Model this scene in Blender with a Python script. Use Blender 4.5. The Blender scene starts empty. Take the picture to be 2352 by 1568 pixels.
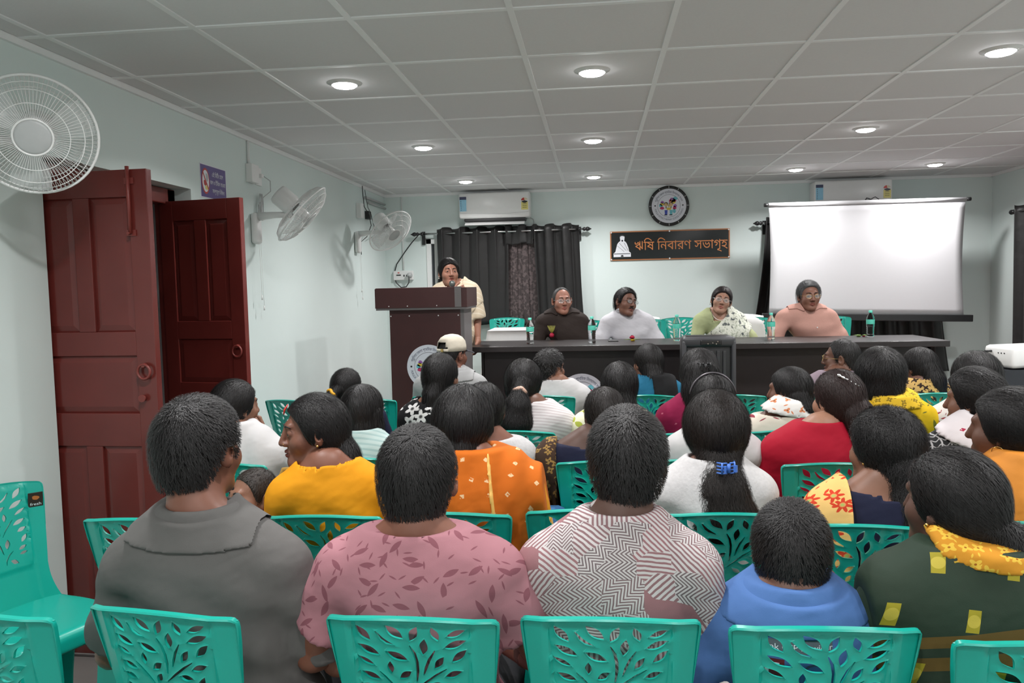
import bpy, bmesh, math, random
import numpy as np
from mathutils import Vector, Matrix, geometry
from math import pi, sin, cos, radians

C = bpy.context.scene.collection
SC = bpy.context.scene
random.seed(7)
RNG = np.random.default_rng(7)

# ------------------------------------------------------------------ camera
CAM_H = 1.55
F_PX, YAW, PITCH, ROLL = 1807.416, -0.1065, -0.0693, -0.0218


def cam_axes():
    f = Vector((sin(YAW) * cos(PITCH), cos(YAW) * cos(PITCH), sin(PITCH)))
    r = Vector((cos(YAW), -sin(YAW), 0))
    u = r.cross(f)
    return cos(ROLL) * r + sin(ROLL) * u, -sin(ROLL) * r + cos(ROLL) * u, f


RX, UX, FX = cam_axes()
cam = bpy.data.cameras.new('camera')
cam.sensor_width = 36
cam.lens = F_PX / 2352 * 36
cam.clip_start = 0.05
co = bpy.data.objects.new('camera', cam)
C.objects.link(co)
co.matrix_world = Matrix(((RX.x, UX.x, -FX.x, 0), (RX.y, UX.y, -FX.y, 0), (RX.z, UX.z, -FX.z, CAM_H), (0, 0, 0, 1)))
SC.camera = co


def ray(px, py):
    return RX * ((px - 1176) / F_PX) - UX * ((py - 784) / F_PX) + FX


def at(px, py, Y):
    """the point of the room at depth Y that the photograph shows at (px, py)"""
    d = ray(px, py)
    p = d * (Y / d.y)
    return Vector((p.x, p.y, p.z + CAM_H))


def atx(px, py, X):
    d = ray(px, py)
    p = d * (X / d.x)
    return Vector((p.x, p.y, p.z + CAM_H))


# ------------------------------------------------------------------ light, exposure
SC.view_settings.view_transform = 'Standard'
SC.view_settings.look = 'None'
SC.view_settings.gamma = 1
SC.view_settings.use_curve_mapping = False
SC.view_settings.exposure = 0.0
w = bpy.data.worlds.new('world')
SC.world = w
w.use_nodes = True
w.node_tree.nodes['Background'].inputs[0].default_value = (0.02, 0.022, 0.025, 1)
w.node_tree.nodes['Background'].inputs[1].default_value = 1.0
SC.cycles.max_bounces = 8
SC.cycles.diffuse_bounces = 5
SC.cycles.glossy_bounces = 3
SC.cycles.transparent_max_bounces = 12
SC.cycles.caustics_reflective = False
SC.cycles.caustics_refractive = False
SC.cycles.sample_clamp_indirect = 4

LAMP_W = 17.0
LAMP_SPREAD = 2.55
LAMP_XY = [(x, y) for y in (7.52, 5.65, 3.855, 2.02, 0.19, -1.64) for x in (-1.215, 0.0, 1.84, 3.05)]
CEIL, XL, XR, YB, YF = 2.57, -2.256, 3.95, -2.6, 8.39

# ------------------------------------------------------------------ node helper


class V:
    def __init__(s, m, sock):
        s.m, s.s = m, sock

    def _op(s, op, *a):
        n = s.m.node('ShaderNodeMath')
        n.operation = op
        for i, x in enumerate((s,) + a):
            if isinstance(x, V):
                s.m.link(x.s, n.inputs[i])
            else:
                n.inputs[i].default_value = x
        return V(s.m, n.outputs[0])

    def __add__(s, o): return s._op('ADD', o)
    def __sub__(s, o): return s._op('SUBTRACT', o)
    def __mul__(s, o): return s._op('MULTIPLY', o)
    def __truediv__(s, o): return s._op('DIVIDE', o)
    def lt(s, o): return s._op('LESS_THAN', o)
    def gt(s, o): return s._op('GREATER_THAN', o)
    def sin(s): return s._op('SINE')
    def cos(s): return s._op('COSINE')
    def abs(s): return s._op('ABSOLUTE')
    def frac(s): return s._op('FRACT')
    def floor(s): return s._op('FLOOR')
    def max(s, o): return s._op('MAXIMUM', o)
    def min(s, o): return s._op('MINIMUM', o)
    def atan2(s, o): return s._op('ARCTAN2', o)
    def sqrt(s): return s._op('SQRT')
    def pp(s, o): return s._op('PINGPONG', o)


class Mat:
    def __init__(s, name, col=(.5, .5, .5), rough=.5, metal=0.0, spec=.5):
        s.m = bpy.data.materials.new(name)
        s.m.use_nodes = True
        s.t = s.m.node_tree
        s.b = s.t.nodes['Principled BSDF']
        s.set(col, rough, metal, spec)
        s._oc = None

    def set(s, col, rough, metal=0, spec=.5):
        s.b.inputs['Base Color'].default_value = (*col, 1)
        s.b.inputs['Roughness'].default_value = rough
        s.b.inputs['Metallic'].default_value = metal
        s.b.inputs['Specular IOR Level'].default_value = spec
        return s

    def node(s, t): return s.t.nodes.new(t)
    def link(s, a, b): s.t.links.new(a, b)

    def coord(s):
        if s._oc is None:
            tc = s.node('ShaderNodeTexCoord')
            sp = s.node('ShaderNodeSeparateXYZ')
            s.link(tc.outputs['Object'], sp.inputs[0])
            s._oc = (tc.outputs['Object'],) + tuple(V(s, sp.outputs[i]) for i in range(3))
        return s._oc

    def vec(s, x, y, z=0.0):
        n = s.node('ShaderNodeCombineXYZ')
        for i, c in enumerate((x, y, z)):
            if isinstance(c, V):
                s.link(c.s, n.inputs[i])
            else:
                n.inputs[i].default_value = c
        return n.outputs[0]

    def noise(s, scale, detail=2, vec=None, rough=.5):
        n = s.node('ShaderNodeTexNoise')
        n.inputs['Scale'].default_value = scale
        n.inputs['Detail'].default_value = detail
        n.inputs['Roughness'].default_value = rough
        s.link(vec if vec is not None else s.coord()[0], n.inputs['Vector'])
        return V(s, n.outputs[0])

    def voro(s, vec, rnd=1.0, metric='EUCLIDEAN'):
        n = s.node('ShaderNodeTexVoronoi')
        n.voronoi_dimensions = '2D'
        n.distance = metric
        n.inputs['Scale'].default_value = 1
        n.inputs['Randomness'].default_value = rnd
        s.link(vec, n.inputs['Vector'])
        pc = s.node('ShaderNodeSeparateXYZ')
        s.link(n.outputs['Position'], pc.inputs[0])
        cc = s.node('ShaderNodeSeparateColor')
        s.link(n.outputs['Color'], cc.inputs[0])
        return V(s, n.outputs['Distance']), (V(s, pc.outputs[0]), V(s, pc.outputs[1])), tuple(V(s, cc.outputs[i]) for i in range(3))

    def mix(s, fac, a, b):
        n = s.node('ShaderNodeMix')
        n.data_type = 'RGBA'
        for i, x in ((6, a), (7, b)):
            if isinstance(x, tuple):
                n.inputs[i].default_value = (*x, 1)
            else:
                s.link(x, n.inputs[i])
        if isinstance(fac, V):
            s.link(fac.s, n.inputs[0])
        else:
            n.inputs[0].default_value = fac
        return n.outputs[2]

    def base(s, sock):
        s.link(sock, s.b.inputs['Base Color'])
        return s

    def bump(s, h, strength=.3, dist=.002):
        n = s.node('ShaderNodeBump')
        n.inputs['Strength'].default_value = strength
        n.inputs['Distance'].default_value = dist
        s.link(h.s, n.inputs['Height'])
        s.link(n.outputs[0], s.b.inputs['Normal'])
        return s


MATS = {}


def M(name, col=None, rough=.5, metal=0.0, spec=.5, var=.06, vs=30, bump=0, bs=200, bd=.001):
    """procedural material: base colour with slight noise variation and optional fine bump"""
    if name in MATS:
        return MATS[name]
    m = Mat(name, col, rough, metal, spec)
    if var:
        n = m.noise(vs, 3)
        m.base(m.mix(n, tuple(c * (1 - var) for c in col), tuple(min(1, c * (1 + var)) for c in col)))
    if bump:
        m.bump(m.noise(bs, 2), bump, bd)
    MATS[name] = m.m
    return m.m


def emit(name, col, strength):
    m = Mat(name, col, .5)
    m.b.inputs['Emission Color'].default_value = (*col, 1)
    m.b.inputs['Emission Strength'].default_value = strength
    MATS[name] = m.m
    return m.m


# ------------------------------------------------------------------ mesh helpers


def link(o, parent=None):
    C.objects.link(o)
    if parent is not None:
        o.parent = parent
    return o


def obj(name, bm, mats, parent=None, smooth=False):
    me = bpy.data.meshes.new(name)
    if isinstance(bm, bmesh.types.BMesh):
        bm.to_mesh(me)
        bm.free()
    else:
        v, f = bm
        me.from_pydata([tuple(x) for x in v], [], [tuple(int(i) for i in x) for x in f])
        me.update()
    for m in (mats if isinstance(mats, (list, tuple)) else [mats]):
        me.materials.append(m)
    if smooth:
        me.polygons.foreach_set('use_smooth', [True] * len(me.polygons))
    return link(bpy.data.objects.new(name, me), parent)


def tag(o, label, cat, group=None):
    o['label'] = label
    o['category'] = cat
    if group:
        o['group'] = group
    return o


def empty(name, loc, rz=0, label=None, cat=None, group=None):
    o = bpy.data.objects.new(name, None)
    o.location = loc
    o.rotation_euler = (0, 0, rz)
    o.empty_display_size = .05
    C.objects.link(o)
    return tag(o, label, cat, group) if label else o


def struct(name, bm, m, parent=None, smooth=False):
    o = obj(name, bm, m, parent, smooth)
    o['kind'] = 'structure'
    return o


def B():
    return bmesh.new()


def box(bm, a, b, mi=0, bev=0, mat=None):
    x0, y0, z0 = a
    x1, y1, z1 = b
    vs = [bm.verts.new(p) for p in ((x0, y0, z0), (x1, y0, z0), (x1, y1, z0), (x0, y1, z0), (x0, y0, z1), (x1, y0, z1), (x1, y1, z1), (x0, y1, z1))]
    fs = [bm.faces.new([vs[i] for i in q]) for q in ((3, 2, 1, 0), (4, 5, 6, 7), (0, 1, 5, 4), (1, 2, 6, 5), (2, 3, 7, 6), (3, 0, 4, 7))]
    for f in fs:
        f.material_index = mi
    if bev:
        es = list({e for f in fs for e in f.edges})
        r = bmesh.ops.bevel(bm, geom=es, offset=bev, segments=2, affect='EDGES', profile=.5)
        vs = list({v for f in r['faces'] for v in f.verts} | {v for v in vs if v.is_valid})
        for f in r['faces']:
            f.material_index = mi
    if mat is not None:
        bmesh.ops.transform(bm, matrix=mat, verts=[v for v in vs if v.is_valid])
    return bm


def tube(bm, pts, r, n=8, mi=0, cap=True, smooth=True):
    """a tube along pts; r one radius or one per point"""
    pts = [Vector(p) for p in pts]
    rs = r if isinstance(r, (list, tuple)) else [r] * len(pts)
    rings = []
    up = None
    for i, p in enumerate(pts):
        d = (pts[min(i + 1, len(pts) - 1)] - pts[max(i - 1, 0)]).normalized()
        if up is None:
            up = d.orthogonal().normalized()
        up = (up - d * up.dot(d))
        up = up.normalized() if up.length > 1e-6 else d.orthogonal().normalized()
        s = d.cross(up)
        rings.append([bm.verts.new(p + (up * cos(2 * pi * k / n) + s * sin(2 * pi * k / n)) * rs[i]) for k in range(n)])
    for a, b in zip(rings, rings[1:]):
        for k in range(n):
            f = bm.faces.new((a[k], a[(k + 1) % n], b[(k + 1) % n], b[k]))
            f.material_index = mi
            f.smooth = smooth
    if cap:
        for q in (list(reversed(rings[0])), rings[-1]):
            f = bm.faces.new(q)
            f.material_index = mi
    return bm


def lathe(bm, prof, n=24, M4=None, mi=0, a0=0, a1=2 * pi, smooth=True):
    """prof: (radius, z) pairs turned about z"""
    full = abs(a1 - a0 - 2 * pi) < 1e-6
    rings = []
    for r, z in prof:
        ring = []
        for k in range(n if full else n + 1):
            a = a0 + (a1 - a0) * k / n
            p = Vector((r * cos(a), r * sin(a), z))
            ring.append(bm.verts.new(M4 @ p if M4 is not None else p))
        rings.append(ring)
    for A, Bq in zip(rings, rings[1:]):
        for k in range(n):
            k2 = (k + 1) % n if full else k + 1
            f = bm.faces.new((A[k], A[k2], Bq[k2], Bq[k]))
            f.material_index = mi
            f.smooth = smooth
    return bm


def disc(bm, c, r, nrm, n=24, mi=0):
    nrm = Vector(nrm).normalized()
    u = nrm.orthogonal().normalized()
    w_ = nrm.cross(u)
    f = bm.faces.new([bm.verts.new(Vector(c) + (u * cos(2 * pi * k / n) + w_ * sin(2 * pi * k / n)) * r) for k in range(n)])
    f.material_index = mi
    return bm


def align(loc, fwd, up=(0, 0, 1)):
    """matrix whose local z points along fwd"""
    z = Vector(fwd).normalized()
    x = Vector(up).cross(z)
    x = x.normalized() if x.length > 1e-6 else z.orthogonal().normalized()
    y = z.cross(x)
    return Matrix(((x.x, y.x, z.x, loc[0]), (x.y, y.y, z.y, loc[1]), (x.z, y.z, z.z, loc[2]), (0, 0, 0, 1)))


def poly(bm, pts, mi=0, y=0.0, mat=None):
    """flat polygon given as (x, z) in the plane y"""
    vs = []
    for p in pts:
        q = Vector((p[0], y, p[1]))
        vs.append(bm.verts.new(mat @ q if mat is not None else q))
    try:
        f = bm.faces.new(vs)
        f.material_index = mi
    except ValueError:
        pass
    return bm


def copy_tree(o, parent=None):
    c = o.copy()
    C.objects.link(c)
    c.parent = parent
    for ch in o.children:
        copy_tree(ch, c)
    return c


# ------------------------------------------------------------------ lettering
_TXT = {}


def text_tris(s):
    """filled outline of a line of writing as (points (x, y), triangles), height unit 1"""
    if s in _TXT:
        return _TXT[s]
    cu = bpy.data.curves.new('letters', 'FONT')
    cu.body = s
    cu.fill_mode = 'NONE'
    cu.resolution_u = 3
    o = bpy.data.objects.new('letters', cu)
    C.objects.link(o)
    dg = bpy.context.evaluated_depsgraph_get()
    me = bpy.data.meshes.new_from_object(o.evaluated_get(dg))
    co_ = [Vector((v.co.x, v.co.y)) for v in me.vertices]
    ed = [tuple(e.vertices) for e in me.edges]
    bpy.data.objects.remove(o)
    bpy.data.curves.remove(cu)
    bpy.data.meshes.remove(me)
    # orient every loop by index order
    ed = [(a, b) if b == a + 1 else ((b, a) if a == b + 1 else (max(a, b), min(a, b))) for a, b in ed]
    if not co_:
        return [], []
    vs, _e, fs, *_ = geometry.delaunay_2d_cdt(co_, ed, [], 0, 1e-5)
    P = np.array([[c.x, c.y] for c in co_])
    A = P[[e[0] for e in ed]]
    Bq = P[[e[1] for e in ed]]
    vs = np.array([[v.x, v.y] for v in vs])
    fs = np.array([f for f in fs if len(f) == 3])
    ctr = vs[fs].mean(axis=1)
    keep = []
    for i, c in enumerate(ctr):
        up = (A[:, 1] <= c[1]) & (Bq[:, 1] > c[1])
        dn = (A[:, 1] > c[1]) & (Bq[:, 1] <= c[1])
        xs = A[:, 0] + (c[1] - A[:, 1]) / np.where(Bq[:, 1] == A[:, 1], 1, Bq[:, 1] - A[:, 1]) * (Bq[:, 0] - A[:, 0])
        if ((up & (xs > c[0])).sum() - (dn & (xs > c[0])).sum()) != 0:
            keep.append(i)
    _TXT[s] = (vs, fs[keep])
    return _TXT[s]


def write(bm, s, x, z, h, mat=None, mi=0, y=0.0, width=None, centre=True, fn=None):
    """lay a line of writing in the (x, z) plane: h is the letter size, width forces a line width"""
    vs, fs = text_tris(s)
    if not len(vs):
        return
    x0, x1 = vs[:, 0].min(), vs[:, 0].max()
    sx = width / (x1 - x0) if width else h
    off = -(x0 + x1) / 2 if centre else -x0
    new = []
    for p in vs:
        q = ((p[0] + off) * sx + x, p[1] * h + z)
        if fn:
            q = fn(*q)
        q = Vector((q[0], y, q[1])) if len(q) == 2 else Vector(q)
        new.append(bm.verts.new(mat @ q if mat is not None else q))
    for f in fs:
        try:
            g = bm.faces.new([new[i] for i in f])
            g.material_index = mi
        except ValueError:
            pass


def ring_text(bm, s, r, a_mid, span, h, mat=None, mi=0, y=0.0, inner=False):
    """writing bent round a circle; a_mid, span in radians (0 = top, clockwise)"""
    def fn(x, z):
        a = a_mid + (x if not inner else -x) / r
        rr = r + z if not inner else r - z
        return rr * sin(a), rr * cos(a)
    write(bm, s, 0, -h * .35, h, mat, mi, y, width=span * r, fn=fn)


# ------------------------------------------------------------------ the room
M('wall_paint', (.70, .785, .765), .75, var=.025, vs=3, bump=.15, bs=60, bd=.002)
M('ceiling_board', (.72, .72, .725), .9, var=.03, vs=90, bump=.3, bs=260, bd=.001)
M('grid_white', (.86, .87, .87), .45, var=.02)
M('floor_tile', (.22, .20, .19), .45, var=.15, vs=6)
M('maroon_gloss', (.13, .022, .018), .22, var=.22, vs=5, bump=.12, bs=18, bd=.003)
M('maroon_old', (.18, .03, .024), .4, var=.3, vs=9)
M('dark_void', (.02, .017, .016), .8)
M('white_plastic', (.80, .80, .79), .3, var=.02)
M('white_paint', (.78, .80, .79), .4, var=.03)
M('grey_plastic', (.45, .46, .46), .4)
M('black_plastic', (.018, .018, .019), .35)
M('black_metal', (.03, .03, .032), .35, .6)
M('steel', (.6, .6, .6), .25, 1.0)
M('brass', (.55, .38, .15), .3, 1.0)
M('print_black', (.015, .015, .02), .4)
M('print_navy', (.05, .06, .12), .5)
M('print_white', (.80, .81, .86), .4)
M('white_cloth', (.78, .78, .78), .85, var=.03, bump=.2, bs=300)

bm = B()
box(bm, (XL - 1.6, YB - .1, -.12), (XR + .2, YF + .2, 0))
struct('floor', bm, MATS['floor_tile'])
bm = B()
box(bm, (XL - .3, YB - .1, CEIL), (XR + .2, YF + .2, CEIL + .08))
ceil = struct('ceiling', bm, MATS['ceiling_board'])
bm = B()
T = .61
gx = [-2.126 + T * i for i in range(10)]
gy = [2.953 + T * j for j in range(-9, 9)]
for x in gx:
    box(bm, (x - .012, YB, CEIL - .005), (x + .012, YF, CEIL + .002))
for y in gy:
    box(bm, (XL, y - .012, CEIL - .0045), (XR, y + .012, CEIL + .002))
struct('ceiling_grid_frame', bm, MATS['grid_white'], ceil)
bm = B()
box(bm, (XL, YB, CEIL - .03), (XL + .018, YF, CEIL - .001))
box(bm, (XL, YF - .018, CEIL - .03), (XR, YF, CEIL - .001))
box(bm, (XR - .018, YB, CEIL - .03), (XR, YF, CEIL - .001))
struct('trim_1', bm, MATS['grid_white'])

DY0, DY1, DZ = 3.054, 4.266, 2.138
bm = B()
box(bm, (XL - .25, YB - .1, 0), (XL, DY0, CEIL))
box(bm, (XL - .25, DY1, 0), (XL, YF + .2, CEIL))
box(bm, (XL - .25, DY0, DZ), (XL, DY1, CEIL))
struct('wall_left', bm, MATS['wall_paint'])
bm = B()
WX0, WX1, WZ0, WZ1 = -1.80, -.16, 1.20, 2.08      # far window
box(bm, (XL, YF, 0), (WX0, YF + .2, CEIL))
box(bm, (WX1, YF, 0), (XR, YF + .2, CEIL))
box(bm, (WX0, YF, 0), (WX1, YF + .2, WZ0))
box(bm, (WX0, YF, WZ1), (WX1, YF + .2, CEIL))
struct('wall_back', bm, MATS['wall_paint'])
bm = B()
box(bm, (XR, YB - .1, 0), (XR + .2, YF + .2, CEIL))
struct('wall_right', bm, MATS['wall_paint'])
bm = B()
box(bm, (XL, YB - .1, 0), (XR, YB, CEIL))
struct('wall_front', bm, MATS['wall_paint'])
bm = B()
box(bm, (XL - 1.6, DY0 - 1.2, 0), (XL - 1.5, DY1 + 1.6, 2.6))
struct('wall_corridor', bm, MATS['dark_void'])  # near-black panel, the darkness beyond the door put into its colour

# window behind the curtain
bm = B()
for a, b in (((WX0, YF - .01, WZ0), (WX0 + .05, YF + .06, WZ1)), ((WX1 - .05, YF - .01, WZ0), (WX1, YF + .06, WZ1)), ((WX0, YF - .01, WZ1 - .05), (WX1, YF + .06, WZ1)),
             ((WX0, YF - .01, WZ0), (WX1, YF + .06, WZ0 + .05)), ((WX0 + .085, YF, WZ0), (WX0 + .125, YF + .05, WZ1)), ((-1.0, YF, WZ0), (-.95, YF + .05, WZ1))):
    box(bm, a, b)
win = struct('window_1', bm, MATS['white_paint'])
gl = Mat('dark_glass', (.03, .035, .04), .08)
MATS['dark_glass'] = gl.m
bm = B()
box(bm, (WX0 + .02, YF + .03, WZ0 + .02), (WX1 - .02, YF + .036, WZ1 - .02))
struct('pane', bm, gl.m, win)

# ------------------------------------------------------------------ the double door
bm = B()
for a, b in (((XL - .17, DY0 + .01, 0), (XL - .09, DY0 + .09, DZ - .005)), ((XL - .17, DY1 - .09, 0), (XL - .09, DY1 - .01, DZ - .005)), ((XL - .17, DY0 + .01, DZ - .09), (XL - .09, DY1 - .01, DZ - .005))):
    box(bm, a, b, bev=.006)
struct('door_frame', bm, MATS['maroon_old'])


def door_leaf(name, hinge, end, side):
    """panelled leaf; side is +1 when the faces towards the camera look to local -y"""
    d = Vector((end[0] - hinge[0], end[1] - hinge[1], 0))
    W_ = d.length
    rot = Matrix.Translation((hinge[0], hinge[1], 0)) @ Matrix.Rotation(math.atan2(d.y, d.x), 4, 'Z')
    H_, t = 2.06, .036
    bm = B()
    st, mu = .085, .075
    c = W_ / 2
    zs = [(0.02, .20), (.92, 1.06), (1.30, 1.40), (1.95, H_)]        # rails
    for z0, z1 in zs:
        box(bm, (st - .001, 0, z0), (W_ - st + .001, t, z1), bev=.003)
    for x0, x1 in ((0, st), (W_ - st, W_)):
        box(bm, (x0, 0, 0.02), (x1, t, H_), bev=.003)
    box(bm, (c - mu / 2, 0, 1.40), (c + mu / 2, t, 1.95), bev=.003)
    box(bm, (c - mu / 2, 0, .20), (c + mu / 2, t, .92), bev=.003)
    for x0, x1, z0, z1 in ((st, c - mu / 2, 1.40, 1.95), (c + mu / 2, W_ - st, 1.40, 1.95), (st, W_ - st, 1.06, 1.30), (st, c - mu / 2, .20, .92), (c + mu / 2, W_ - st, .20, .92)):
        box(bm, (x0, .012, z0), (x1, t - .012, z1))
        g = .028
        vs = [bm.verts.new(p) for p in ((x0, .012, z0), (x1, .012, z0), (x1, .012, z1), (x0, .012, z1), (x0 + g, .004, z0 + g), (x1 - g, .004, z0 + g), (x1 - g, .004, z1 - g), (x0 + g, .004, z1 - g))]
        for q in ((4, 5, 6, 7), (0, 1, 5, 4), (1, 2, 6, 5), (2, 3, 7, 6), (3, 0, 4, 7)):
            bm.faces.new([vs[i] for i in q])
    o = struct(name, bm, MATS['maroon_gloss'])
    o.matrix_world = rot
    bm = B()
    x = W_ - .045
    pts = [(x + .028 * sin(a), -.018, 1.235 + .03 * cos(a)) for a in np.linspace(0, 2 * pi, 17)]
    tube(bm, pts, .006, 6, cap=False)
    tube(bm, [(x, 0, 1.262), (x, -.022, 1.262)], .009, 8)
    obj('ring_handle', bm, MATS['maroon_old'], o)
    return o, W_


d1, W1 = door_leaf('door_1', (-2.40, 3.075), (-1.80, 3.05), 1)
bm = B()
tube(bm, [(W1 - .075, -.012, 2.07), (W1 - .075, -.012, 1.80)], .008, 8)
box(bm, (W1 - .095, -.006, 1.79), (W1 - .055, 0, 1.815))
box(bm, (W1 - .095, -.006, 2.0), (W1 - .055, 0, 2.025))
tube(bm, [(W1 - .075, -.015, 1.80), (W1 - .075, -.03, 1.80)], .006, 6)
obj('tower_bolt', bm, MATS['maroon_old'], d1)
bm = B()
tube(bm, [(W1 - .06, 0, 1.125), (W1 - .06, -.02, 1.125)], [.012, .016], 10)
obj('knob', bm, MATS['maroon_old'], d1)
d2, W2 = door_leaf('door_2', (-2.39, 4.16), (-1.885, 4.075), 1)

# ------------------------------------------------------------------ ceiling lamps
LAMP_DISC = emit('lamp_glow', (1, .985, .99), 45.0)
lab = {(7.52, -1.215): 'recessed ceiling lamp above the lectern corner, farthest in its row', (7.52, 0.0): 'recessed ceiling lamp above the black curtain and bald man', (7.52, 1.84): 'recessed ceiling lamp above the left end of the white screen',
       (7.52, 3.05): 'recessed ceiling lamp above the right end of the white screen', (5.65, -1.215): 'recessed ceiling lamp in the middle row nearest the left wall', (5.65, 0.0): 'recessed ceiling lamp in the middle row, above the audience centre',
       (5.65, 1.84): 'recessed ceiling lamp in the middle row, above the right side of the audience', (3.855, -1.215): 'large-looking ceiling lamp nearest the door with maroon leaves', (3.855, 0.0): 'near ceiling lamp in the centre of the picture top',
       (3.855, 1.84): 'near ceiling lamp at the top right edge of the picture'}
for (x, y) in LAMP_XY:
    o = empty('ceiling_lamp', (x, y, CEIL), 0, lab.get((y, x), 'round recessed LED ceiling lamp out of view'), 'lamp', 'round recessed ceiling lamps')
    bm = B()
    lathe(bm, [(.062, -.012), (.064, -.004), (.085, -.002), (.086, .0005)], 28)
    obj('rim', bm, MATS['white_plastic'], o, True)
    bm = B()
    lathe(bm, [(.0, -.026), (.030, -.0245), (.052, -.019), (.062, -.010)], 28)
    obj('diffuser', bm, LAMP_DISC, o, True)
    l = bpy.data.lights.new('lamp_light', 'AREA')
    l.shape = 'DISK'
    l.size = .12
    l.energy = LAMP_W
    l.spread = LAMP_SPREAD
    l.color = (1, .985, .985)
    lo = bpy.data.objects.new('lamp_light', l)
    C.objects.link(lo)
    lo.parent = o
    lo.location = (0, 0, -.028)

# ------------------------------------------------------------------ wall fans


def fan(loc, fwd, mount, label, blade0, R=.225):
    fwd = Vector(fwd).normalized()
    root = empty('wall_fan', loc, 0, label, 'fan', 'white wall fans with wire cages')
    R3 = align((0, 0, 0), fwd)
    wp = MATS['white_plastic']
    n = 84
    bm = B()
    for k in range(n):
        a = 2 * pi * k / n
        e = Vector((cos(a), sin(a), 0))
        for prof in ([(.062, .062), (.11, .060), (.16, .050), (R - .025, .030), (R, .0)], [(R, 0), (R - .02, -.035), (.16, -.055), (.10, -.062), (.06, -.062)]):
            tube(bm, [R3 @ (e * r + Vector((0, 0, z))) for r, z in prof], .0011, 3, cap=False)
    for r, z, t in ((R, 0, .0055), (.16, .050, .0016), (.115, .06, .0016), (.16, -.055, .0016), (R - .02, .026, .0016), (.062, .062, .004)):
        tube(bm, [R3 @ Vector((r * cos(a), r * sin(a), z)) for a in np.linspace(0, 2 * pi, 49)], t, 6, cap=False)
    obj('wire_cage', bm, wp, root)
    bm = B()
    lathe(bm, [(0.0, .066), (.05, .066), (.06, .062), (.06, .056)], 24, R3)
    obj('badge', bm, MATS['grey_plastic'], root, True)
    tb = MATS.get('blade_plastic')
    if tb is None:
        b_ = Mat('blade_plastic', (.75, .77, .77), .3)
        b_.b.inputs['Alpha'].default_value = .55
        tb = MATS['blade_plastic'] = b_.m
    for k in range(3):
        bm = B()
        g = []
        for i in range(7):
            r = .035 + .16 * i / 6
            wd = .55 * (1 - .35 * abs(i - 3.5) / 3.5)
            row = []
            for j in range(6):
                a = blade0 + 2 * pi * k / 3 + wd * (j / 5 - .5) * 1.7
                row.append(bm.verts.new(R3 @ Vector((r * cos(a), r * sin(a), .022 * (j / 5 - .5) * 2))))
            g.append(row)
        for i in range(6):
            for j in range(5):
                bm.faces.new((g[i][j], g[i + 1][j], g[i + 1][j + 1], g[i][j + 1]))
        obj('blade', bm, tb, root, True)
    bm = B()
    lathe(bm, [(0, .05), (.035, .045), (.04, .0), (.035, -.03)], 20, R3)
    obj('hub', bm, wp, root, True)
    bm = B()
    lathe(bm, [(.045, -.06), (.062, -.07), (.068, -.10), (.068, -.19), (.060, -.205), (0, -.207)], 26, R3)
    obj('motor_housing', bm, wp, root, True)
    mt = Vector(mount) - Vector(loc)
    jn = R3 @ Vector((0, 0, -.11)) + Vector((0, 0, -.075))
    bm = B()
    a0 = mt + Vector((.03, 0, .03))
    tube(bm, [R3 @ Vector((0, 0, -.12)), jn], [.03, .022], 10)
    tube(bm, [jn + Vector((0, -.02, 0)), jn + Vector((0, .02, 0))], .022, 12)
    tube(bm, [jn, jn.lerp(a0, .5) + Vector((0, 0, .004)), a0], [.018, .022, .03], 12)
    obj('arm', bm, wp, root)
    bm = B()
    box(bm, (mt.x, mt.y - .045, mt.z - .15), (mt.x + .05, mt.y + .045, mt.z + .055), bev=.02)
    obj('wall_bracket', bm, wp, root, True)
    bm = B()
    for dy, ln in ((-.012, .36), (.014, .43)):
        p0 = mt + Vector((.045, dy, -.13))
        tube(bm, [p0, p0 + Vector((.004, 0, -ln))], .0012, 4)
        tube(bm, [p0 + Vector((.004, 0, -ln)), p0 + Vector((.004, 0, -ln - .03))], [.004, .006], 6)
    obj('pull_cord', bm, wp, root)
    return root


fan(at(78, 310, 2.64), (.52, -.80, -.30), (XL, 2.50, 2.12), 'white wall fan nearest the camera, its cage facing out beside the door', .4, .204)
fan(at(694, 492, 5.02), (.72, .18, -.67), (XL, 5.06, 2.02), 'white wall fan tilted down, between the purple sign and the far fan', 1.2)
fan(at(897, 531, 7.15), (.62, -.35, -.62), (XL, 7.32, 2.05), 'white wall fan nearest the far corner, above the lectern', 2.0)

# wiring on the left wall
bm = B()
tube(bm, [(XL + .008, 5.02, CEIL), (XL + .008, 5.02, 2.38)], .010, 6)
struct('trim_2', bm, MATS['white_paint'])
o = empty('switch_box', (XL, 5.06, 2.33), 0, 'white switch box with a plug, above the middle wall fan', 'switch box')
bm = B()
box(bm, (0, -.075, -.06), (.045, .035, .06), bev=.004)
obj('case', bm, MATS['white_plastic'], o)
bm = B()
box(bm, (0, .06, -.06), (.008, .16, .06), bev=.002)
obj('socket_plate', bm, MATS['white_plastic'], o)
bm = B()
box(bm, (.008, .09, -.01), (.04, .125, .015), bev=.004)
obj('plug', bm, MATS['white_plastic'], o)
bm = B()
tube(bm, [(.04, .12, 0), (.05, .20, -.02), (.045, .21, -.09), (.03, .12, -.14), (.025, .05, -.2), (.03, .02, -.29)], .003, 5)
for k in range(4):
    tube(bm, [(.03, .07 + .02 * sin(a + k) + .008 * k, -.21 + .09 * cos(a)) for a in np.linspace(0, 2 * pi, 14)], .003, 5, cap=False)
obj('cable', bm, MATS['grey_plastic'], o)
o = empty('switch_box', (XL, 7.42, 2.31), 0, 'small white switch box with loose black wires above the far wall fan', 'switch box')
bm = B()
box(bm, (0, -.05, -.07), (.05, .05, .07), bev=.004)
obj('case', bm, MATS['white_plastic'], o)
bm = B()
box(bm, (0, .24, -.06), (.04, .33, .02), bev=.003)
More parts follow.
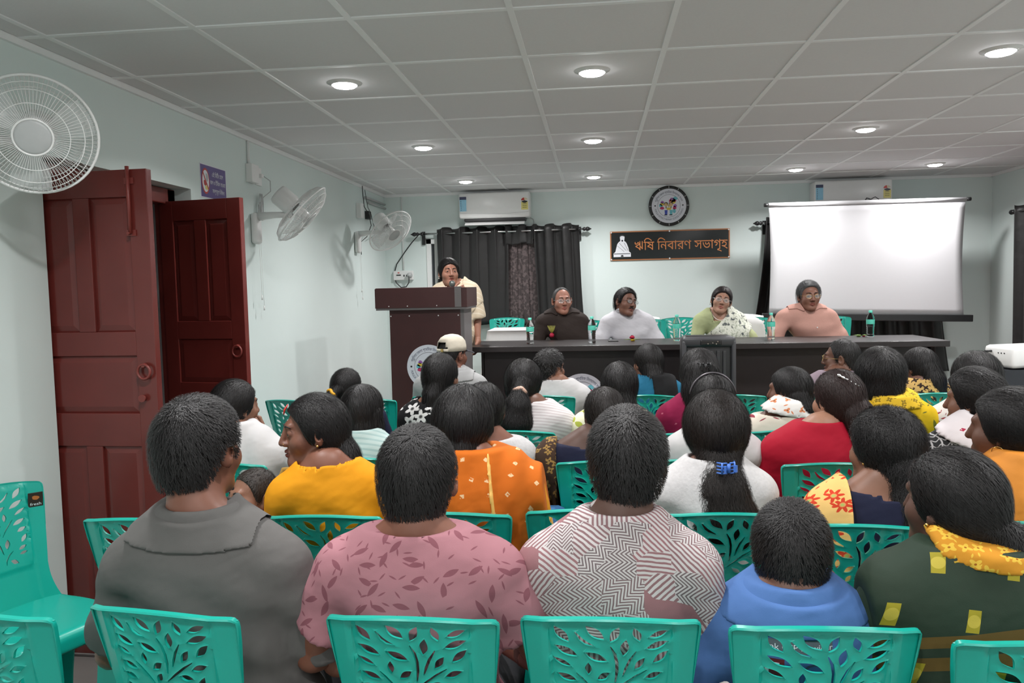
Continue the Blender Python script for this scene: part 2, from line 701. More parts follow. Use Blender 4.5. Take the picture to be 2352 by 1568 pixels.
obj('adapter', bm, MATS['black_plastic'], o)
bm = B()
tube(bm, [(.02, .12, .25), (.03, .10, .14), (.03, .13, .05), (.04, .25, -.02), (.05, .28, -.12), (.05, .12, -.24), (.04, -.05, -.3), (.03, -.02, -.42)], .004, 5)
tube(bm, [(.02, .2, .22), (.05, .18, .05), (.05, .28, 0), (.06, .4, -.2), (.05, .2, -.26)], .003, 5)
obj('wires', bm, MATS['black_plastic'], o)
bm = B()
tube(bm, [(XL + .02, 7.62, 2.46), (XL + .02, 8.35, 2.46)], .012, 6)
tube(bm, [(XL + .02, 7.72, 2.42), (XL + .02, 8.37, 2.42)], .012, 6)
struct('trim_3', bm, MATS['grey_plastic'])
bm = B()
tube(bm, [(-2.06, YF - .005, CEIL), (-2.06, YF - .005, 1.76)], .009, 6)
struct('trim_4', bm, MATS['white_paint'])
tag(obj('power_strip', box(B(), (-2.168, YF - .035, 1.648), (-1.95, YF, 1.748), bev=.006), MATS['white_plastic']), 'white extension socket board on the far wall beside the lectern', 'socket board')
ps = bpy.data.objects['power_strip']
bm = B()
lathe(bm, [(0, .05), (.022, .048), (.028, .03), (.03, 0)], 16, align((-1.985, YF - .035, 1.70), (0, -1, 0)))
obj('plug', bm, MATS['grey_plastic'], ps)
bm = B()
box(bm, (-2.135, YF - .037, 1.695), (-2.085, YF - .034, 1.708))
for x in (-2.05, -2.02):
    box(bm, (x - .006, YF - .037, 1.685), (x + .006, YF - .034, 1.705))
obj('sockets', bm, MATS['black_plastic'], ps)
bm = B()
box(bm, (-2.118, YF - .038, 1.722), (-2.10, YF - .034, 1.732))
obj('switch', bm, M('red_plastic', (.5, .03, .02), .4), ps)
bm = B()
tube(bm, [(-1.985, YF - .08, 1.69), (-1.99, YF - .07, 1.62), (-2.03, YF - .03, 1.575), (-2.09, YF - .02, 1.57), (-2.14, YF - .02, 1.62), (-2.155, YF - .02, 1.66)], .006, 6)
tube(bm, [(-2.155, YF - .02, 1.74), (-2.13, YF - .02, 1.82), (-2.04, YF - .03, 1.94), (-1.95, YF - .04, 2.05), (-1.87, YF - .08, 2.12)], .006, 6)
obj('cable', bm, MATS['black_plastic'], ps)

# ------------------------------------------------------------------ air conditioners


def air_con(x0, label):
    o = empty('air_conditioner', (x0, YF, 2.25), 0, label, 'air conditioner', 'white split air conditioners')
    wp = MATS['white_plastic']
    W_ = .745
    bm = B()
    box(bm, (0, -.20, .02), (W_, 0, .285), bev=.022)
    obj('body', bm, wp, o, True)
    bm = B()
    box(bm, (.05, -.17, -.012), (W_ - .05, -.02, .03), bev=.01)
    obj('outlet', bm, MATS['black_plastic'], o)
    bm = B()
    box(bm, (-.0, -.085, -.002), (W_ - .12, .0, .003), mat=Matrix.Translation((.06, -.13, -.012)) @ Matrix.Rotation(.45, 4, 'X'))
    obj('vane', bm, wp, o)
    bm = B()
    tube(bm, [(.01, -.203, .075), (.2, -.203, .07), (.5, -.203, .06), (W_ - .01, -.203, .075)], .0012, 4)
    tube(bm, [(W_ - .02, -.01, .03), (W_ + .02, -.01, .01), (W_ + .03, -.01, -.03), (W_, -.01, -.06)], .004, 5)
    obj('cable', bm, MATS['grey_plastic'], o)
    bm = B()
    box(bm, (.012, -.2025, .095), (.082, -.2, .245))
    lb = obj('info_sticker', bm, M('sky_blue_print', (.30, .58, .75), .5, var=.1, vs=60), o)
    bm = B()
    box(bm, (.012, -.2035, .215), (.082, -.2, .245))
    for k in range(6):
        box(bm, (.022, -.2035, .105 + k * .018), (.03, -.2, .111 + k * .018))
    obj('print', bm, MATS['print_navy'], lb)
    bm = B()
    box(bm, (W_ - .088, -.2025, .095), (W_ - .018, -.2, .175))
    lb = obj('star_label', bm, M('yellow_print', (.75, .66, .22), .5, var=.1, vs=80), o)
    bm = B()
    for a0, a1, mi, r in ((100, 180, 0, .036), (20, 100, 1, .034), (200, 340, 2, .034)):
        pts = [(W_ - .053, .19)] + [(W_ - .053 + r * cos(radians(a)), .19 + r * .8 * sin(radians(a))) for a in np.linspace(a0, a1, 9)]
        poly(bm, pts, mi, -.2035)
    for k in range(3):
        box(bm, (W_ - .075, -.2035, .115 + k * .018), (W_ - .032, -.2, .119 + k * .018), 2)
    obj('print', bm, [MATS['red_plastic'], M('pale_print', (.7, .62, .45), .5), MATS['print_black']], lb)
    return o


air_con(-1.405, 'white split air conditioner above the black curtains')
air_con(2.185, 'white split air conditioner half hidden behind the top of the projection screen')

# ------------------------------------------------------------------ curtains
cm = Mat('black_curtain', (.012, .011, .011), .42, 0, .5)
cm.bump(cm.noise(9, 3), .25, .02)
cm.b.inputs['Sheen Weight'].default_value = .1
MATS['black_curtain'] = cm.m
bc = Mat('backlit_tint', (.05, .035, .035), .7)
nz = bc.noise(35, 4)
bc.base(bc.mix(nz.gt(.52), (.035, .024, .024), (.085, .062, .062)))  # lighter brown blotches stand in for window light through the cloth
MATS['backlit_tint'] = bc.m


def curtain(x0, x1, z0, z1, yr, lam, amp, mat, label, seed=0, gather=None, n=90, axis='x', xw=0):
    """hanging cloth woven round a rod at depth yr; gather narrows it towards the bottom: (x0, x1) at z0"""
    rg = np.random.default_rng(seed)
    ph = rg.uniform(0, 6.28, 4)
    bm = B()
    g = []
    nz_ = 22
    for i in range(nz_ + 1):
        t = i / nz_
        z = z1 + (z0 - z1) * t
        row = []
        for j in range(n + 1):
            u = j / n
            a0, a1 = (x0, x1) if gather is None else (x0 + (gather[0] - x0) * t ** 1.5, x1 + (gather[1] - x1) * t ** 1.5)
            x = a0 + (a1 - a0) * u
            s_ = u * (x1 - x0)
            y = yr + amp * (1 - .25 * t) * sin(2 * pi * s_ / lam + ph[0] + .5 * t * sin(7 * s_ + ph[1])) + .008 * t * sin(31 * s_ + ph[2])
            x += .012 * sin(2 * pi * s_ / lam * 2 + ph[3]) + .01 * t * sin(3 * t + 9 * u)
            zz = z + (.012 * sin(2 * pi * s_ / lam + ph[0] + 1.5) if i == 0 else 0) + (.01 * sin(9 * u + seed) if i == nz_ else 0)
            p = (x, y, zz) if axis == 'x' else (y, x, zz)
            row.append(bm.verts.new(p))
        g.append(row)
    for i in range(nz_):
        for j in range(n):
            bm.faces.new((g[i][j], g[i][j + 1], g[i + 1][j + 1], g[i + 1][j]))
    o = obj('curtain', bm, mat, None, True)
    md = o.modifiers.new('thickness', 'SOLIDIFY')
    md.thickness = .003
    return tag(o, label, 'curtain')


def rod(a, b, nrm, label):
    a, b, nrm = Vector(a), Vector(b), Vector(nrm)
    o = empty('curtain_rod', a, 0, label, 'curtain rod')
    d = (b - a)
    L = d.length
    e = d.normalized()
    bm = B()
    tube(bm, [(0, 0, 0), d], .0105, 10)
    obj('pole', bm, MATS['steel'], o)
    for s0, sg in ((Vector((0, 0, 0)), -1), (d, 1)):
        bm = B()
        lathe(bm, [(.010, 0), (.016, .005), (.022, .015), (.014, .028), (.02, .038), (.024, .05), (.018, .066), (.008, .078), (.004, .09)], 12, align(s0, e * sg))
        obj('finial', bm, MATS['black_plastic'], o, True)
    for s0 in (e * .035, d - e * .035):
        bm = B()
        p = s0 + nrm * .078
        tube(bm, [s0, p], .009, 8)
        x_ = e * .018
        q = [p - x_ + Vector((0, 0, .03)), p + x_ + Vector((0, 0, .03)), p + x_ + Vector((0, 0, -.11)), p - x_ + Vector((0, 0, -.11))]
        vs = [bm.verts.new(v) for v in q] + [bm.verts.new(v - nrm * .012) for v in q]
        for f in ((0, 1, 2, 3), (7, 6, 5, 4), (0, 4, 5, 1), (1, 5, 6, 2), (2, 6, 7, 3), (3, 7, 4, 0)):
            bm.faces.new([vs[i] for i in f])
        tube(bm, [s0 - e * .015, s0 + e * .015], .02, 10)
        obj('bracket', bm, MATS['black_plastic'], o)
    return o


rod((-1.86, YF - .09, 2.13), (-.12, YF - .09, 2.135), (0, 1, 0), 'steel curtain rod with black finials under the air conditioner')
curtain(-1.66, -.90, 1.15, 2.185, YF - .09, .19, .034, MATS['black_curtain'], 'black eyelet curtain nearest the lectern speaker, on the far wall', 1)
curtain(-.64, -.17, 1.12, 2.19, YF - .09, .18, .034, MATS['black_curtain'], 'black eyelet curtain behind the bald man, on the far wall', 4, (-.60, -.12))
curtain(-.92, -.60, 1.13, 2.05, YF - .045, .11, .010, MATS['backlit_tint'], 'brown sheer panel between the two black curtains, coloured as window light showing through', 3)
curtain(-.92, -.62, 2.0, 2.19, YF - .09, .15, .034, MATS['black_curtain'], 'short black curtain top gathered on the rod above the brown sheer', 9)
rod((1.70, YF - .09, 2.14), (3.45, YF - .09, 2.14), (0, 1, 0), 'curtain rod mostly hidden behind the projection screen')
curtain(1.72, 2.45, .62, 2.19, YF - .09, .19, .036, MATS['black_curtain'], 'black curtain bulging out past the left edge of the projection screen', 5, (1.50, 2.34))
curtain(2.46, 3.40, .60, 2.19, YF - .09, .20, .036, MATS['black_curtain'], 'black curtain hanging below and behind the right half of the screen', 6, (2.44, 3.56))
rod((XR - .09, 6.2, 2.14), (XR - .09, 7.78, 2.14), (1, 0, 0), 'curtain rod on the right wall by the picture edge')
curtain(6.24, 7.72, .7, 2.2, XR - .09, .2, .035, MATS['black_curtain'], 'black curtain on the right wall at the picture edge', 8, axis='y')

# ------------------------------------------------------------------ school emblem (two children, coloured shapes, ring of writing)
EM = [M('emblem_white', (.74, .75, .82), .4, var=.01), MATS['print_black'], MATS['print_navy'], M('emblem_skin', (.72, .50, .27), .5), M('emblem_blue', (.06, .09, .45), .5), M('emblem_teal', (.15, .50, .58), .5),
      M('emblem_pink', (.55, .04, .14), .5), M('emblem_yellow', (.70, .52, .08), .5), M('emblem_purple', (.33, .12, .42), .5), M('emblem_green', (.16, .42, .28), .5), M('emblem_cloth', (.82, .82, .80), .5)]


def blob(cx, cz, rx, rz, n=14, ph=0, wob=.15, seed=1):
    return [(cx + rx * cos(a) * (1 + wob * sin(3 * a + seed)), cz + rz * sin(a) * (1 + wob * cos(2 * a + seed))) for a in np.linspace(0, 2 * pi, n, endpoint=False)]


def emblem(parent, R, mat, name='emblem', ring=True):
    bm = B()
    def P(pts, mi, lay):
        poly(bm, [(x * R, z * R) for x, z in pts], mi, -.0012 - lay * .0003, mat)
    circ = lambda r, n=48: [(r * cos(a), r * sin(a)) for a in np.linspace(0, 2 * pi, n, endpoint=False)]
    if ring:
        lathe(bm, [(R, 0), (R, .001), (0, .0012)], 48, mat @ Matrix.Rotation(pi / 2, 4, 'X'), 0, smooth=False)
    P(circ(.66), 1, 1)
    P(circ(.645), 0, 2)
    for cx, cz, rx, rz, mi in ((.20, .34, .16, .12, 8), (.36, .42, .14, .09, 5), (.26, .22, .12, .10, 7), (.33, .30, .09, .07, 6), (-.38, .22, .10, .07, 8), (-.40, .10, .13, .08, 7), (-.48, .02, .10, .09, 5),
                               (-.40, -.12, .13, .08, 6), (.36, .0, .10, .08, 8), (.32, -.12, .11, .09, 6), (.30, -.30, .09, .12, 5), (.10, .26, .10, .12, 6)):
        P(blob(cx, cz, rx, rz, seed=cx * 9), mi, 3)
    for cx, shirt, leg in ((-.17, 10, 4), (.12, 10, 5)):
        P([(cx - .09, -.22), (cx + .09, -.22), (cx + .07, -.50), (cx - .07, -.50)], leg, 4)
        P([(cx - .09, -.50), (cx + .07, -.50), (cx + .07, -.55), (cx - .12, -.55)], 1, 5)
        P([(cx - .11, .0), (cx + .11, .0), (cx + .10, -.24), (cx - .10, -.24)], shirt, 5)
        P([(cx - .02, .0), (cx + .03, .0), (cx + .02, -.16), (cx - .02, -.16)], 1, 6)
        P(blob(cx, .10, .125, .12, wob=0), 1, 6)
        P(blob(cx, .065, .105, .095, wob=0), 3, 7)
        for sx in (-.04, .04):
            P(blob(cx + sx, .07, .014, .018, 6, wob=0), 1, 8)
        P([(cx - .03, .02), (cx + .03, .02), (cx, .005)], 6, 8)
    P([(-.14, -.10), (.12, -.10), (.10, -.24), (-.12, -.24)], 7, 7)
    ring_text(bm, 'পুরুিলযা েজলা পৃাথিমক িবদযালয সংসদ', .80 * R, 0, 2.5, .17 * R, mat, 2, -.0018)
    ring_text(bm, 'PURULIA DISTRICT PRIMARY SCHOOL COUNCIL', .80 * R, pi, 2.72, .15 * R, mat, 2, -.0018, inner=True)
    for s_ in (-1, 1):
        P([(x + s_ * .80, z + .02) for x, z in blob(0, 0, .045, .045, 10, wob=0)], 1, 3)
    return obj(name, bm, EM, parent)


# wall clock
o = empty('wall_clock', (.773, YF, 2.352), 0, 'round black-rimmed wall clock with the children emblem on its face', 'clock')
bm = B()
Ry = Matrix.Rotation(pi / 2, 4, 'X')
lathe(bm, [(.205, 0), (.208, .012), (.206, .03), (.18, .032), (.176, .024), (.0, .024)], 56, Ry)
obj('rim', bm, MATS['black_plastic'], o, True)
emblem(o, .177, Matrix.Translation((0, -.025, 0)), 'dial')
bm = B()
for k in range(12):
    a = 2 * pi * k / 12
    box(bm, (-.003, -.034, .182), (.003, -.0315, .203), mat=Matrix.Rotation(a, 4, 'Y'))
obj('hour_marks', bm, MATS['grey_plastic'], o)
for nm, ln, wd, a in (('hour_hand', .062, .006, -.86), ('minute_hand', .09, .005, .42)):
    bm = B()
    poly(bm, [(-wd / 2, -.012), (wd / 2, -.012), (wd * .7, ln * .3), (0, ln), (-wd * .7, ln * .3)], 0, -.031, Matrix.Rotation(a, 4, 'Y'))
    obj(nm, bm, MATS['brass'], o)
bm = B()
tube(bm, [(0, -.026, 0), (0, -.036, 0)], .007, 10)
obj('pin', bm, MATS['brass'], o)

# name board
o = empty('name_board', (.777, YF, 1.952), 0, 'glossy black name board with orange lettering under the clock', 'sign board')
BW, BH = 1.228, .305
bm = B()
box(bm, (-BW / 2, -.014, -BH / 2), (BW / 2, 0, BH / 2), bev=.002)
obj('border', bm, M('orange_border', (.42, .16, .06), .3), o)
bm = B()
box(bm, (-BW / 2 + .013, -.0165, -BH / 2 + .013), (BW / 2 - .013, -.01, BH / 2 - .013))
obj('panel', bm, M('black_gloss', (.012, .013, .014), .12, var=.02, bump=.06, bs=5, bd=.01), o)
bm = B()
write(bm, 'ঋিষ িনবারণ সভাগৃহ', .115, -.048, .135, y=-.0178, width=.95)
obj('lettering', bm, M('orange_letters', (.62, .22, .07), .35), o)
bm = B()
fg = [(-.58, -.115), (-.40, -.115), (-.40, -.075), (-.418, -.06), (-.425, -.02), (-.44, .02), (-.452, .04), (-.468, .052), (-.465, .07), (-.463, .092), (-.474, .112), (-.49, .117), (-.505, .110), (-.513, .09), (-.510, .07), (-.508, .052), (-.525, .04),
      (-.54, .02), (-.553, -.03), (-.56, -.06), (-.58, -.078)]
poly(bm, fg, 0, -.0178)
poly(bm, [(-.575, -.078), (-.405, -.078), (-.405, -.085), (-.575, -.085)], 1, -.0184)
poly(bm, [(-.50, -.095), (-.48, -.095), (-.475, -.113), (-.505, -.113)], 1, -.0184)
poly(bm, [(-.51, .092), (-.504, .112), (-.49, .119), (-.476, .114), (-.468, .098), (-.476, .1), (-.49, .105), (-.503, .1)], 1, -.0184)
poly(bm, [(-.497, .062), (-.478, .062), (-.48, .05), (-.488, .042), (-.496, .05)], 1, -.0184)
for a in ((-.54, .0, -.47, -.06), (-.52, .03, -.45, -.05), (-.47, .03, -.43, -.05)):
    poly(bm, [(a[0], a[1]), (a[0] + .004, a[1]), (a[2] + .004, a[3]), (a[2], a[3])], 1, -.0184)
obj('figure_print', bm, [MATS['print_white'], MATS['print_black']], o)
for x in (-BW / 2 + .012, 0, BW / 2 - .012):
    for z in (-BH / 2 + .012, BH / 2 - .012):
        bm = B()
        tube(bm, [(x, -.01, z), (x, -.02, z)], .008, 10)
        obj('screw', bm, MATS['white_plastic'], o)

# purple notice on the left wall
o = empty('notice', (XL, 4.53, 2.205), 0, 'purple notice with white writing above the far door leaf', 'notice')
bm = B()
box(bm, (0, -.155, -.098), (.003, .165, .098))
obj('sheet', bm, M('notice_white', (.75, .75, .80), .4), o)
Rn = Matrix.Translation((.0035, 0, 0)) @ Matrix.Rotation(pi / 2, 4, 'Z')   # local x -> +y, local -y -> +x
bm = B()
poly(bm, [(-.15, -.093), (.16, -.093), (.16, .093), (-.15, .093)], 0, -.0003, Rn)
obj('field', bm, M('purple_print', (.085, .05, .22), .35), o)
bm = B()
for s_, x, z, wd in (('এই িমিটং হেল', .055, .035, .14), ('জল ও িটিফন খাওযা', .055, -.012, .19), ('সমপূণরূেপ িনিষদধ', .06, -.06, .15)):
    write(bm, s_, x, z, .034, Rn, 0, -.0012, wd)
obj('lettering', bm, MATS['print_white'], o)
bm = B()
poly(bm, blob(-.095, .0, .047, .075, 28, wob=0), 0, -.0012, Rn)
poly(bm, blob(-.095, .0, .039, .064, 28, wob=0), 1, -.0016, Rn)
poly(bm, blob(-.103, -.012, .018, .018, 10), 0, -.0020, Rn)
poly(bm, blob(-.088, -.038, .020, .014, 10), 2, -.0021, Rn)
poly(bm, blob(-.080, .022, .014, .026, 10), 3, -.0020, Rn)
poly(bm, [(-.13, .045), (-.122, .05), (-.06, -.045), (-.068, -.05)], 0, -.0026, Rn)
obj('symbol', bm, [MATS['red_plastic'], MATS['print_white'], MATS['yellow_print'], MATS['grey_plastic']], o)

# ------------------------------------------------------------------ projection screen on its tripod
o = empty('projection_screen', (2.55, 7.8, 0), 0, 'large white projection screen with black bottom bar', 'projection screen')
bm = B()
g = []
zt0, zt1, zb0, zb1 = 2.262, 2.258, 1.232, 1.182
for i in range(17):
    t = i / 16
    row = []
    for j in range(25):
        u = j / 24
        sag = .018 * sin(pi * t) * (1 if u < .5 else -1) * abs(2 * u - 1) ** 3
        x = -.89 + 1.78 * u + sag
        z = (zt0 + (zt1 - zt0) * u) * (1 - t) + (zb0 + (zb1 - zb0) * u) * t
        row.append(bm.verts.new((x, .012 * sin(pi * t) * (2 * u - 1) ** 2, z)))
    g.append(row)
for i in range(16):
    for j in range(24):
        bm.faces.new((g[i][j], g[i][j + 1], g[i + 1][j + 1], g[i + 1][j]))
sh = obj('sheet', bm, M('screen_white', (.66, .655, .675), .7, var=.01), o, True)
sh.modifiers.new('thickness', 'SOLIDIFY').thickness = .002
bm = B()
tube(bm, [(-.895, .0, 2.275), (.895, .0, 2.272)], .020, 12)
obj('roller', bm, MATS['screen_white'], o)
for x0, x1, z in ((-.935, -.893, 2.275), (.893, .935, 2.272)):
    bm = B()
    tube(bm, [(x0, 0, z), (x1, 0, z)], .018, 12)
    obj('end_cap', bm, MATS['black_plastic'], o)
bm = B()
box(bm, (-.95, -.03, -.035), (.965, .03, .03), bev=.006, mat=Matrix.Translation((0, 0, 1.19)) @ Matrix.Rotation(.026, 4, 'Y'))
obj('bottom_bar', bm, MATS['black_plastic'], o)
bm = B()
tube(bm, [(.07, .06, .45), (.07, .06, 2.30)], .014, 10)
tube(bm, [(.07, .06, 2.30), (.02, .04, 2.315), (.0, .03, 2.29)], .007, 6)
tube(bm, [(.07, .06, 2.31), (.10, .05, 2.325), (.13, .04, 2.30), (.13, .04, 2.28)], .004, 6)
obj('stand_pole', bm, MATS['black_metal'], o)
for a in (.6, 2.5, 4.7):
    bm = B()
    tube(bm, [(.07, .06, .80), (.07 + .42 * cos(a), .06 + .3 * sin(a), .355)], .011, 8)
    obj('leg', bm, MATS['black_metal'], o)

# ------------------------------------------------------------------ dais, head table, lectern
DAIS = .35
bm = B()
box(bm, (-1.95, 5.68, 0), (XR - .25, YF, DAIS), bev=.01)
struct('platform_floor', bm, M('dais_red', (.16, .05, .045), .7, var=.15))
M('dark_laminate', (.022, .018, .018), .38, var=.2, vs=14, bump=.05, bs=120)
M('mahogany_laminate', (.062, .020, .020), .40, var=.22, vs=6, bump=.05, bs=90)
M('grey_edge', (.16, .145, .145), .4, var=.08)
TX0, TX1, TY0, TY1, TZ = -1.02, 2.625, 6.155, 6.85, 1.08
o = empty('head_table', ((TX0 + TX1) / 2, (TY0 + TY1) / 2, DAIS), 0, 'long dark head table with bottles, in front of the seated guests', 'table')
cx, cy = o.location.x, o.location.y
bm = B()
box(bm, (TX0 - cx, TY0 - cy, TZ - .045 - DAIS), (TX1 - cx, TY1 - cy, TZ - DAIS), bev=.004)
obj('tabletop', bm, MATS['dark_laminate'], o)
bm = B()
box(bm, (TX0 + .12 - cx, TY0 + .10 - cy, .0), (TX1 - .10 - cx, TY0 + .125 - cy, TZ - .045 - DAIS))
fp = obj('front_panel', bm, MATS['dark_laminate'], o)
for x in (TX0 + .10, TX1 - .125):
    bm = B()
    box(bm, (x - cx, TY0 + .10 - cy, 0), (x + .025 - cx, TY1 - .06 - cy, TZ - .045 - DAIS))
    obj('side_panel', bm, MATS['dark_laminate'], o)
for px, py in ((1337, 912), (1908, 905)):
    p = at(px, py, TY0 + .10)
    emblem(o, .19, Matrix.Translation((p.x - cx, TY0 + .0985 - cy, p.z - DAIS)), 'emblem')

o = empty('lectern', (-1.28, 5.93, DAIS), 0, 'mahogany lectern with a round children emblem on its front', 'lectern')
mm, ge = MATS['mahogany_laminate'], MATS['grey_edge']
bm = B()
box(bm, (-.25, -.18, 0), (.285, -.155, 1.05))
obj('front_panel', bm, mm, o)
bm = B()
box(bm, (.285, -.18, 0), (.313, .17, 1.05))
obj('side_panel', bm, ge, o)
bm = B()
box(bm, (-.25, -.155, 0), (-.225, .17, 1.05))
obj('side_panel', bm, mm, o)
bm = B()
box(bm, (-.338, -.23, 1.06), (.30, -.20, 1.21), bev=.002)
obj('top_front_board', bm, mm, o)
bm = B()
box(bm, (.30, -.228, 1.06), (.345, .26, 1.205), bev=.002)
obj('top_side_board', bm, mm, o)
bm = B()
box(bm, (-.345, -.228, 1.06), (-.30, .26, 1.205), bev=.002)
obj('top_side_board', bm, mm, o)
bm = B()
box(bm, (-.34, -.225, 1.045), (.34, .25, 1.065))
obj('shelf', bm, ge, o)
bm = B()
box(bm, (.255, -.232, 1.062), (.303, -.199, 1.212), bev=.001)
obj('corner_strip', bm, ge, o)
bm = B()
for x in (-.24, -.1, .12, .27):
    tube(bm, [(x, -.182, 1.0), (x, -.1805, 1.0)], .005, 8)
    tube(bm, [(x, -.2315, 1.075), (x, -.2295, 1.075)], .004, 8)
obj('screw_caps', bm, MATS['white_plastic'], o)
p = at(985, 842, 5.75)
emblem(o, .165, Matrix.Translation((p.x + 1.28, -.1815, p.z - DAIS)), 'emblem')

# things on the head table
wt = Mat('clear_plastic', (.92, .96, .96), .04)
wt.b.inputs['Transmission Weight'].default_value = 1.0
wt.b.inputs['IOR'].default_value = 1.2
MATS['clear_plastic'] = wt.m
M('mint_label', (.10, .55, .42), .35)
lbls = ['water bottle between the white cloth table and the bald man', 'water bottle between the bald man and the man in white kurta', 'water bottle between the man in white kurta and the woman in green saree',
        'water bottle between the woman in green saree and the man in pink shirt', 'water bottle nearest the right end of the head table']
bot = None
for i, (px, py) in enumerate(((1218, 790), (1360, 787), (1555, 783), (1771, 779), (1999, 773))):
    d_ = ray(px, py)
    k = (TZ - CAM_H) / d_.z
    loc = (d_.x * k, d_.y * k, TZ)
    if bot is None:
        bot = empty('water_bottle', loc, 0, lbls[0], 'water bottle', 'water bottles with mint caps')
        prof = [(0, .001), (.026, .001), (.030, .006), (.030, .02), (.027, .026), (.030, .034), (.027, .042), (.030, .05), (.027, .058), (.030, .066), (.028, .074), (.031, .085), (.032, .10), (.032, .145), (.029, .160), (.020, .182), (.012, .192), (.012, .205)]
        bm = B()
        lathe(bm, prof, 20)
        obj('bottle_body', bm, MATS['clear_plastic'], bot, True)
        bm = B()
        lathe(bm, [(.0325, .104), (.0328, .106), (.0328, .14), (.0325, .142)], 20)
        obj('paper_label', bm, MATS['mint_label'], bot, True)
        bm = B()
        lathe(bm, [(.0145, .196), (.0148, .198), (.0145, .215), (.0, .216)], 14)
        obj('cap', bm, MATS['mint_label'], bot, True)
    else:
        c_ = copy_tree(bot)
        c_.location = loc
        c_['label'] = lbls[i]
pl = lambda px, py: (lambda d_: Vector((d_.x, d_.y, 0)) * ((TZ - CAM_H) / d_.z))(ray(px, py))
p = pl(1408, 784)
tag(obj('phone', box(B(), (p.x - .04, p.y - .02, TZ), (p.x + .045, p.y + .14, TZ + .009), bev=.004), MATS['black_plastic']), 'black phone lying on the table before the man in white kurta', 'phone')


def flower(px, py, label, cols, stems):
    p = pl(px, py)
    o = empty('flower', (p.x, p.y, TZ), 0, label, 'flower')
    for k, (dx, dz, r, cl) in enumerate(cols):
        bm = B()
        for q in range(9):
            a = q * 2.4
            rr = r * (1 - q / 14)
            lathe(bm, [(0, 0), (rr * .55, rr * .25), (rr * .8, rr * .8), (rr * .55, rr * 1.1)], 6, Matrix.Translation((dx, 0, dz)) @ Matrix.Rotation(a, 4, 'Z') @ Matrix.Rotation(.5 + q * .05, 4, 'X'))
        obj('bloom', bm, cl, o, True)
    bm = B()
    for k in range(stems):
        a = k * 1.7
        tube(bm, [(0, 0, .008), (.03 * cos(a), .02 * sin(a), .015), (.07 * cos(a), .04 * sin(a), .012)], [.002, .004, .001], 5)
    obj('leaves', bm, M('leaf_green', (.14, .22, .05), .6, var=.3), o)
    return o


M('rose_red', (.45, .012, .05), .6, var=.2)
M('marigold', (.62, .42, .03), .6, var=.2)
flower(1452, 783, 'red and yellow flower lying before the man in white kurta', [(0, .02, .024, MATS['rose_red']), (.005, 0, .02, MATS['marigold'])], 4)
flower(1978, 773, 'wilted greenish posy beside the bottle near the table end', [(.02, .0, .012, MATS['rose_red']), (-.02, 0, .018, MATS['leaf_green'])], 8)

# white-clothed side table behind the lectern
o = empty('side_table', (-.70, 7.45, DAIS), 0, 'small table under a white cloth between the lectern and bald man', 'table')
bm = B()
for x in (-.22, .22):
    for y in (-.2, .2):
        box(bm, (x - .02, y - .02, 0), (x + .02, y + .02, .78))
obj('frame', bm, MATS['dark_laminate'], o)
bm = B()
g = []
n = 64
for i in range(9):
    t = i / 8
    row = []
    for k in range(n):
        a = 2 * pi * k / n
        cx_, cy_ = cos(a), sin(a)
        m_ = max(abs(cx_), abs(cy_))
        e = .28 * (1 + .28 * t) * (1 + .05 * t * sin(9 * a))
        row.append(bm.verts.new((e * cx_ / m_ * 1.05, e * cy_ / m_, .80 - .5 * t)))
    g.append(row)
for i in range(8):
    for k in range(n):
        bm.faces.new((g[i][k], g[i][(k + 1) % n], g[i + 1][(k + 1) % n], g[i + 1][k]))
bm.faces.new(g[0])
obj('tablecloth', bm, MATS['white_cloth'], o, True)

# trolley loudspeaker
p0 = at(1562, 772, 5.46)
o = empty('loudspeaker', (.762, 5.46, 0), 0, 'tall black trolley loudspeaker standing before the head table', 'loudspeaker')
bm = B()
box(bm, (-.178, -.02, .06), (.178, .17, p0.z), bev=.035)
obj('cabinet', bm, MATS['black_plastic'], o, True)
bm = B()
box(bm, (-.178, -.045, p0.z - .075), (.178, .0, p0.z - .004), bev=.02)
box(bm, (-.178, -.045, .1), (-.148, .0, p0.z - .03), bev=.012)
box(bm, (.148, -.045, .1), (.178, .0, p0.z - .03), bev=.012)
obj('front_frame', bm, M('dark_grey_plastic', (.05, .05, .055), .4), o, True)
bm = B()
for x in (-.115, -.075, -.033, .009, .051, .093):
    box(bm, (x, -.032, .12), (x + .022, -.015, p0.z - .10), bev=.004)
obj('grille_bars', bm, MATS['dark_grey_plastic'], o)
bm = B()
box(bm, (-.06, -.052, p0.z - .062), (.08, -.04, p0.z - .025), bev=.008)
obj('control_panel', bm, MATS['black_plastic'], o)
bm = B()
for x, z in ((-.01, -.05), (.022, -.045), (.045, -.052), (.055, -.036)):
    tube(bm, [(x, -.053, p0.z + z), (x, -.0555, p0.z + z)], .004, 8)
obj('knobs', bm, MATS['steel'], o)
for x in (-.14, .14):
    bm = B()
    tube(bm, [(x - .015, .14, .05), (x + .015, .14, .05)], .05, 16)
    obj('wheel', bm, MATS['black_plastic'], o)
bm = B()
box(bm, (-.14, -.02, 0), (.14, .03, .065))
obj('foot', bm, MATS['black_plastic'], o)

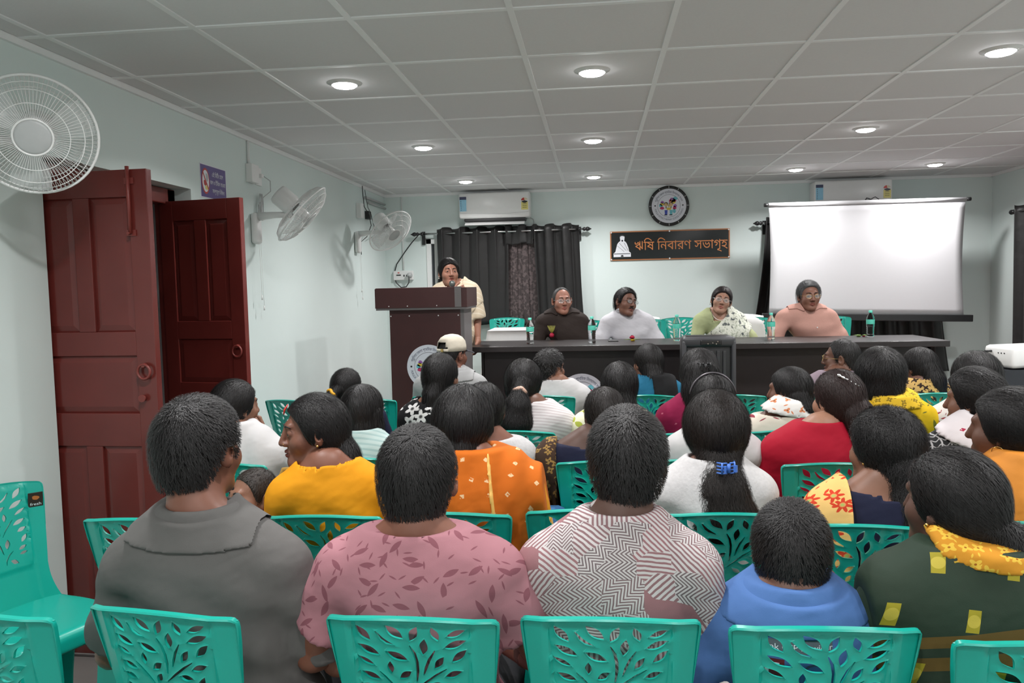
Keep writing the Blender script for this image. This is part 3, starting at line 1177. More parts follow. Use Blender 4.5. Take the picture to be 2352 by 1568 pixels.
# projector on its carton, on a stool
o = empty('stool', (2.62, 4.98, 0), 0, 'plain wooden stool under the projector carton', 'stool')
bm = B()
box(bm, (-.25, -.2, .68), (.25, .2, .715), bev=.004)
obj('seat', bm, M('stool_wood', (.10, .055, .03), .5), o)
for x in (-.2, .2):
    for y in (-.15, .15):
        bm = B()
        box(bm, (x - .018, y - .018, 0), (x + .018, y + .018, .68))
        obj('leg', bm, MATS['stool_wood'], o)
pr = at(2304, 850, 4.80)
o = empty('carton', (pr.x + .16, 4.80 + .14, .715), .0, 'black and blue carton under the white projector', 'carton')
bm = B()
box(bm, (-.16, -.14, 0), (.24, .14, pr.z - .715))
obj('front_panel', bm, M('carton_black', (.02, .022, .028), .4, var=.2, vs=8), o)
bm = B()
box(bm, (-.1615, -.1395, .001), (-.1595, .1395, pr.z - .716))
obj('side_panel', bm, M('carton_blue', (.10, .30, .62), .4), o)
o = empty('projector', (pr.x + .16, 4.94, pr.z), .30, 'white projector on the black and blue carton', 'projector')
bm = B()
box(bm, (-.15, -.11, .006), (.15, .11, .135), bev=.022)
obj('case', bm, MATS['white_plastic'], o, True)
bm = B()
box(bm, (.02, -.1125, .07), (.05, -.109, .082), bev=.002)
for k in range(3):
    box(bm, (-.1515, -.05 + k * .022, .09), (-.149, -.042 + k * .022, .096))
tube(bm, [(-.05, -.109, .04), (-.05, -.112, .04)], .006, 8)
obj('ports', bm, MATS['black_plastic'], o)
bm = B()
tube(bm, [(.035, -.109, .035), (.035, -.1112, .035)], .018, 20)
obj('sensor', bm, MATS['grey_plastic'], o)
bm = B()
tube(bm, [(-.15, .05, .10), (-.19, .055, .10)], .007, 8)
tube(bm, [(-.19, .055, .10), (-.24, .06, .085), (-.27, .08, .03), (-.275, .10, -.2), (-.27, .14, -.6)], .004, 6)
obj('power_cable', bm, MATS['black_plastic'], o)
# ------------------------------------------------------------------ soft shapes: signed distances, meshed by surface nets


class Soft:
    """a union of blended round cones, ellipsoids and cut-outs"""

    def __init__(s):
        s.p = []

    def cone(s, a, b, ra, rb, k=.02, neg=False, flat=False, sq=None):
        a, b = np.array(a, float), np.array(b, float)
        d = b - a
        L2 = max(float(d @ d), 1e-12)
        L = math.sqrt(L2)

        def f(X, Y, Z):
            px, py, pz = X - a[0], Y - a[1], Z - a[2]
            t0 = (px * d[0] + py * d[1] + pz * d[2]) / L2
            t = np.clip(t0, 0, 1)
            qx, qy, qz = px - t * d[0], py - t * d[1], pz - t * d[2]
            if sq is not None:
                qx, qy, qz = qx * sq[0], qy * sq[1], qz * sq[2]
            r = np.sqrt(qx * qx + qy * qy + qz * qz) - (ra + (rb - ra) * t)
            if flat:
                r = np.maximum(r, (t0 - 1) * L)
            return r
        m = max(ra, rb) * (1 / min(sq) if sq is not None else 1)
        s.p.append((f, np.minimum(a, b) - m, np.maximum(a, b) + m, k, neg))
        return s

    def chain(s, pts, rs, k=.02, sq=None):
        for i in range(len(pts) - 1):
            s.cone(pts[i], pts[i + 1], rs[i], rs[i + 1], k, sq=sq)
        return s

    def ell(s, c, r, k=.02, R=None, neg=False):
        c, r = np.array(c, float), np.array(r, float)
        Rm = np.array(R, float) if R is not None else None

        def f(X, Y, Z):
            x, y, z = X - c[0], Y - c[1], Z - c[2]
            if Rm is not None:
                x, y, z = (Rm[0, 0] * x + Rm[1, 0] * y + Rm[2, 0] * z, Rm[0, 1] * x + Rm[1, 1] * y + Rm[2, 1] * z, Rm[0, 2] * x + Rm[1, 2] * y + Rm[2, 2] * z)
            x, y, z = x / r[0], y / r[1], z / r[2]
            k0 = np.sqrt(x * x + y * y + z * z)
            k1 = np.sqrt((x / r[0]) ** 2 + (y / r[1]) ** 2 + (z / r[2]) ** 2) + 1e-9
            return k0 * (k0 - 1) / k1
        m = r if Rm is None else np.full(3, r.max())
        s.p.append((f, c - m, c + m, k, neg))
        return s

    def add(s, other):
        s.p += other.p
        return s

    def grid(s, xs, ys, zs, pad=.06):
        F = np.full((len(xs), len(ys), len(zs)), 1.0)
        for f, lo, hi, k, neg in s.p:
            ix = [slice(max(0, np.searchsorted(ax, lo[i] - k - pad) - 1), np.searchsorted(ax, hi[i] + k + pad) + 1) for i, ax in enumerate((xs, ys, zs))]
            sub = F[ix[0], ix[1], ix[2]]
            if sub.size == 0:
                continue
            d = f(xs[ix[0]][:, None, None], ys[ix[1]][None, :, None], zs[ix[2]][None, None, :])
            F[ix[0], ix[1], ix[2]] = smax(sub, -d, k) if neg else smin(sub, d, k)
        return F

    def pts(s, P):
        F = np.full(len(P), 1.0)
        for f, lo, hi, k, neg in s.p:
            d = f(P[:, 0], P[:, 1], P[:, 2])
            F = smax(F, -d, k) if neg else smin(F, d, k)
        return F


def smin(a, b, k):
    h = np.clip(.5 + .5 * (b - a) / k, 0, 1)
    return b + (a - b) * h - k * h * (1 - h)


def smax(a, b, k):
    return -smin(-a, -b, k)


_EDG = [(0, 1), (2, 3), (4, 5), (6, 7), (0, 2), (1, 3), (4, 6), (5, 7), (0, 4), (1, 5), (2, 6), (3, 7)]


def snet(F, xs, ys, zs):
    """vertices and quads of the zero surface of F on a rectilinear grid"""
    neg = F < 0
    cnt = np.zeros(tuple(n - 1 for n in F.shape), np.int8)
    for i in (0, 1):
        for j in (0, 1):
            for k in (0, 1):
                cnt += neg[i:neg.shape[0] - 1 + i, j:neg.shape[1] - 1 + j, k:neg.shape[2] - 1 + k]
    act = (cnt > 0) & (cnt < 8)
    I, J, K = np.nonzero(act)
    if not len(I):
        return np.zeros((0, 3)), np.zeros((0, 4), int)
    cid = np.full(act.shape, -1, np.int64)
    cid[I, J, K] = np.arange(len(I))
    cor = [(i, j, k) for i in (0, 1) for j in (0, 1) for k in (0, 1)]
    val = np.stack([F[I + c[0], J + c[1], K + c[2]] for c in cor], 1)
    pos = np.stack([np.stack([xs[I + c[0]], ys[J + c[1]], zs[K + c[2]]], 1) for c in cor], 1)
    acc = np.zeros((len(I), 3))
    n = np.zeros(len(I))
    for a, b in _EDG:
        m = (val[:, a] < 0) != (val[:, b] < 0)
        t = val[m, a] / (val[m, a] - val[m, b])
        acc[m] += pos[m, a] + (pos[m, b] - pos[m, a]) * t[:, None]
        n[m] += 1
    Vt = acc / n[:, None]
    quads = []
    sh = act.shape
    for ax in range(3):
        sl = [slice(None)] * 3
        sl2 = [slice(None)] * 3
        sl[ax], sl2[ax] = slice(0, -1), slice(1, None)
        A, Bq = neg[tuple(sl)], neg[tuple(sl2)]
        i, j, k = np.nonzero(A != Bq)
        o1, o2 = [a for a in range(3) if a != ax]
        idx = np.stack([i, j, k], 1)
        ok = (idx[:, o1] > 0) & (idx[:, o2] > 0) & (idx[:, o1] < sh[o1]) & (idx[:, o2] < sh[o2])
        idx = idx[ok]
        e1, e2 = np.zeros(3, int), np.zeros(3, int)
        e1[o1], e2[o2] = 1, 1
        g = lambda q: cid[q[:, 0], q[:, 1], q[:, 2]]
        q = np.stack([g(idx - e1 - e2), g(idx - e2), g(idx), g(idx - e1)], 1)
        flip = A[i, j, k][ok]
        if ax == 1:
            flip = ~flip
        q[~flip] = q[~flip][:, ::-1]
        quads.append(q)
    q = np.concatenate(quads)
    return Vt, q[(q >= 0).all(axis=1)]


def axis(lo, hi, c, fine=None):
    """grid coordinates lo..hi with spacing c, and spacing fine[2] between fine[0] and fine[1]"""
    if fine is None:
        return np.linspace(lo, hi, max(3, int(math.ceil((hi - lo) / c)) + 1))
    a, b, h = fine
    a, b = max(lo, a), min(hi, b)
    out = [np.arange(a, b + h * .5, h)]
    if a - lo > c:
        out.insert(0, np.linspace(lo, a, max(2, int((a - lo) / c) + 1))[:-1])
    if hi - out[-1][-1] > c:
        s_ = out[-1][-1]
        out.append(np.linspace(s_, hi, max(2, int((hi - s_) / c) + 1))[1:])
    return np.concatenate(out)


def mesh_obj(name, vf, mats, parent=None, mat_idx=None, smooth=True):
    """fast mesh from numpy: vf = list of (verts, faces[, material index])"""
    me = bpy.data.meshes.new(name)
    vs, loops, tot, mi = [], [], [], []
    o = 0
    for it in vf:
        v, f = it[0], it[1]
        if not len(v):
            continue
        vs.append(v)
        loops.append((f + o).ravel())
        tot.append(np.full(len(f), f.shape[1]))
        mi.append(np.full(len(f), it[2] if len(it) > 2 else 0))
        o += len(v)
    v, l, t, mi = np.concatenate(vs), np.concatenate(loops), np.concatenate(tot), np.concatenate(mi)
    me.vertices.add(len(v))
    me.vertices.foreach_set('co', v.astype(np.float32).ravel())
    me.loops.add(len(l))
    me.loops.foreach_set('vertex_index', l.astype(np.int32))
    me.polygons.add(len(t))
    me.polygons.foreach_set('loop_start', np.concatenate([[0], np.cumsum(t)[:-1]]).astype(np.int32))
    me.polygons.foreach_set('loop_total', t.astype(np.int32))
    me.polygons.foreach_set('material_index', mi.astype(np.int32))
    me.polygons.foreach_set('use_smooth', np.full(len(t), smooth))
    me.update(calc_edges=True)
    for m in (mats if isinstance(mats, (list, tuple)) else [mats]):
        me.materials.append(m)
    return link(bpy.data.objects.new(name, me), parent)


# ------------------------------------------------------------------ the turquoise plastic chair
ch = Mat('turquoise_plastic', (.0, .36, .29), .30, 0, .5)
ch.b.inputs['Subsurface Weight'].default_value = 0
nz = ch.noise(7, 2)
ch.base(ch.mix(nz, (.003, .29, .228), (.005, .335, .266)))
ch.bump(ch.noise(420, 1), .05, .0006)
TURQ = ch.m
U_ = .0001737
# leaf-shaped holes: tip, tip, width in the units of the moulding drawing
LEAVES = [((475, 230), (655, 445), 62), ((850, 200), (1073, 390), 66), ((1250, 208), (1140, 420), 56), ((1420, 215), (1490, 408), 52), ((1825, 262), (1580, 355), 46), ((1830, 405), (1545, 510), 52),
          ((1820, 535), (1635, 710), 50), ((475, 490), (765, 635), 56), ((830, 565), (1115, 690), 58), ((1330, 375), (1290, 610), 56), ((1545, 625), (1420, 800), 46), ((450, 660), (690, 790), 38), ((880, 705), (880, 885), 44),
          ((1135, 835), (980, 950), 50), ((1755, 835), (1535, 915), 48), ((495, 880), (750, 985), 50), ((1101, 994), (1016, 1130), 44), ((1347, 1010), (1550, 1048), 50), ((1695, 1002), (1567, 1265), 52),
          ((1254, 1130), (1398, 1231), 42), ((900, 1231), (930, 1443), 54), ((1288, 1316), (1127, 1511), 54), ((1466, 1265), (1389, 1418), 46), ((914, 1672), (762, 1762), 46), ((500, 1060), (690, 1130), 48), ((520, 1200), (640, 1370), 50),
          ((560, 1430), (720, 1500), 44), ((560, 1560), (720, 1590), 36), ((1560, 1420), (1400, 1530), 46), ((1640, 1310), (1600, 1420), 30), ((1500, 1590), (1330, 1650), 44), ((1300, 1700), (1180, 1765), 40)]
SLOTS = [([(725, 295), (800, 395), (860, 440), (960, 485)], 34), ([(1142, 470), (1195, 580), (1218, 700), (1216, 830), (1195, 985)], 26), ([(1445, 535), (1370, 660), (1320, 780), (1285, 885)], 24), ([(1570, 795), (1440, 880), (1300, 990), (1165, 1104)], 20),
         ([(735, 860), (800, 930), (900, 1050), (980, 1170)], 18), ([(1118, 1197), (1060, 1350), (1018, 1519)], 22), ([(830, 1490), (920, 1560), (985, 1650), (1005, 1750)], 20)]


def leaf_loop(a, b, w_, n=9):
    a, b = np.array(a, float), np.array(b, float)
    d = b - a
    nrm = np.array([-d[1], d[0]]) / np.linalg.norm(d)
    t = np.linspace(0, 1, n)
    bow = np.sin(pi * t)
    up = [a + d * x + nrm * (w_ * .5 * s_ * (1.15 - .3 * x)) for x, s_ in zip(t, bow)]
    dn = [a + d * x - nrm * (w_ * .5 * s_ * (.85 + .3 * x)) for x, s_ in zip(t, bow)]
    return up[:-1] + dn[::-1][:-1]


def slot_loop(pts, w_):
    pts = [np.array(p, float) for p in pts]
    L, R_ = [], []
    for i, p in enumerate(pts):
        d = pts[min(i + 1, len(pts) - 1)] - pts[max(0, i - 1)]
        n_ = np.array([-d[1], d[0]]) / np.linalg.norm(d)
        e = .35 if i in (0, len(pts) - 1) else 1
        L.append(p + n_ * w_ * .5 * e)
        R_.append(p - n_ * w_ * .5 * e)
    return L + R_[::-1]


def halfw(t):
    return .185 - .030 * np.clip(t / .30, 0, 1) ** 1.2 + .024 * np.clip((t - .32) / .12, 0, 1) ** 2


def chair_back():
    to = lambda p: np.array([(p[0] - 1140) * U_, (p[1] - 95) * U_ * 1.02])
    loops = []
    for a, b, w_ in LEAVES:
        loops.append([to(p) for p in leaf_loop(a, b, w_ * 1.9)])
    for p, w_ in SLOTS:
        loops.append([to(q) for q in slot_loop(p, w_ * 1.5)])
    TB = .44
    tt = np.concatenate([[.004, .012], np.linspace(.03, TB, 24)])
    top = [(x, .018 * (x / .185) ** 2) for x in np.linspace(-.178, .178, 27)]
    outer = [np.array(p) for p in top] + [np.array([halfw(t), t + .017]) for t in tt] + [np.array([x, TB + .017]) for x in np.linspace(halfw(TB), -halfw(TB), 14)[1:-1]] + [np.array([-halfw(t), t + .017]) for t in tt[::-1]]
    pts, edges = [], []

    def add_loop(lp):
        b0 = len(pts)
        pts.extend(lp)
        edges.extend([(b0 + i, b0 + (i + 1) % len(lp)) for i in range(len(lp))])
        return b0, len(lp)
    add_loop(outer)
    rim_ids, hole_ids = set(), set()
    for lp in loops:
        c = np.mean(lp, axis=0)
        b0, n_ = add_loop(lp)
        hole_ids |= set(range(b0, b0 + n_))
        # raised rim just outside the hole
        area = sum(lp[i][0] * lp[(i + 1) % n_][1] - lp[(i + 1) % n_][0] * lp[i][1] for i in range(n_))
        sg = 1 if area > 0 else -1
        off = []
        for i in range(n_):
            d = lp[(i + 1) % n_] - lp[i - 1]
            d = d / (np.linalg.norm(d) + 1e-9)
            off.append(lp[i] + sg * np.array([d[1], -d[0]]) * .0030)
        b0 = len(pts)
        pts.extend(off)
        rim_ids |= set(range(b0, b0 + n_))
    allh = np.array([p for lp in loops for p in lp])
    xb = lambda t: .131 - .020 * np.clip(t / .30, 0, 1)
    g = []
    for t in np.linspace(.012, TB - .006, 30):
        hw = halfw(t)
        for x in list(np.arange(-.176, .177, .016)) + [xb(t) + .003, xb(t) - .003, -xb(t) + .003, -xb(t) - .003, xb(t) + .011, -xb(t) - .011]:
            if abs(x) < hw - .005:
                g.append((x, t + .004))
    for x in np.arange(-.126, .127, .012):
        for t in (.014, .020, .315, .322):
            g.append((x, t))
    g = np.array(g)
    d = np.sqrt(((g[:, None] - allh[None]) ** 2).sum(2)).min(1)
    pts.extend(list(g[d > .0065]))
    vs, _e, fs, ov, *_ = geometry.delaunay_2d_cdt([Vector((float(p[0]), float(p[1]))) for p in pts], edges, [], 2, 1e-6)
    P2 = np.array([[v.x, v.y] for v in vs])
    fs = np.array([f for f in fs if len(f) == 3])
    hole, rim = np.zeros(len(P2)), np.zeros(len(P2))
    for i, o in enumerate(ov):
        if any(q in hole_ids for q in o):
            hole[i] = 1
        if any(q in rim_ids for q in o):
            rim[i] = 1
    ctr = P2[fs].mean(1)
    ok = np.ones(len(fs), bool)
    for lp in loops:
        L = np.array(lp)
        x0, x1 = L.min(0) - 1e-6, L.max(0) + 1e-6
        cand = np.nonzero((ctr >= x0).all(1) & (ctr <= x1).all(1))[0]
        for i in cand:
            c = ctr[i]
            ins = False
            for a, b in zip(L, np.roll(L, -1, 0)):
                if (a[1] > c[1]) != (b[1] > c[1]) and c[0] < (b[0] - a[0]) * (c[1] - a[1]) / (b[1] - a[1]) + a[0]:
                    ins = not ins
            if ins:
                ok[i] = False
    fs = fs[ok]
    x, t = P2[:, 0], P2[:, 1]
    inner = (np.abs(x) < xb(t)) & (t > .017) & (t < .318)
    wing = np.clip(np.abs(x) - xb(t) - .006, 0, 1)
    groove = (np.abs(np.abs(x) - xb(t)) < .0045) & (t > .01)
    y = -.268 + .215 * t + .75 * x * x + wing * .22 + .0035 * inner + .004 * groove
    relief = -.0022 * hole - .0004 * rim
    z = .875 - t * .965

    def sheet(off):
        return np.stack([x, y + off, z], 1)
    back, front = sheet(-.0022 + relief), sheet(.0022)
    n_ = len(x)
    e = np.concatenate([fs[:, [0, 1]], fs[:, [1, 2]], fs[:, [2, 0]]])
    key = {tuple(q) for q in e.tolist()}
    bd = np.array([q for q in e.tolist() if (q[1], q[0]) not in key])
    # orient: back sheet must look to -y
    a, b, c = back[fs[0]]
    if np.cross(b - a, c - a)[1] > 0:
        fb, ff = fs[:, ::-1], fs + n_
        wl = np.stack([bd[:, 0], bd[:, 1], bd[:, 1] + n_, bd[:, 0] + n_], 1)
    else:
        fb, ff = fs, fs[:, ::-1] + n_
        wl = np.stack([bd[:, 1], bd[:, 0], bd[:, 0] + n_, bd[:, 1] + n_], 1)
    allv = np.concatenate([back, front])
    tri = np.concatenate([fb, ff])
    # rolled lip round the top and the upper sides
    path = [(-halfw(.16), .177), (-halfw(.06), .077), (-halfw(.02), .037), (-.1835, .025), (-.179, .0182)] + [(xx, .018 * (xx / .185) ** 2) for xx in np.linspace(-.172, .172, 21)]
    path += [(-a_, b_) for a_, b_ in path[:5][::-1]]
    lv, lf = [], []
    for i, (xx, tt_) in enumerate(path):
        yy = -.268 + .215 * tt_ + .75 * xx * xx + max(0, abs(xx) - xb(tt_) - .006) * .22
        zz = .875 - tt_ * .965
        edge = abs(xx) > .1795
        dep = .004 if i in (0, len(path) - 1) else (.008 if edge else .0125)
        ox, oz = ((.003 if xx > 0 else -.003), 0) if edge else (0, .0035)
        lv += [(xx - ox * .5, yy + .003, zz - oz * .5), (xx + ox, yy + .003, zz + oz), (xx + ox * .8, yy - dep * .8, zz + oz * .8), (xx, yy - dep, zz - .001), (xx - ox * .8, yy - dep * .85, zz - oz * .8)]
    for i in range(len(path) - 1):
        for k in range(5):
            lf.append((i * 5 + k, i * 5 + (k + 1) % 5, (i + 1) * 5 + (k + 1) % 5, (i + 1) * 5 + k))
    return [(allv, tri), (allv, wl), (np.array(lv), np.array(lf))]


def chair_proto():
    root = empty('plastic_chair', (0, 0, 0))
    bk = mesh_obj('backrest', chair_back(), TURQ, root, smooth=False)
    # the sheet is flat-shaded only at hole walls: smooth by angle
    bk.data.polygons.foreach_set('use_smooth', [True] * len(bk.data.polygons))
    bk.data.set_sharp_from_angle(angle=radians(38))
    s_ = Soft()
    xs, ys, zs = axis(-.25, .25, .0125), axis(-.24, .26, .0125), axis(.33, .48, .0075)
    X, Y, Z = xs[:, None, None], ys[None, :, None], zs[None, None, :]
    hw = .205 - .02 * np.clip(-(Y) / .2, 0, 1)
    def rbox(hx, y0, y1, z0, z1, r):
        qx, qy, qz = np.abs(X) - (hx - r), np.abs(Y - (y0 + y1) / 2) - ((y1 - y0) / 2 - r), np.abs(Z - (z0 + z1) / 2) - ((z1 - z0) / 2 - r)
        return np.sqrt(np.maximum(qx, 0) ** 2 + np.maximum(qy, 0) ** 2 + np.maximum(qz, 0) ** 2) + np.minimum(np.maximum(qx, np.maximum(qy, qz)), 0) - r
    F = rbox(hw, -.195, .215, .365, .448, .028)
    F = smax(F, -rbox(hw - .014, -.181, .201, .30, .432, .02), .006)
    dish = .006 * np.exp(-(X / .13) ** 2 - ((Y - 0) / .13) ** 2)
    F = smax(F, Z - (.447 - dish), .006)
    v, q = snet(F, xs, ys, zs)
    mesh_obj('seat', [(v, q)], TURQ, root)
    for sx in (-1, 1):
        for sy in (-1, 1):
            bm = B()
            rings = []
            for t in np.linspace(0, 1, 7):
                z = .41 * (1 - t)
                wd = .060 * (1 - t) ** 2 + .068 - .012 * t
                ox, oy = .196 + .018 * t, (.205 if sy > 0 else .185) + .035 * t
                th = .006
                sec = [(0, 0), (-wd, 0), (-wd, -th), (-th, -th), (-th, -wd), (0, -wd)]
                rings.append([bm.verts.new((sx * (ox + a), sy * (oy + b), z)) for a, b in sec])
            for A, Bq in zip(rings, rings[1:]):
                for k in range(6):
                    f = bm.faces.new((A[k], A[(k + 1) % 6], Bq[(k + 1) % 6], Bq[k]))
            bm.faces.new(rings[0])
            bm.faces.new(rings[-1])
            bmesh.ops.recalc_face_normals(bm, faces=bm.faces)
            obj('leg', bm, TURQ, root)
    return root


CHAIR = chair_proto()
_first = [True]


def chair(x, y, rz, label, z=0, group='turquoise leaf-cut plastic chairs'):
    if _first[0]:
        o = CHAIR
        _first[0] = False
    else:
        o = copy_tree(CHAIR)
    o.location = (x, y, z)
    o.rotation_euler = (0, 0, rz)
    return tag(o, label, 'chair', group)
# ------------------------------------------------------------------ people
SKIN = {}


def skin(col):
    if col in SKIN:
        return SKIN[col]
    m = Mat('skin', col, .48, 0, .4)
    n = m.noise(18, 3)
    b_ = m.mix(n, tuple(c * .88 for c in col), tuple(min(1, c * 1.12) for c in col))
    at_ = m.node('ShaderNodeAttribute')
    at_.attribute_name = 'lip'
    lipc = (col[0] * .82, col[1] * .42, col[2] * .48)
    m.base(m.mix(V(m, at_.outputs['Fac']), b_, lipc))
    m.bump(m.noise(160, 2), .08, .001)
    SKIN[col] = m.m
    return m.m


HAIRM = {}


def hairm(col, rough=.46):
    if col in HAIRM:
        return HAIRM[col]
    m = Mat('hair', col, rough, 0, .3)
    _, X, Y, Z = m.coord()
    vs_ = m.vec(X * 230, Y * 230, Z * 26)
    n = m.noise(1, 3, vs_)
    m.base(m.mix(n, tuple(c * .35 for c in col), tuple(c * 2.1 for c in col)))
    m.bump(n, .55, .004)
    HAIRM[col] = m.m
    return m.m


BLACK = (.0085, .0075, .0075)
BROWNB = (.014, .010, .009)
GREY = (.075, .075, .078)
EYEW = M('eye_white', (.62, .58, .54), .25, var=.02)
IRIS = M('iris_brown', (.012, .007, .005), .15, var=.1)
LENS = Mat('spectacle_lens', (.9, .95, .95), .03)
LENS.b.inputs['Alpha'].default_value = .18
LENS = LENS.m
GOLD = M('gold', (.75, .48, .16), .25, 1.0)

MEN = ([-.16, -.10, -.06, -.034, -.022, -.006, .008, .02, .034, .047, .062, .085, .16], [-.086, -.080, -.070, -.014, .012, .012, -.024, -.022, .024, .060, .078, .088, .092])
WOM = ([-.16, -.10, -.05, -.02, .0, .02, .036, .052, .07, .09, .16], [-.13, -.12, -.10, -.062, -.036, -.030, .0, .040, .066, .084, .090])
BALD = ([-.16, -.10, -.06, -.034, -.022, -.006, .008, .02, .03, .04, .16], [-.08, -.08, -.07, -.03, .004, .012, -.02, -.012, .03, .2, .3])


def rotm(yaw, pitch, roll):
    return np.array(Matrix.Rotation(yaw, 3, 'Z') @ Matrix.Rotation(pitch, 3, 'X') @ Matrix.Rotation(roll, 3, 'Y'))


def wrinkle(seed, n=7, f0=14, f1=42):
    r = np.random.default_rng(seed)
    W_ = [(r.normal(size=3) * np.array([1, 1, .75]), r.uniform(f0, f1), r.uniform(0, 6.28)) for _ in range(n)]
    W_ = [(a / np.linalg.norm(a), f, p) for a, f, p in W_]

    def fn(X, Y, Z):
        wx = X + .02 * np.sin(19 * Z + 11 * Y)
        wz = Z + .03 * np.sin(13 * X + 5 * Y)
        t = 0
        for a, f, p in W_:
            s_ = np.sin(f * (a[0] * wx + a[1] * Y + a[2] * wz) + p)
            t = t + np.sign(s_) * np.abs(s_) ** 1.4 * (16 / f)
        return t / n * 1.6
    return fn


def strands(rng, soft, cut, src, N, length, width, flow, lift, frizz, nseg=5, keep=None):
    """ribbons lying on the hair surface: start points src (n, 3), flow(P) -> directions"""
    if N <= 0 or not len(src):
        return None
    P = src[rng.integers(0, len(src), N)] + rng.normal(0, .002, (N, 3))
    L = length * rng.uniform(.5, 1.3, N)
    pts = []
    e = .002

    def grad(Q):
        f0 = soft.pts(Q)
        g = np.stack([soft.pts(Q + np.eye(3)[i] * e) - f0 for i in range(3)], 1) / e
        return f0, g / (np.linalg.norm(g, axis=1, keepdims=True) + 1e-9)
    start = P.copy()
    off = rng.uniform(.0, .0022, N)
    jit = rng.normal(0, frizz, (N, 3))
    for s_ in range(nseg):
        f0, g = grad(P)
        P = P - g * (f0 - off - lift * (s_ / (nseg - 1)) ** 2)[:, None]
        pts.append((P.copy(), g))
        d = flow(P) + jit + rng.normal(0, frizz * .5, (N, 3))
        d = d - g * (d * g).sum(1, keepdims=True)
        d /= np.linalg.norm(d, axis=1, keepdims=True) + 1e-9
        Q = P + d * (L / (nseg - 1))[:, None]
        P = np.where((cut(Q) > 0)[:, None], P + d * .0004, Q) if cut is not None else Q
    ok = (np.linalg.norm(P - start, axis=1) > .45 * L)
    pts = [(p[ok], g[ok]) for p, g in pts]
    N = int(ok.sum())
    if N == 0:
        return None
    vs = []
    for i, (p, g) in enumerate(pts):
        q = pts[min(i + 1, nseg - 1)][0] - pts[max(i - 1, 0)][0]
        sd = np.cross(q, g)
        sd /= np.linalg.norm(sd, axis=1, keepdims=True) + 1e-9
        w_ = width * (1 - .8 * (i / (nseg - 1)) ** 2)
        vs.append(np.stack([p - sd * w_, p + sd * w_], 1))
    A = np.stack(vs, 1)                     # N, nseg, 2, 3
    idx = np.arange(N * nseg * 2).reshape(N, nseg, 2)
    q = np.stack([idx[:, :-1, 0], idx[:, :-1, 1], idx[:, 1:, 1], idx[:, 1:, 0]], -1).reshape(-1, 4)
    return A.reshape(-1, 3), q


def hand(vf, wrist, dirn, palm, side, sc=1.0, curl=.5, res=.0045, spread=.12):
    """palm, four fingers and a thumb; dirn = along the fingers, palm = the way the palm faces, side = +1 right hand"""
    d = np.array(dirn, float) / np.linalg.norm(dirn)
    p = np.array(palm, float)
    p = p - d * (p @ d)
    p /= np.linalg.norm(p)
    s_ = np.cross(d, p) * side              # towards the thumb
    w_ = np.array(wrist, float)
    S = Soft()
    S.cone(w_, w_ + d * .02 * sc, .026 * sc, .028 * sc, .02, sq=None)
    S.ell(w_ + d * .05 * sc, np.array([.040, .046, .017]) * sc, .018, R=np.stack([s_, d, p], 1))
    for i, (o, ln, r) in enumerate(((.027, .072, .0088), (.009, .082, .0092), (-.010, .076, .0088), (-.027, .060, .0078))):
        b0 = w_ + (d * .085 + s_ * o) * sc
        dd = d + s_ * o / .027 * spread * .5
        cc = curl * (1 + .12 * i)
        for j, fr in enumerate((.42, .32, .26)):
            a_ = cc * (.5 + .75 * j)
            v_ = (dd * cos(a_) + p * sin(a_))
            b1 = b0 + v_ * ln * fr * sc
            S.cone(b0, b1, r * sc * (1 - .08 * j), r * sc * (.94 - .1 * j), .006)
            b0 = b1
    t0 = w_ + (d * .028 + s_ * .026) * sc
    t1 = t0 + (d * .022 + s_ * .024 + p * .008) * sc
    t2 = t1 + (d * .028 + s_ * .010 + p * .014 * curl) * sc
    t3 = t2 + (d * .022 + s_ * .002 + p * .012 * curl) * sc
    S.cone(t0, t1, .014 * sc, .012 * sc, .012)
    S.cone(t1, t2, .0115 * sc, .0105 * sc, .006)
    S.cone(t2, t3, .0105 * sc, .008 * sc, .006)
    lo = np.min([q[1] for q in S.p], 0) - .012
    hi = np.max([q[2] for q in S.p], 0) + .012
    ax = [axis(lo[i], hi[i], res) for i in range(3)]
    v, q = snet(S.grid(*ax, pad=.03), *ax)
    vf.append((v, q))


PEOPLE = []


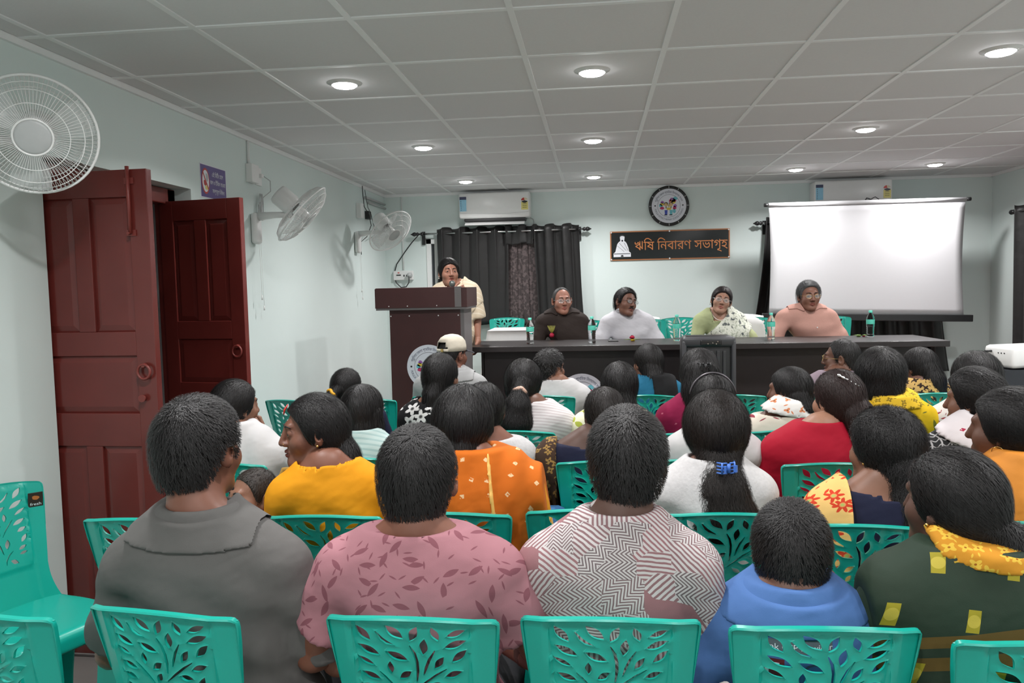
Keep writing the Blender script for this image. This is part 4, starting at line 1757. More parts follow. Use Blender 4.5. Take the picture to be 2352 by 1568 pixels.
def person(label, pos, head, hyaw=0., hpitch=0., hroll=0., rz=0., base=0., seat=.45, hs=.96, sw=.19, bw=1., bd=1., bust=0., sk=(.23, .105, .062), shx=None, hair=None, top=None, low=None, drape=None,
           face=False, arms='lap', res=.0135, hres=.0075, headY=None, stand=False, torso_tw=0., fem=False, extra=None, lean=0., neckl=1., drop=.026, sdz=0., group=None, hand_curl=.55):
    rng = np.random.default_rng(abs(hash(label)) % 1000 if False else sum(map(ord, label)) % 9973)
    px, py = pos
    hy = py + .03 if headY is None else headY
    Hw = at(head[0], head[1], hy)
    cz, sz = cos(rz), sin(rz)
    def L(wv):
        dx, dy = wv[0] - px, wv[1] - py
        return np.array([cz * dx + sz * dy, -sz * dx + cz * dy, wv[2] - base])
    Ht = L(Hw)
    Hc = Ht - np.array([0, 0, .124 * hs])
    hip = np.array([0, 0, seat])
    k = (Hc[2] - seat) / .745
    kk = k
    Rh = rotm(hyaw - rz, hpitch, hroll)
    sx = Hc[0] * .6 if shx is None else L((at(shx, head[1], hy).x, hy, 0))[0]
    if stand:
        sy = Hc[1] * .5
    else:
        sy = Hc[1] - .045
    S0 = np.array([sx, sy, seat + .555 * k + sdz])
    N0 = S0 + np.array([(Hc[0] - sx) * .25, .0, .06 * k])
    lerp = lambda t: hip + (S0 - hip) * t
    ct, stw = cos(torso_tw), sin(torso_tw)
    lat = np.array([ct, stw, 0])
    fwd = np.array([-stw, ct, 0])
    H = lambda x, y, z: Hc + Rh @ (np.array([x, y, z]) * hs)
    Re = Rh

    # ---- torso and upper arms (shared by the body and its clothes)
    def torso():
        T_ = Soft()
        T_.ell(hip + (0, .02, .10 * k), (.168 * bw, .125 * bd, .13 * k), .05)
        T_.ell(lerp(.45) + fwd * .015, (.140 * bw, .112 * bd, .20 * k), .06)
        T_.ell(lerp(.74) + fwd * .005, (.148 * bw * sw / .19, .112 * bd, .17 * k), .06)
        T_.ell(S0 - fwd * .022 - (0, 0, .06 * k), (.145 * sw / .19, .078, .115), .06)
        for sg in (-1, 1):
            T_.cone(S0, S0 + lat * sg * (sw - .052) - (0, 0, drop), .056, .052, .05)
        for sg in (-1, 1):
            T_.cone(N0 + lat * sg * .018 - fwd * .015 + (0, 0, .022), S0 + lat * sg * (sw - .065) - fwd * .008 + (0, 0, .012 - drop * .8), .044, .036, .045)
            if bust:
                T_.ell(lerp(.66) + lat * sg * .065 + fwd * (.085 * bd), (.062, bust, .065), .04)
        return T_
    A_ = {}
    for sg in (-1, 1):
        sh = S0 + lat * sg * (sw - .020) - np.array([0, 0, .018 + drop])
        mode = arms if isinstance(arms, str) else arms[0 if sg < 0 else 1]
        if mode == 'lap':
            el = sh + lat * sg * .045 + fwd * .09 + (0, 0, -.255 * k)
            wr = hip + lat * sg * .07 + fwd * .25 + (0, 0, .165)
            hd, pm = (-sg * .45, .75, -.25), (0, -.2, -1)
        elif mode == 'table':
            el = sh + lat * sg * .055 + fwd * .05 + (0, 0, -.27 * k)
            wr = hip + lat * sg * .06 + fwd * .26 + (0, 0, .20)
            hd, pm = (-sg * .7, .6, 0), (0, 0, -1)
        elif mode == 'side':
            el = sh + lat * sg * .04 + (0, 0, -.27 * k)
            wr = el + fwd * .06 + lat * sg * .01 + (0, 0, -.23 * k)
            hd, pm = (0, .1, -1), (-sg, 0, 0)
        elif mode == 'spread':
            el = sh + lat * sg * .10 + fwd * .06 + (0, 0, -.25 * k)
            wr = hip + lat * sg * .10 + fwd * .27 + (0, 0, .165)
            hd, pm = (-sg * .45, .75, -.25), (0, -.2, -1)
        elif mode == 'mic':
            wr = H(.005 * 0 + .01, .135, -.185)
            el = sh + lat * sg * .06 + fwd * .05 + (0, 0, -.24 * k)
            hd, pm = (-sg * .35, .1, .9), (0, .9, -.2)
            hd, pm = tuple(Rh @ np.array([-sg * .9, .15, .35])), tuple(Rh @ np.array([0, -1, 0]))
        elif mode == 'chin':
            wr = H(sg * .055, .085, -.165)
            el = sh + lat * sg * .03 + fwd * .19 + (0, 0, -.20 * k)
            hd, pm = tuple(Rh @ np.array([-sg * .25, .25, 1.0])), tuple(Rh @ np.array([-sg * .5, -1, 0]))
        A_[sg] = (sh, el, wr, hd, pm)

    Bd = torso()
    nb = N0 + fwd * -.005 - (0, 0, .04)
    nr = (.045 if fem else .053) * neckl * (hs / .96)
    Bd.cone(nb, H(0, -.026, -.045), nr * 1.08, nr * .96, .022)
    Bd.cone(nb - fwd * .01, H(0, -.045, -.03), nr * .9, nr * .85, .03)
    for sg in (-1, 1):
        sh, el, wr, *_ = A_[sg]
        q = 1.0 if not fem else .9
        Bd.cone(sh, el, .050 * q, .038 * q, .04)
        Bd.cone(el, wr, .038 * q, .025 * q, .012)
        if stand:
            kn = hip + np.array([sg * .09, .01, -.42 * (seat / .85)])
            an = hip + np.array([sg * .09, -.01, -seat + .07])
        else:
            kn = hip + np.array([sg * .10, .40, .035])
            an = hip + np.array([sg * .105, .35, -.37])
        Bd.cone(hip + np.array([sg * .085, .03, .06]), kn, .078, .056, .05)
        Bd.cone(kn, an, .052, .034, .02)
        Bd.cone(an, np.array([an[0] + sg * .015, an[1] + .16, .035]), .036, .028, .02)
    # head
    Bd.ell(H(0, -.012, .022), np.array([.0735, .092, .090]) * hs, .02, Re)
    Bd.ell(H(0, .026, -.042), np.array([.0590, .061, .073]) * hs, .025, Re)
    Bd.ell(H(0, .062, -.093), np.array([.024, .022, .020]) * hs, .025, Re)
    for sg in (-1, 1):
        Bd.ell(H(sg * .041, .048, -.026), np.array([.026, .030, .028]) * hs, .02, Re)
        Bd.cone(H(sg * .035, .01, -.075), H(sg * .012, .066, -.096), .018 * hs, .015 * hs, .025)
        ear = Matrix.Rotation(sg * -.45, 3, 'Z') @ Matrix.Rotation(-.15, 3, 'X')
        Ee = Re @ np.array(ear)
        Bd.ell(H(sg * .083, -.012, -.004), np.array([.0085, .019, .032]) * hs, .006, Ee)
        Bd.ell(H(sg * .078, -.004, -.028), np.array([.008, .010, .011]) * hs, .006, Ee)
        Bd.ell(H(sg * .0905, -.006, .002), np.array([.006, .010, .019]) * hs, .004, Ee, neg=True)
    if face:
        Bd.cone(H(-.030, .077, .028), H(.030, .077, .028), .011 * hs, .011 * hs, .016)
        for sg in (-1, 1):
            Bd.ell(H(sg * .031, .096, .008), np.array([.017, .015, .0115]) * hs, .010, Re, neg=True)
        Bd.cone(H(0, .086, .020), H(0, .103, -.026), .0075 * hs, .0115 * hs, .012)
        for sg in (-1, 1):
            Bd.ell(H(sg * .012, .093, -.030), np.array([.009, .011, .008]) * hs, .008, Re)
            Bd.ell(H(sg * .007, .100, -.0375), np.array([.0035, .005, .004]) * hs, .003, Re, neg=True)
            Bd.ell(H(sg * .031, .0735, .006), np.array([.0160, .0135, .0130]) * hs, .008, Re)
            Bd.ell(H(sg * .031, .0875, .0040), np.array([.0115, .0085, .0032]) * hs, .002, Re, neg=True)
        op = .009 if face == 'open' else 0
        Bd.cone(H(-.019, .080, -.058 + op * .3), H(0, .0905, -.0560 + op * .4), .0042 * hs, .0062 * hs, .005).cone(H(0, .0905, -.0560 + op * .4), H(.019, .080, -.058 + op * .3), .0062 * hs, .0042 * hs, .005)
        Bd.cone(H(-.017, .079, -.066 - op), H(0, .0885, -.0675 - op), .0045 * hs, .0068 * hs, .005).cone(H(0, .0885, -.0675 - op), H(.017, .079, -.066 - op), .0068 * hs, .0045 * hs, .005)
        Bd.ell(H(0, .094, -.0615 - op * .3), np.array([.020 if not op else .014, .010, .0012 + op * .8]) * hs, .003, Re, neg=True)
    else:
        Bd.cone(H(0, .082, .020), H(0, .101, -.026), .008 * hs, .012 * hs, .012)
        Bd.cone(H(-.016, .081, -.062), H(.016, .081, -.062), .009 * hs, .009 * hs, .008)
        Bd.cone(H(-.03, .075, .028), H(.03, .075, .028), .012 * hs, .012 * hs, .016)
    lo = np.min([q[1] for q in Bd.p], 0) - .03
    hi = np.max([q[2] for q in Bd.p], 0) + .03
    hr = .115 * hs
    ax = [axis(lo[0], hi[0], res * 1.15, (Hc[0] - hr, Hc[0] + hr, hres)), axis(lo[1], hi[1], res * 1.15, (Hc[1] - hr - .015, Hc[1] + hr + .015, hres)), axis(lo[2], hi[2], res * 1.15, (Hc[2] - .23 * hs, Hc[2] + .14 * hs, hres))]
    v, q = snet(Bd.grid(*ax, pad=.03), *ax)
    vf = [(v, q)]
    for sg in (-1, 1):
        sh, el, wr, hd, pm = A_[sg]
        mode = arms if isinstance(arms, str) else arms[0 if sg < 0 else 1]
        hand(vf, wr, hd, pm, sg, .92 * hs / .96, .95 if mode in ('mic', 'chin') else hand_curl, .0042 if mode in ('mic', 'chin') else .0055)
    sm = skin(sk)
    body = mesh_obj('person', vf, sm)
    body.location = (px, py, base)
    body.rotation_euler = (0, 0, rz)
    tag(body, label, 'person', group)
    allv = np.concatenate([a[0] for a in vf])
    lipm = np.zeros(len(allv), np.float32)
    if face:
        hl = ((allv - Hc) @ Rh) / hs
        inl = (np.abs(hl[:, 0]) < .021) & (np.abs(hl[:, 2] + .0615) < .0135 * (1 - (hl[:, 0] / .024) ** 2) + .001) & (hl[:, 1] > .070)
        lipm[inl] = .75
    at_ = body.data.attributes.new('lip', 'FLOAT', 'POINT')
    at_.data.foreach_set('value', lipm)

    R4 = Matrix(((Rh[0, 0], Rh[0, 1], Rh[0, 2], Hc[0]), (Rh[1, 0], Rh[1, 1], Rh[1, 2], Hc[1]), (Rh[2, 0], Rh[2, 1], Rh[2, 2], Hc[2]), (0, 0, 0, 1))) @ Matrix.Diagonal((hs, hs, hs, 1))
    if face:
        for sg in (-1, 1):
            bm = B()
            r = bmesh.ops.create_uvsphere(bm, u_segments=16, v_segments=12, radius=.0118)
            for f in bm.faces:
                c = f.calc_center_median()
                f.material_index = 1 if c.y > .0118 * .80 else 0
                f.smooth = True
            bmesh.ops.transform(bm, matrix=R4 @ Matrix.Translation((sg * .031, .0740, .0045)), verts=bm.verts)
            obj('eye', bm, [EYEW, IRIS], body)
            bm = B()
            tube(bm, [R4 @ Vector(p) for p in ((sg * .013, .0905, .0265), (sg * .024, .0895, .0305), (sg * .036, .084, .0305), (sg * .047, .073, .025))], [.0022, .0032, .0028, .001], 6)
            obj('eyebrow', bm, hairm(BLACK), body)

    # ---- hair
    hd_ = dict(style='short', th=.011, col=BLACK, N=400, len=.03, w=.0011, lift=.004, frizz=.18, res=.0085)
    hd_.update(hair or {})
    th = hd_['th']
    st = hd_['style']
    HS = Soft()
    HS.ell(H(0, -.013, .022), (np.array([.0745, .0935, .0905]) + th * np.array([1, 1, 1.05])) * hs, .03, Re)
    HS.ell(H(0, -.042, -.042), (np.array([.055, .056, .066]) + th * .7) * hs, .04, Re)
    for c, r in hd_.get('puff', []):
        HS.ell(H(*c), np.array(r) * hs, .03, Re)
    line = {'short': MEN, 'bald': BALD}.get(st, WOM)
    if 'line' in hd_:
        line = hd_['line']
    lo = np.min([q[1] for q in HS.p], 0) - .02
    hi = np.max([q[2] for q in HS.p], 0) + .02
    hax = [axis(lo[i], hi[i], hd_['res']) for i in range(3)]
    F = HS.grid(*hax, pad=.03)
    X, Y, Z = hax[0][:, None, None] - Hc[0], hax[1][None, :, None] - Hc[1], hax[2][None, None, :] - Hc[2]
    yl = (Rh[0, 1] * X + Rh[1, 1] * Y + Rh[2, 1] * Z) / hs
    zl = (Rh[0, 2] * X + Rh[1, 2] * Y + Rh[2, 2] * Z) / hs
    xl = (Rh[0, 0] * X + Rh[1, 0] * Y + Rh[2, 0] * Z) / hs
    zc = np.interp(yl, line[0], line[1])
    if st == 'short' or st == 'bald':
        F = F + np.clip((.05 - zl) / .07, 0, 1) * th * np.clip(.45 + 6 * (yl + .07), .45, .8) * hs      # shorter towards the nape
    rg = wrinkle(sum(map(ord, label)) + 5, 6, 60, 140)
    if st == 'short':
        F = F + np.clip((yl - .03) / .06, 0, 1) * th * .45 * hs
    F = F + rg(X, Y, Z) * hd_.get('clump', .0016)
    F = smax(F, (zc - zl) * hs * .8, .006)
    if hd_.get('part') is not None:
        F = smax(F, -(np.sqrt((xl - hd_['part']) ** 2 * 4 + np.maximum(0, .02 - zl) ** 2 + np.maximum(0, -.03 - yl) ** 2) * hs - .0035), .006)
    v, q = snet(F, *hax)
    hv = [(v, q)]
    src = v
    tie = None
    X2 = Soft()
    for ch_ in hd_.get('chains', []):
        pts = [Hc + (np.array(p) * hs if len(p) == 3 else np.array(p[:3]) * hs) for p in ch_['p']]
        X2.chain(pts, [r * hs for r in ch_['r']], ch_.get('k', .02), ch_.get('sq'))
    for c, r in hd_.get('buns', []):
        X2.ell(Hc + np.array(c) * hs, np.array(r) * hs, .015)
    src2 = None
    if X2.p:
        lo = np.min([q_[1] for q_ in X2.p], 0) - .02
        hi = np.max([q_[2] for q_ in X2.p], 0) + .02
        ax2 = [axis(lo[i], hi[i], hd_['res'] * 1.1) for i in range(3)]
        F2 = X2.grid(*ax2, pad=.03)
        r2 = wrinkle(sum(map(ord, label)) + 9, 6, 50, 120)
        X_, Y_, Z_ = ax2[0][:, None, None], ax2[1][None, :, None], ax2[2][None, None, :]
        F2 = F2 + r2(X_, Y_, Z_ * .35) * hd_.get('clump', .0016) * 1.6
        v2, q2 = snet(F2, *ax2)
        hv.append((v2, q2))
        src2 = v2
    N = hd_['N']
    wd, ln = hd_['w'], hd_['len']
    if st in ('short', 'bald'):
        crown = H(.01, -.06, .10)
        fl = lambda P: (P - crown) / (np.linalg.norm(P - crown, axis=1, keepdims=True) + 1e-6) + np.array([0, 0, -.45]) + Rh[:, 1] * .25 + Rh[:, 0] * hd_.get('comb', .25)
    elif st == 'tied':
        tp = Hc + np.array(hd_.get('tie', (0, -.11, -.03))) * hs
        fl = lambda P: (tp - P) / (np.linalg.norm(tp - P, axis=1, keepdims=True) + 1e-6)
    else:
        pt = hd_.get('part') or 0.0
        fl = lambda P: np.array([0, 0, -1.0]) + Rh[:, 0] * (np.sign((P - Hc) @ Rh[:, 0] - pt)[:, None]) * .45 - Rh[:, 1] * .25
    def cutf(P):
        l_ = ((P - Hc) @ Rh) / hs
        return np.interp(l_[:, 1], line[0], line[1]) - l_[:, 2] + .001
    src = src[cutf(src) < -.007] if len(src) else src
    s_ = strands(rng, HS, cutf, src, N, ln * hs, wd, fl, hd_['lift'], hd_['frizz'])
    if s_ is not None:
        hv.append(s_)
    if src2 is not None:
        s2 = strands(rng, X2, None, src2, int(N * hd_.get('n2', .8)), ln * 1.6 * hs, wd, lambda P: np.tile(np.array([[0., -.08, -1.]]), (len(P), 1)), hd_['lift'] * 1.5, hd_['frizz'] * hd_.get('fz2', 1.0))
        if s2 is not None:
            hv.append(s2)
    mesh_obj('hair', hv, hairm(hd_['col']), body)

    # ---- top
    tp_ = dict(mat=None, sleeve=.75, off=.012, neck=(.078, .07, .05), ndz=.03, ndy=.0, fold=.004, cuff=.012, name='shirt', hem=.03, res=None, seed=None)
    tp_.update(top or {})
    tres = tp_['res'] or res * .8
    if tp_['mat'] is not None:
        T_ = torso()
        sl = tp_['sleeve']
        for sg in (-1, 1):
            s1 = sl if not isinstance(sl, tuple) else sl[0 if sg < 0 else 1]
            sh, el, wr, *_ = A_[sg]
            q = 1.0 if not fem else .9
            if s1 <= 1:
                e2 = sh + (el - sh) * s1
                T_.cone(sh, e2, .054 * q, (.050 - .012 * s1) * q + tp_['cuff'], .035, flat=True)
            else:
                T_.cone(sh, el, .054 * q, .042 * q + tp_['cuff'] * .5, .035)
                T_.cone(el, el + (wr - el) * (s1 - 1), .042 * q + tp_['cuff'] * .5, .030 + tp_['cuff'], .012, flat=True)
        mg = .04 + max([d_.get('off', .012) for d_ in (drape or [])] + [0])
        lo = np.min([q_[1] for q_ in T_.p], 0) - mg
        hi = np.max([q_[2] for q_ in T_.p], 0) + mg
        tax = [axis(lo[i], hi[i], tres) for i in range(3)]
        F = T_.grid(*tax, pad=.05) - tp_['off']
        X, Y, Z = tax[0][:, None, None], tax[1][None, :, None], tax[2][None, None, :]
        wr_ = wrinkle(tp_['seed'] if tp_['seed'] is not None else sum(map(ord, label)))
        base_F = F.copy()
        fade = np.clip((N0[2] - .015 - Z) / .10, .12, 1)
        F = F + wr_(X, Y, Z) * tp_['fold'] * 1.9 * fade - .008 * (1 - fade)
        if tp_.get('drag'):     # long diagonal pull folds
            am, fr = tp_['drag']
            F = F + am * np.sin((Z * 1.0 + .28 * X + .05 * np.sin(9 * X)) * fr) * 1.5 * np.clip((S0[2] - .02 - Z) / .1, 0, 1)
        n_ = tp_['neck']
        NC = N0 + fwd * (-.012 + tp_['ndy']) + (0, 0, tp_['ndz'])
        c = np.maximum(np.sqrt(((X - NC[0]) / n_[0]) ** 2 + ((Y - NC[1]) / n_[1]) ** 2), (NC[2] - Z) / n_[2])
        F = smax(F, -(c - 1) * min(n_), .003)
        F = smax(F, (Z - (NC[2] + .012)) * .9, .004)
        for cc_, rr_ in tp_.get('scoops', []):
            C2 = N0 + lat * cc_[0] + fwd * cc_[1] + (0, 0, cc_[2])
            c = np.sqrt(((X - C2[0]) / rr_[0]) ** 2 + ((Y - C2[1]) / rr_[1]) ** 2 + ((Z - C2[2]) / rr_[2]) ** 2)
            F = smax(F, -(c - 1) * min(rr_), .004)
        F = smax(F, (seat + tp_['hem']) - Z, .006)
        v, q = snet(F, *tax)
        to = mesh_obj(tp_['name'], [(v, q)], tp_['mat'], body)
        for d_ in (drape or []):
            G = base_F - d_.get('off', .012) + wr_(X, Y, Z) * tp_['fold'] * .6
            pl_ = d_.get('pleat')
            u = (X - S0[0]) * d_['n'][0] + (Y - S0[1]) * d_['n'][1] + (Z - S0[2]) * d_['n'][2]
            if pl_:
                G = G + pl_[0] * np.sin(u * pl_[1] + 2 * np.sin(Z * 9))
            G = smax(G, np.abs(u - d_['d']) - d_['w'], .004)
            for nn, dd in d_.get('cut', []):
                G = smax(G, (X - S0[0]) * nn[0] + (Y - S0[1]) * nn[1] + (Z - S0[2]) * nn[2] - dd, .004)
            if d_.get('neck', True):
                c = np.sqrt(((X - NC[0]) / (n_[0] * .8)) ** 2 + ((Y - NC[1]) / (n_[1] * .9)) ** 2 + ((Z - NC[2]) / (n_[2] * .9)) ** 2)
                G = smax(G, -(c - 1) * min(n_), .004)
            v, q = snet(G, *tax)
            if len(v):
                mesh_obj(d_.get('name', 'dupatta'), [(v, q)], d_['mat'], body)
        if tp_.get('collar'):
            cm_ = tp_.get('cmat', tp_['mat'])
            kind = tp_['collar']
            CS = torso()
            CS.cone(nb, H(0, -.026, -.045), nr * 1.08, nr * .96, .03)
            cax = [axis(N0[0] - .16, N0[0] + .16, .0055), axis(N0[1] - .15, N0[1] + .15, .0055), axis(N0[2] - .12, N0[2] + .085, .0055)]
            cX, cY, cZ = cax[0][:, None, None] - N0[0], cax[1][None, :, None] - N0[1], cax[2][None, None, :] - N0[2]
            cF = CS.grid(*cax, pad=.05)
            u = cZ - .28 * cY
            lo_, hi_, of_ = (-.016, .042, .0265) if kind == 'polo' else (-.004, .036, .0105)
            yy = cX * fwd[0] + cY * fwd[1]
            xx = cX * lat[0] + cY * lat[1]
            front = np.clip(yy / .06, 0, 1)
            if kind == 'polo':
                lo_ = lo_ - .030 * front * np.clip(1 - np.abs(np.abs(xx) - .045) / .05, 0, 1)
            G = smax(cF - of_, np.maximum(u - hi_, lo_ - u), .005)
            NK = Soft().cone(nb, H(0, -.026, -.045), nr * 1.08 + .0045, nr * .96 + .0045, .02)
            G = smax(G, -NK.grid(*cax, pad=.05), .004)
            wedge = (.010 if kind != 'polo' else .012) + np.clip(cZ + .05, 0, .2) * (.10 if kind != 'polo' else .55) - np.abs(xx)
            G = smax(G, np.minimum(wedge, yy - .005), .004)
            cv = snet(G, *cax)
            mesh_obj('collar', [cv], cm_, to)
    # ---- lower clothes
    lw = dict(mat=None, k=.02, off=.012, fold=.004, name='trousers')
    lw.update(low or {})
    if lw['mat'] is not None:
        G_ = Soft()
        G_.ell(hip + (0, .02, .06 * k), (.17 * bw, .13 * bd, .09), .05)
        for sg in (-1, 1):
            if stand:
                kn = hip + np.array([sg * .09, .01, -.42 * (seat / .85)])
                an = hip + np.array([sg * .09, -.01, -seat + .09])
            else:
                kn = hip + np.array([sg * .10, .40, .035])
                an = hip + np.array([sg * .105, .35, -.35])
            G_.cone(hip + np.array([sg * .085, .03, .06]), kn, .08, .058, .05 + lw['k'])
            G_.cone(kn, an, .056, .048 + lw['k'], .02 + lw['k'], flat=True)
        lo = np.min([q_[1] for q_ in G_.p], 0) - .05
        hi = np.max([q_[2] for q_ in G_.p], 0) + .05
        lax = [axis(lo[i], hi[i], .021) for i in range(3)]
        F = G_.grid(*lax, pad=.06) - lw['off']
        v, q = snet(F, *lax)
        mesh_obj(lw['name'], [(v, q)], lw['mat'], body)
    info = dict(body=body, Hc=Hc, Rh=Rh, hs=hs, H=H, R4=R4, S0=S0, N0=N0, k=k, hip=hip, A=A_, lat=lat, fwd=fwd, torso=torso, nr=nr)
    if extra:
        extra(info)
    PEOPLE.append(info)
    return info


# small worn things (children of the person)
def spectacles(i, col=None, w=.0235, h=.017, rim=.0013):
    m = col or MATS['black_plastic']
    R4 = i['R4']
    bm = B()
    for sg in (-1, 1):
        pts = [R4 @ Vector((sg * .033 + w * cos(a) * (1 - .08 * abs(sin(2 * a))), .1035 - .35 * max(0, abs(sg * .033 + w * cos(a)) - .03), .002 + h * sin(a))) for a in np.linspace(0, 2 * pi, 25)]
        tube(bm, pts, rim, 6, cap=False)
        tube(bm, [R4 @ Vector(p) for p in ((sg * .056, .094, .006), (sg * .078, .06, .006), (sg * .083, -.005, .006), (sg * .082, -.018, -.01))], rim, 6)
    tube(bm, [R4 @ Vector(p) for p in ((-.011, .1035, .006), (0, .106, .008), (.011, .1035, .006))], rim, 6)
    o = obj('spectacles', bm, m, i['body'])
    for sg in (-1, 1):
        bm = B()
        c = [R4 @ Vector((sg * .033 + w * cos(a), .1035 - .35 * max(0, abs(sg * .033 + w * cos(a)) - .03), .002 + h * sin(a))) for a in np.linspace(0, 2 * pi, 24, endpoint=False)]
        bm.faces.new([bm.verts.new(p) for p in c])
        obj('lens', bm, LENS, o)


def moustache(i, col=BLACK):
    R4 = i['R4']
    bm = B()
    tube(bm, [R4 @ Vector(p) for p in ((-.026, .080, -.056), (-.014, .0915, -.0485), (0, .0975, -.046), (.014, .0915, -.0485), (.026, .080, -.056))], [.0015, .005, .0052, .005, .0015], 8)
    obj('moustache', bm, hairm(col), i['body'], True)


def earring(i, sides=(-1, 1), kind='stud', mat=None):
    R4 = i['R4']
    for sg in sides:
        bm = B()
        if kind == 'hoop':
            tube(bm, [R4 @ Vector((sg * .087, -.004 + .016 * sin(a), -.052 + .016 * cos(a))) for a in np.linspace(0, 2 * pi, 21)], .0012, 6, cap=False)
        else:
            lathe(bm, [(0, .0045), (.004, .003), (.0045, 0), (.003, -.003), (0, -.004)], 10, R4 @ Matrix.Translation((sg * .088, -.002, -.034)))
            if kind == 'drop':
                lathe(bm, [(0, .005), (.004, .003), (.0055, -.002), (.003, -.006), (0, -.007)], 10, R4 @ Matrix.Translation((sg * .088, -.002, -.047)))
        obj('earring', bm, mat or GOLD, i['body'], True)


def bindi(i, r=.003):
    bm = B()
    disc(bm, i['R4'] @ Vector((0, .0925, .036)), r, i['Rh'] @ np.array([0, 1, .15]), 10)
    obj('bindi', bm, MATS['red_plastic'], i['body'])


def hair_tie(i, c, nrm, R, r, mat, name='hair_tie'):
    """ring round a pony tail; c relative to the head centre"""
    c = Vector(tuple(i['Hc'] + np.array(c) * i['hs']))
    Mx = align(c, nrm)
    bm = B()
    tube(bm, [Mx @ Vector((R * cos(a) * (1 + .06 * sin(5 * a)), R * sin(a), .004 * sin(4 * a))) for a in np.linspace(0, 2 * pi, 25)], r, 8, cap=False)
    obj(name, bm, mat, i['body'], True)


def claw_clip(i, c, mat, s=1.0, yaw=0.):
    c = Vector(tuple(i['Hc'] + np.array(c) * i['hs']))
    Mx = Matrix.Translation(c) @ Matrix.Rotation(yaw, 4, 'Z') @ Matrix.Scale(s, 4)
    bm = B()
    for sg in (-1, 1):
        for kx in range(4):
            z = -.018 + .012 * kx
            tube(bm, [Mx @ Vector(p) for p in ((sg * .006, -.008, z), (sg * .024, -.006, z), (sg * .034, .012, z))], .0028, 6)
        tube(bm, [Mx @ Vector((sg * .024, -.007, z)) for z in (-.02, .02)], .0032, 6)
        box(bm, (-.004, -.006, -.012), (.004, .006, .012), mat=Mx @ Matrix.Translation((sg * .02, -.022, 0)) @ Matrix.Rotation(sg * .6, 4, 'Z'))
    tube(bm, [Mx @ Vector((0, -.010, z)) for z in (-.016, .016)], .006, 8)
    obj('hair_clip', bm, mat, i['body'])


def braid(p0, p1, n, r0, r1, sway=.006):
    """hair lumps of a plait from p0 to p1 (relative to the head centre)"""
    p0, p1 = np.array(p0, float), np.array(p1, float)
    out = []
    for j in range(n):
        t = j / (n - 1)
        r = r0 + (r1 - r0) * t
        c = p0 + (p1 - p0) * t + np.array([sway * (1 if j % 2 else -1), -.01 * sin(pi * t), 0])
        out.append((tuple(c), (r * 1.05, r * .85, r * 1.15)))
    return out
# ------------------------------------------------------------------ cloth patterns (in the wearer's own coordinates)


def uv(m, sc, ky=-.7):
    _, X, Y, Z = m.coord()
    return X * sc, (Z + (Y + .02).abs() * ky) * sc


def folds(m, weave=450, amt=.45):
    """soft creases plus weave as a height"""
    _, X, Y, Z = m.coord()
    n = m.noise(1, 2, m.vec(X * 9 + Z * 4, Y * 9, Z * 13 - X * 5), .45)
    m.bump(n * 1.0 + m.noise(weave, 1) * .018, amt, .022)


def cloth(name, col, rough=.85, var=.08, weave=500):
    if name in MATS:
        return MATS[name]
    m = Mat(name, col, rough, 0, .2)
    n = m.noise(12, 3)
    m.base(m.mix(n, tuple(c * (1 - var) for c in col), tuple(min(1, c * (1 + var)) for c in col)))
    folds(m, weave)
    MATS[name] = m.m
    return m.m


def fin(m, name, weave=450):
    folds(m, weave, .38)
    MATS[name] = m.m
    return m.m


def cell(m, sc, rnd=.85):
    u, v = uv(m, sc)
    d, (cx, cy), rgb = m.voro(m.vec(u, v), rnd)
    lx, ly = u - cx, v - cy
    a = rgb[0] * 6.283
    c, s_ = a.cos(), a.sin()
    return lx * c + ly * s_, ly * c - lx * s_, rgb, lx, ly


def leaf_mask(px, py, L, w_):
    k = px / L
    return ((k * k * -1.0 + 1.0) * w_ - py.abs()).gt(0)


def leafy(name, base, leaf, sc, L=.36, w_=.14, prob=.85, sc2=None, leaf2=None):
    m = Mat(name, base, .85, 0, .2)
    px, py, rgb, *_ = cell(m, sc)
    k = leaf_mask(px, py, L, w_) * rgb[1].lt(prob)
    col = m.mix(k, base, leaf)
    px, py, rgb, *_ = cell(m, sc2 or sc * 1.7)
    k = leaf_mask(px, py, L * .9, w_ * .55) * rgb[1].lt(prob * .7)
    col = m.mix(k, col, leaf2 or leaf)
    return fin(m.base(col), name)


def floral(name, base, petal, centre, sc, R=.40, prob=.9, n=5, line=None):
    m = Mat(name, base, .85, 0, .2)
    px, py, rgb, lx, ly = cell(m, sc, .7)
    r = (px * px + py * py).sqrt()
    a = py.atan2(px)
    edge = (a * n).cos() * (R * .28) + R * .72
    k = (edge - r).gt(0) * rgb[1].lt(prob)
    col = m.mix(k, base, petal)
    if line:
        col = m.mix(k * (((a * (n * 3)).sin() * .5 + r * 18).sin().gt(.93)), col, line)
    col = m.mix((r * -1 + R * .18).gt(0) * rgb[1].lt(prob), col, centre)
    q1, q2, rg2, *_ = cell(m, sc * 1.6)
    return fin(m.base(m.mix(leaf_mask(q1, q2, .3, .09) * rg2[1].lt(.5) * (k * -1 + 1), col, petal)), name)


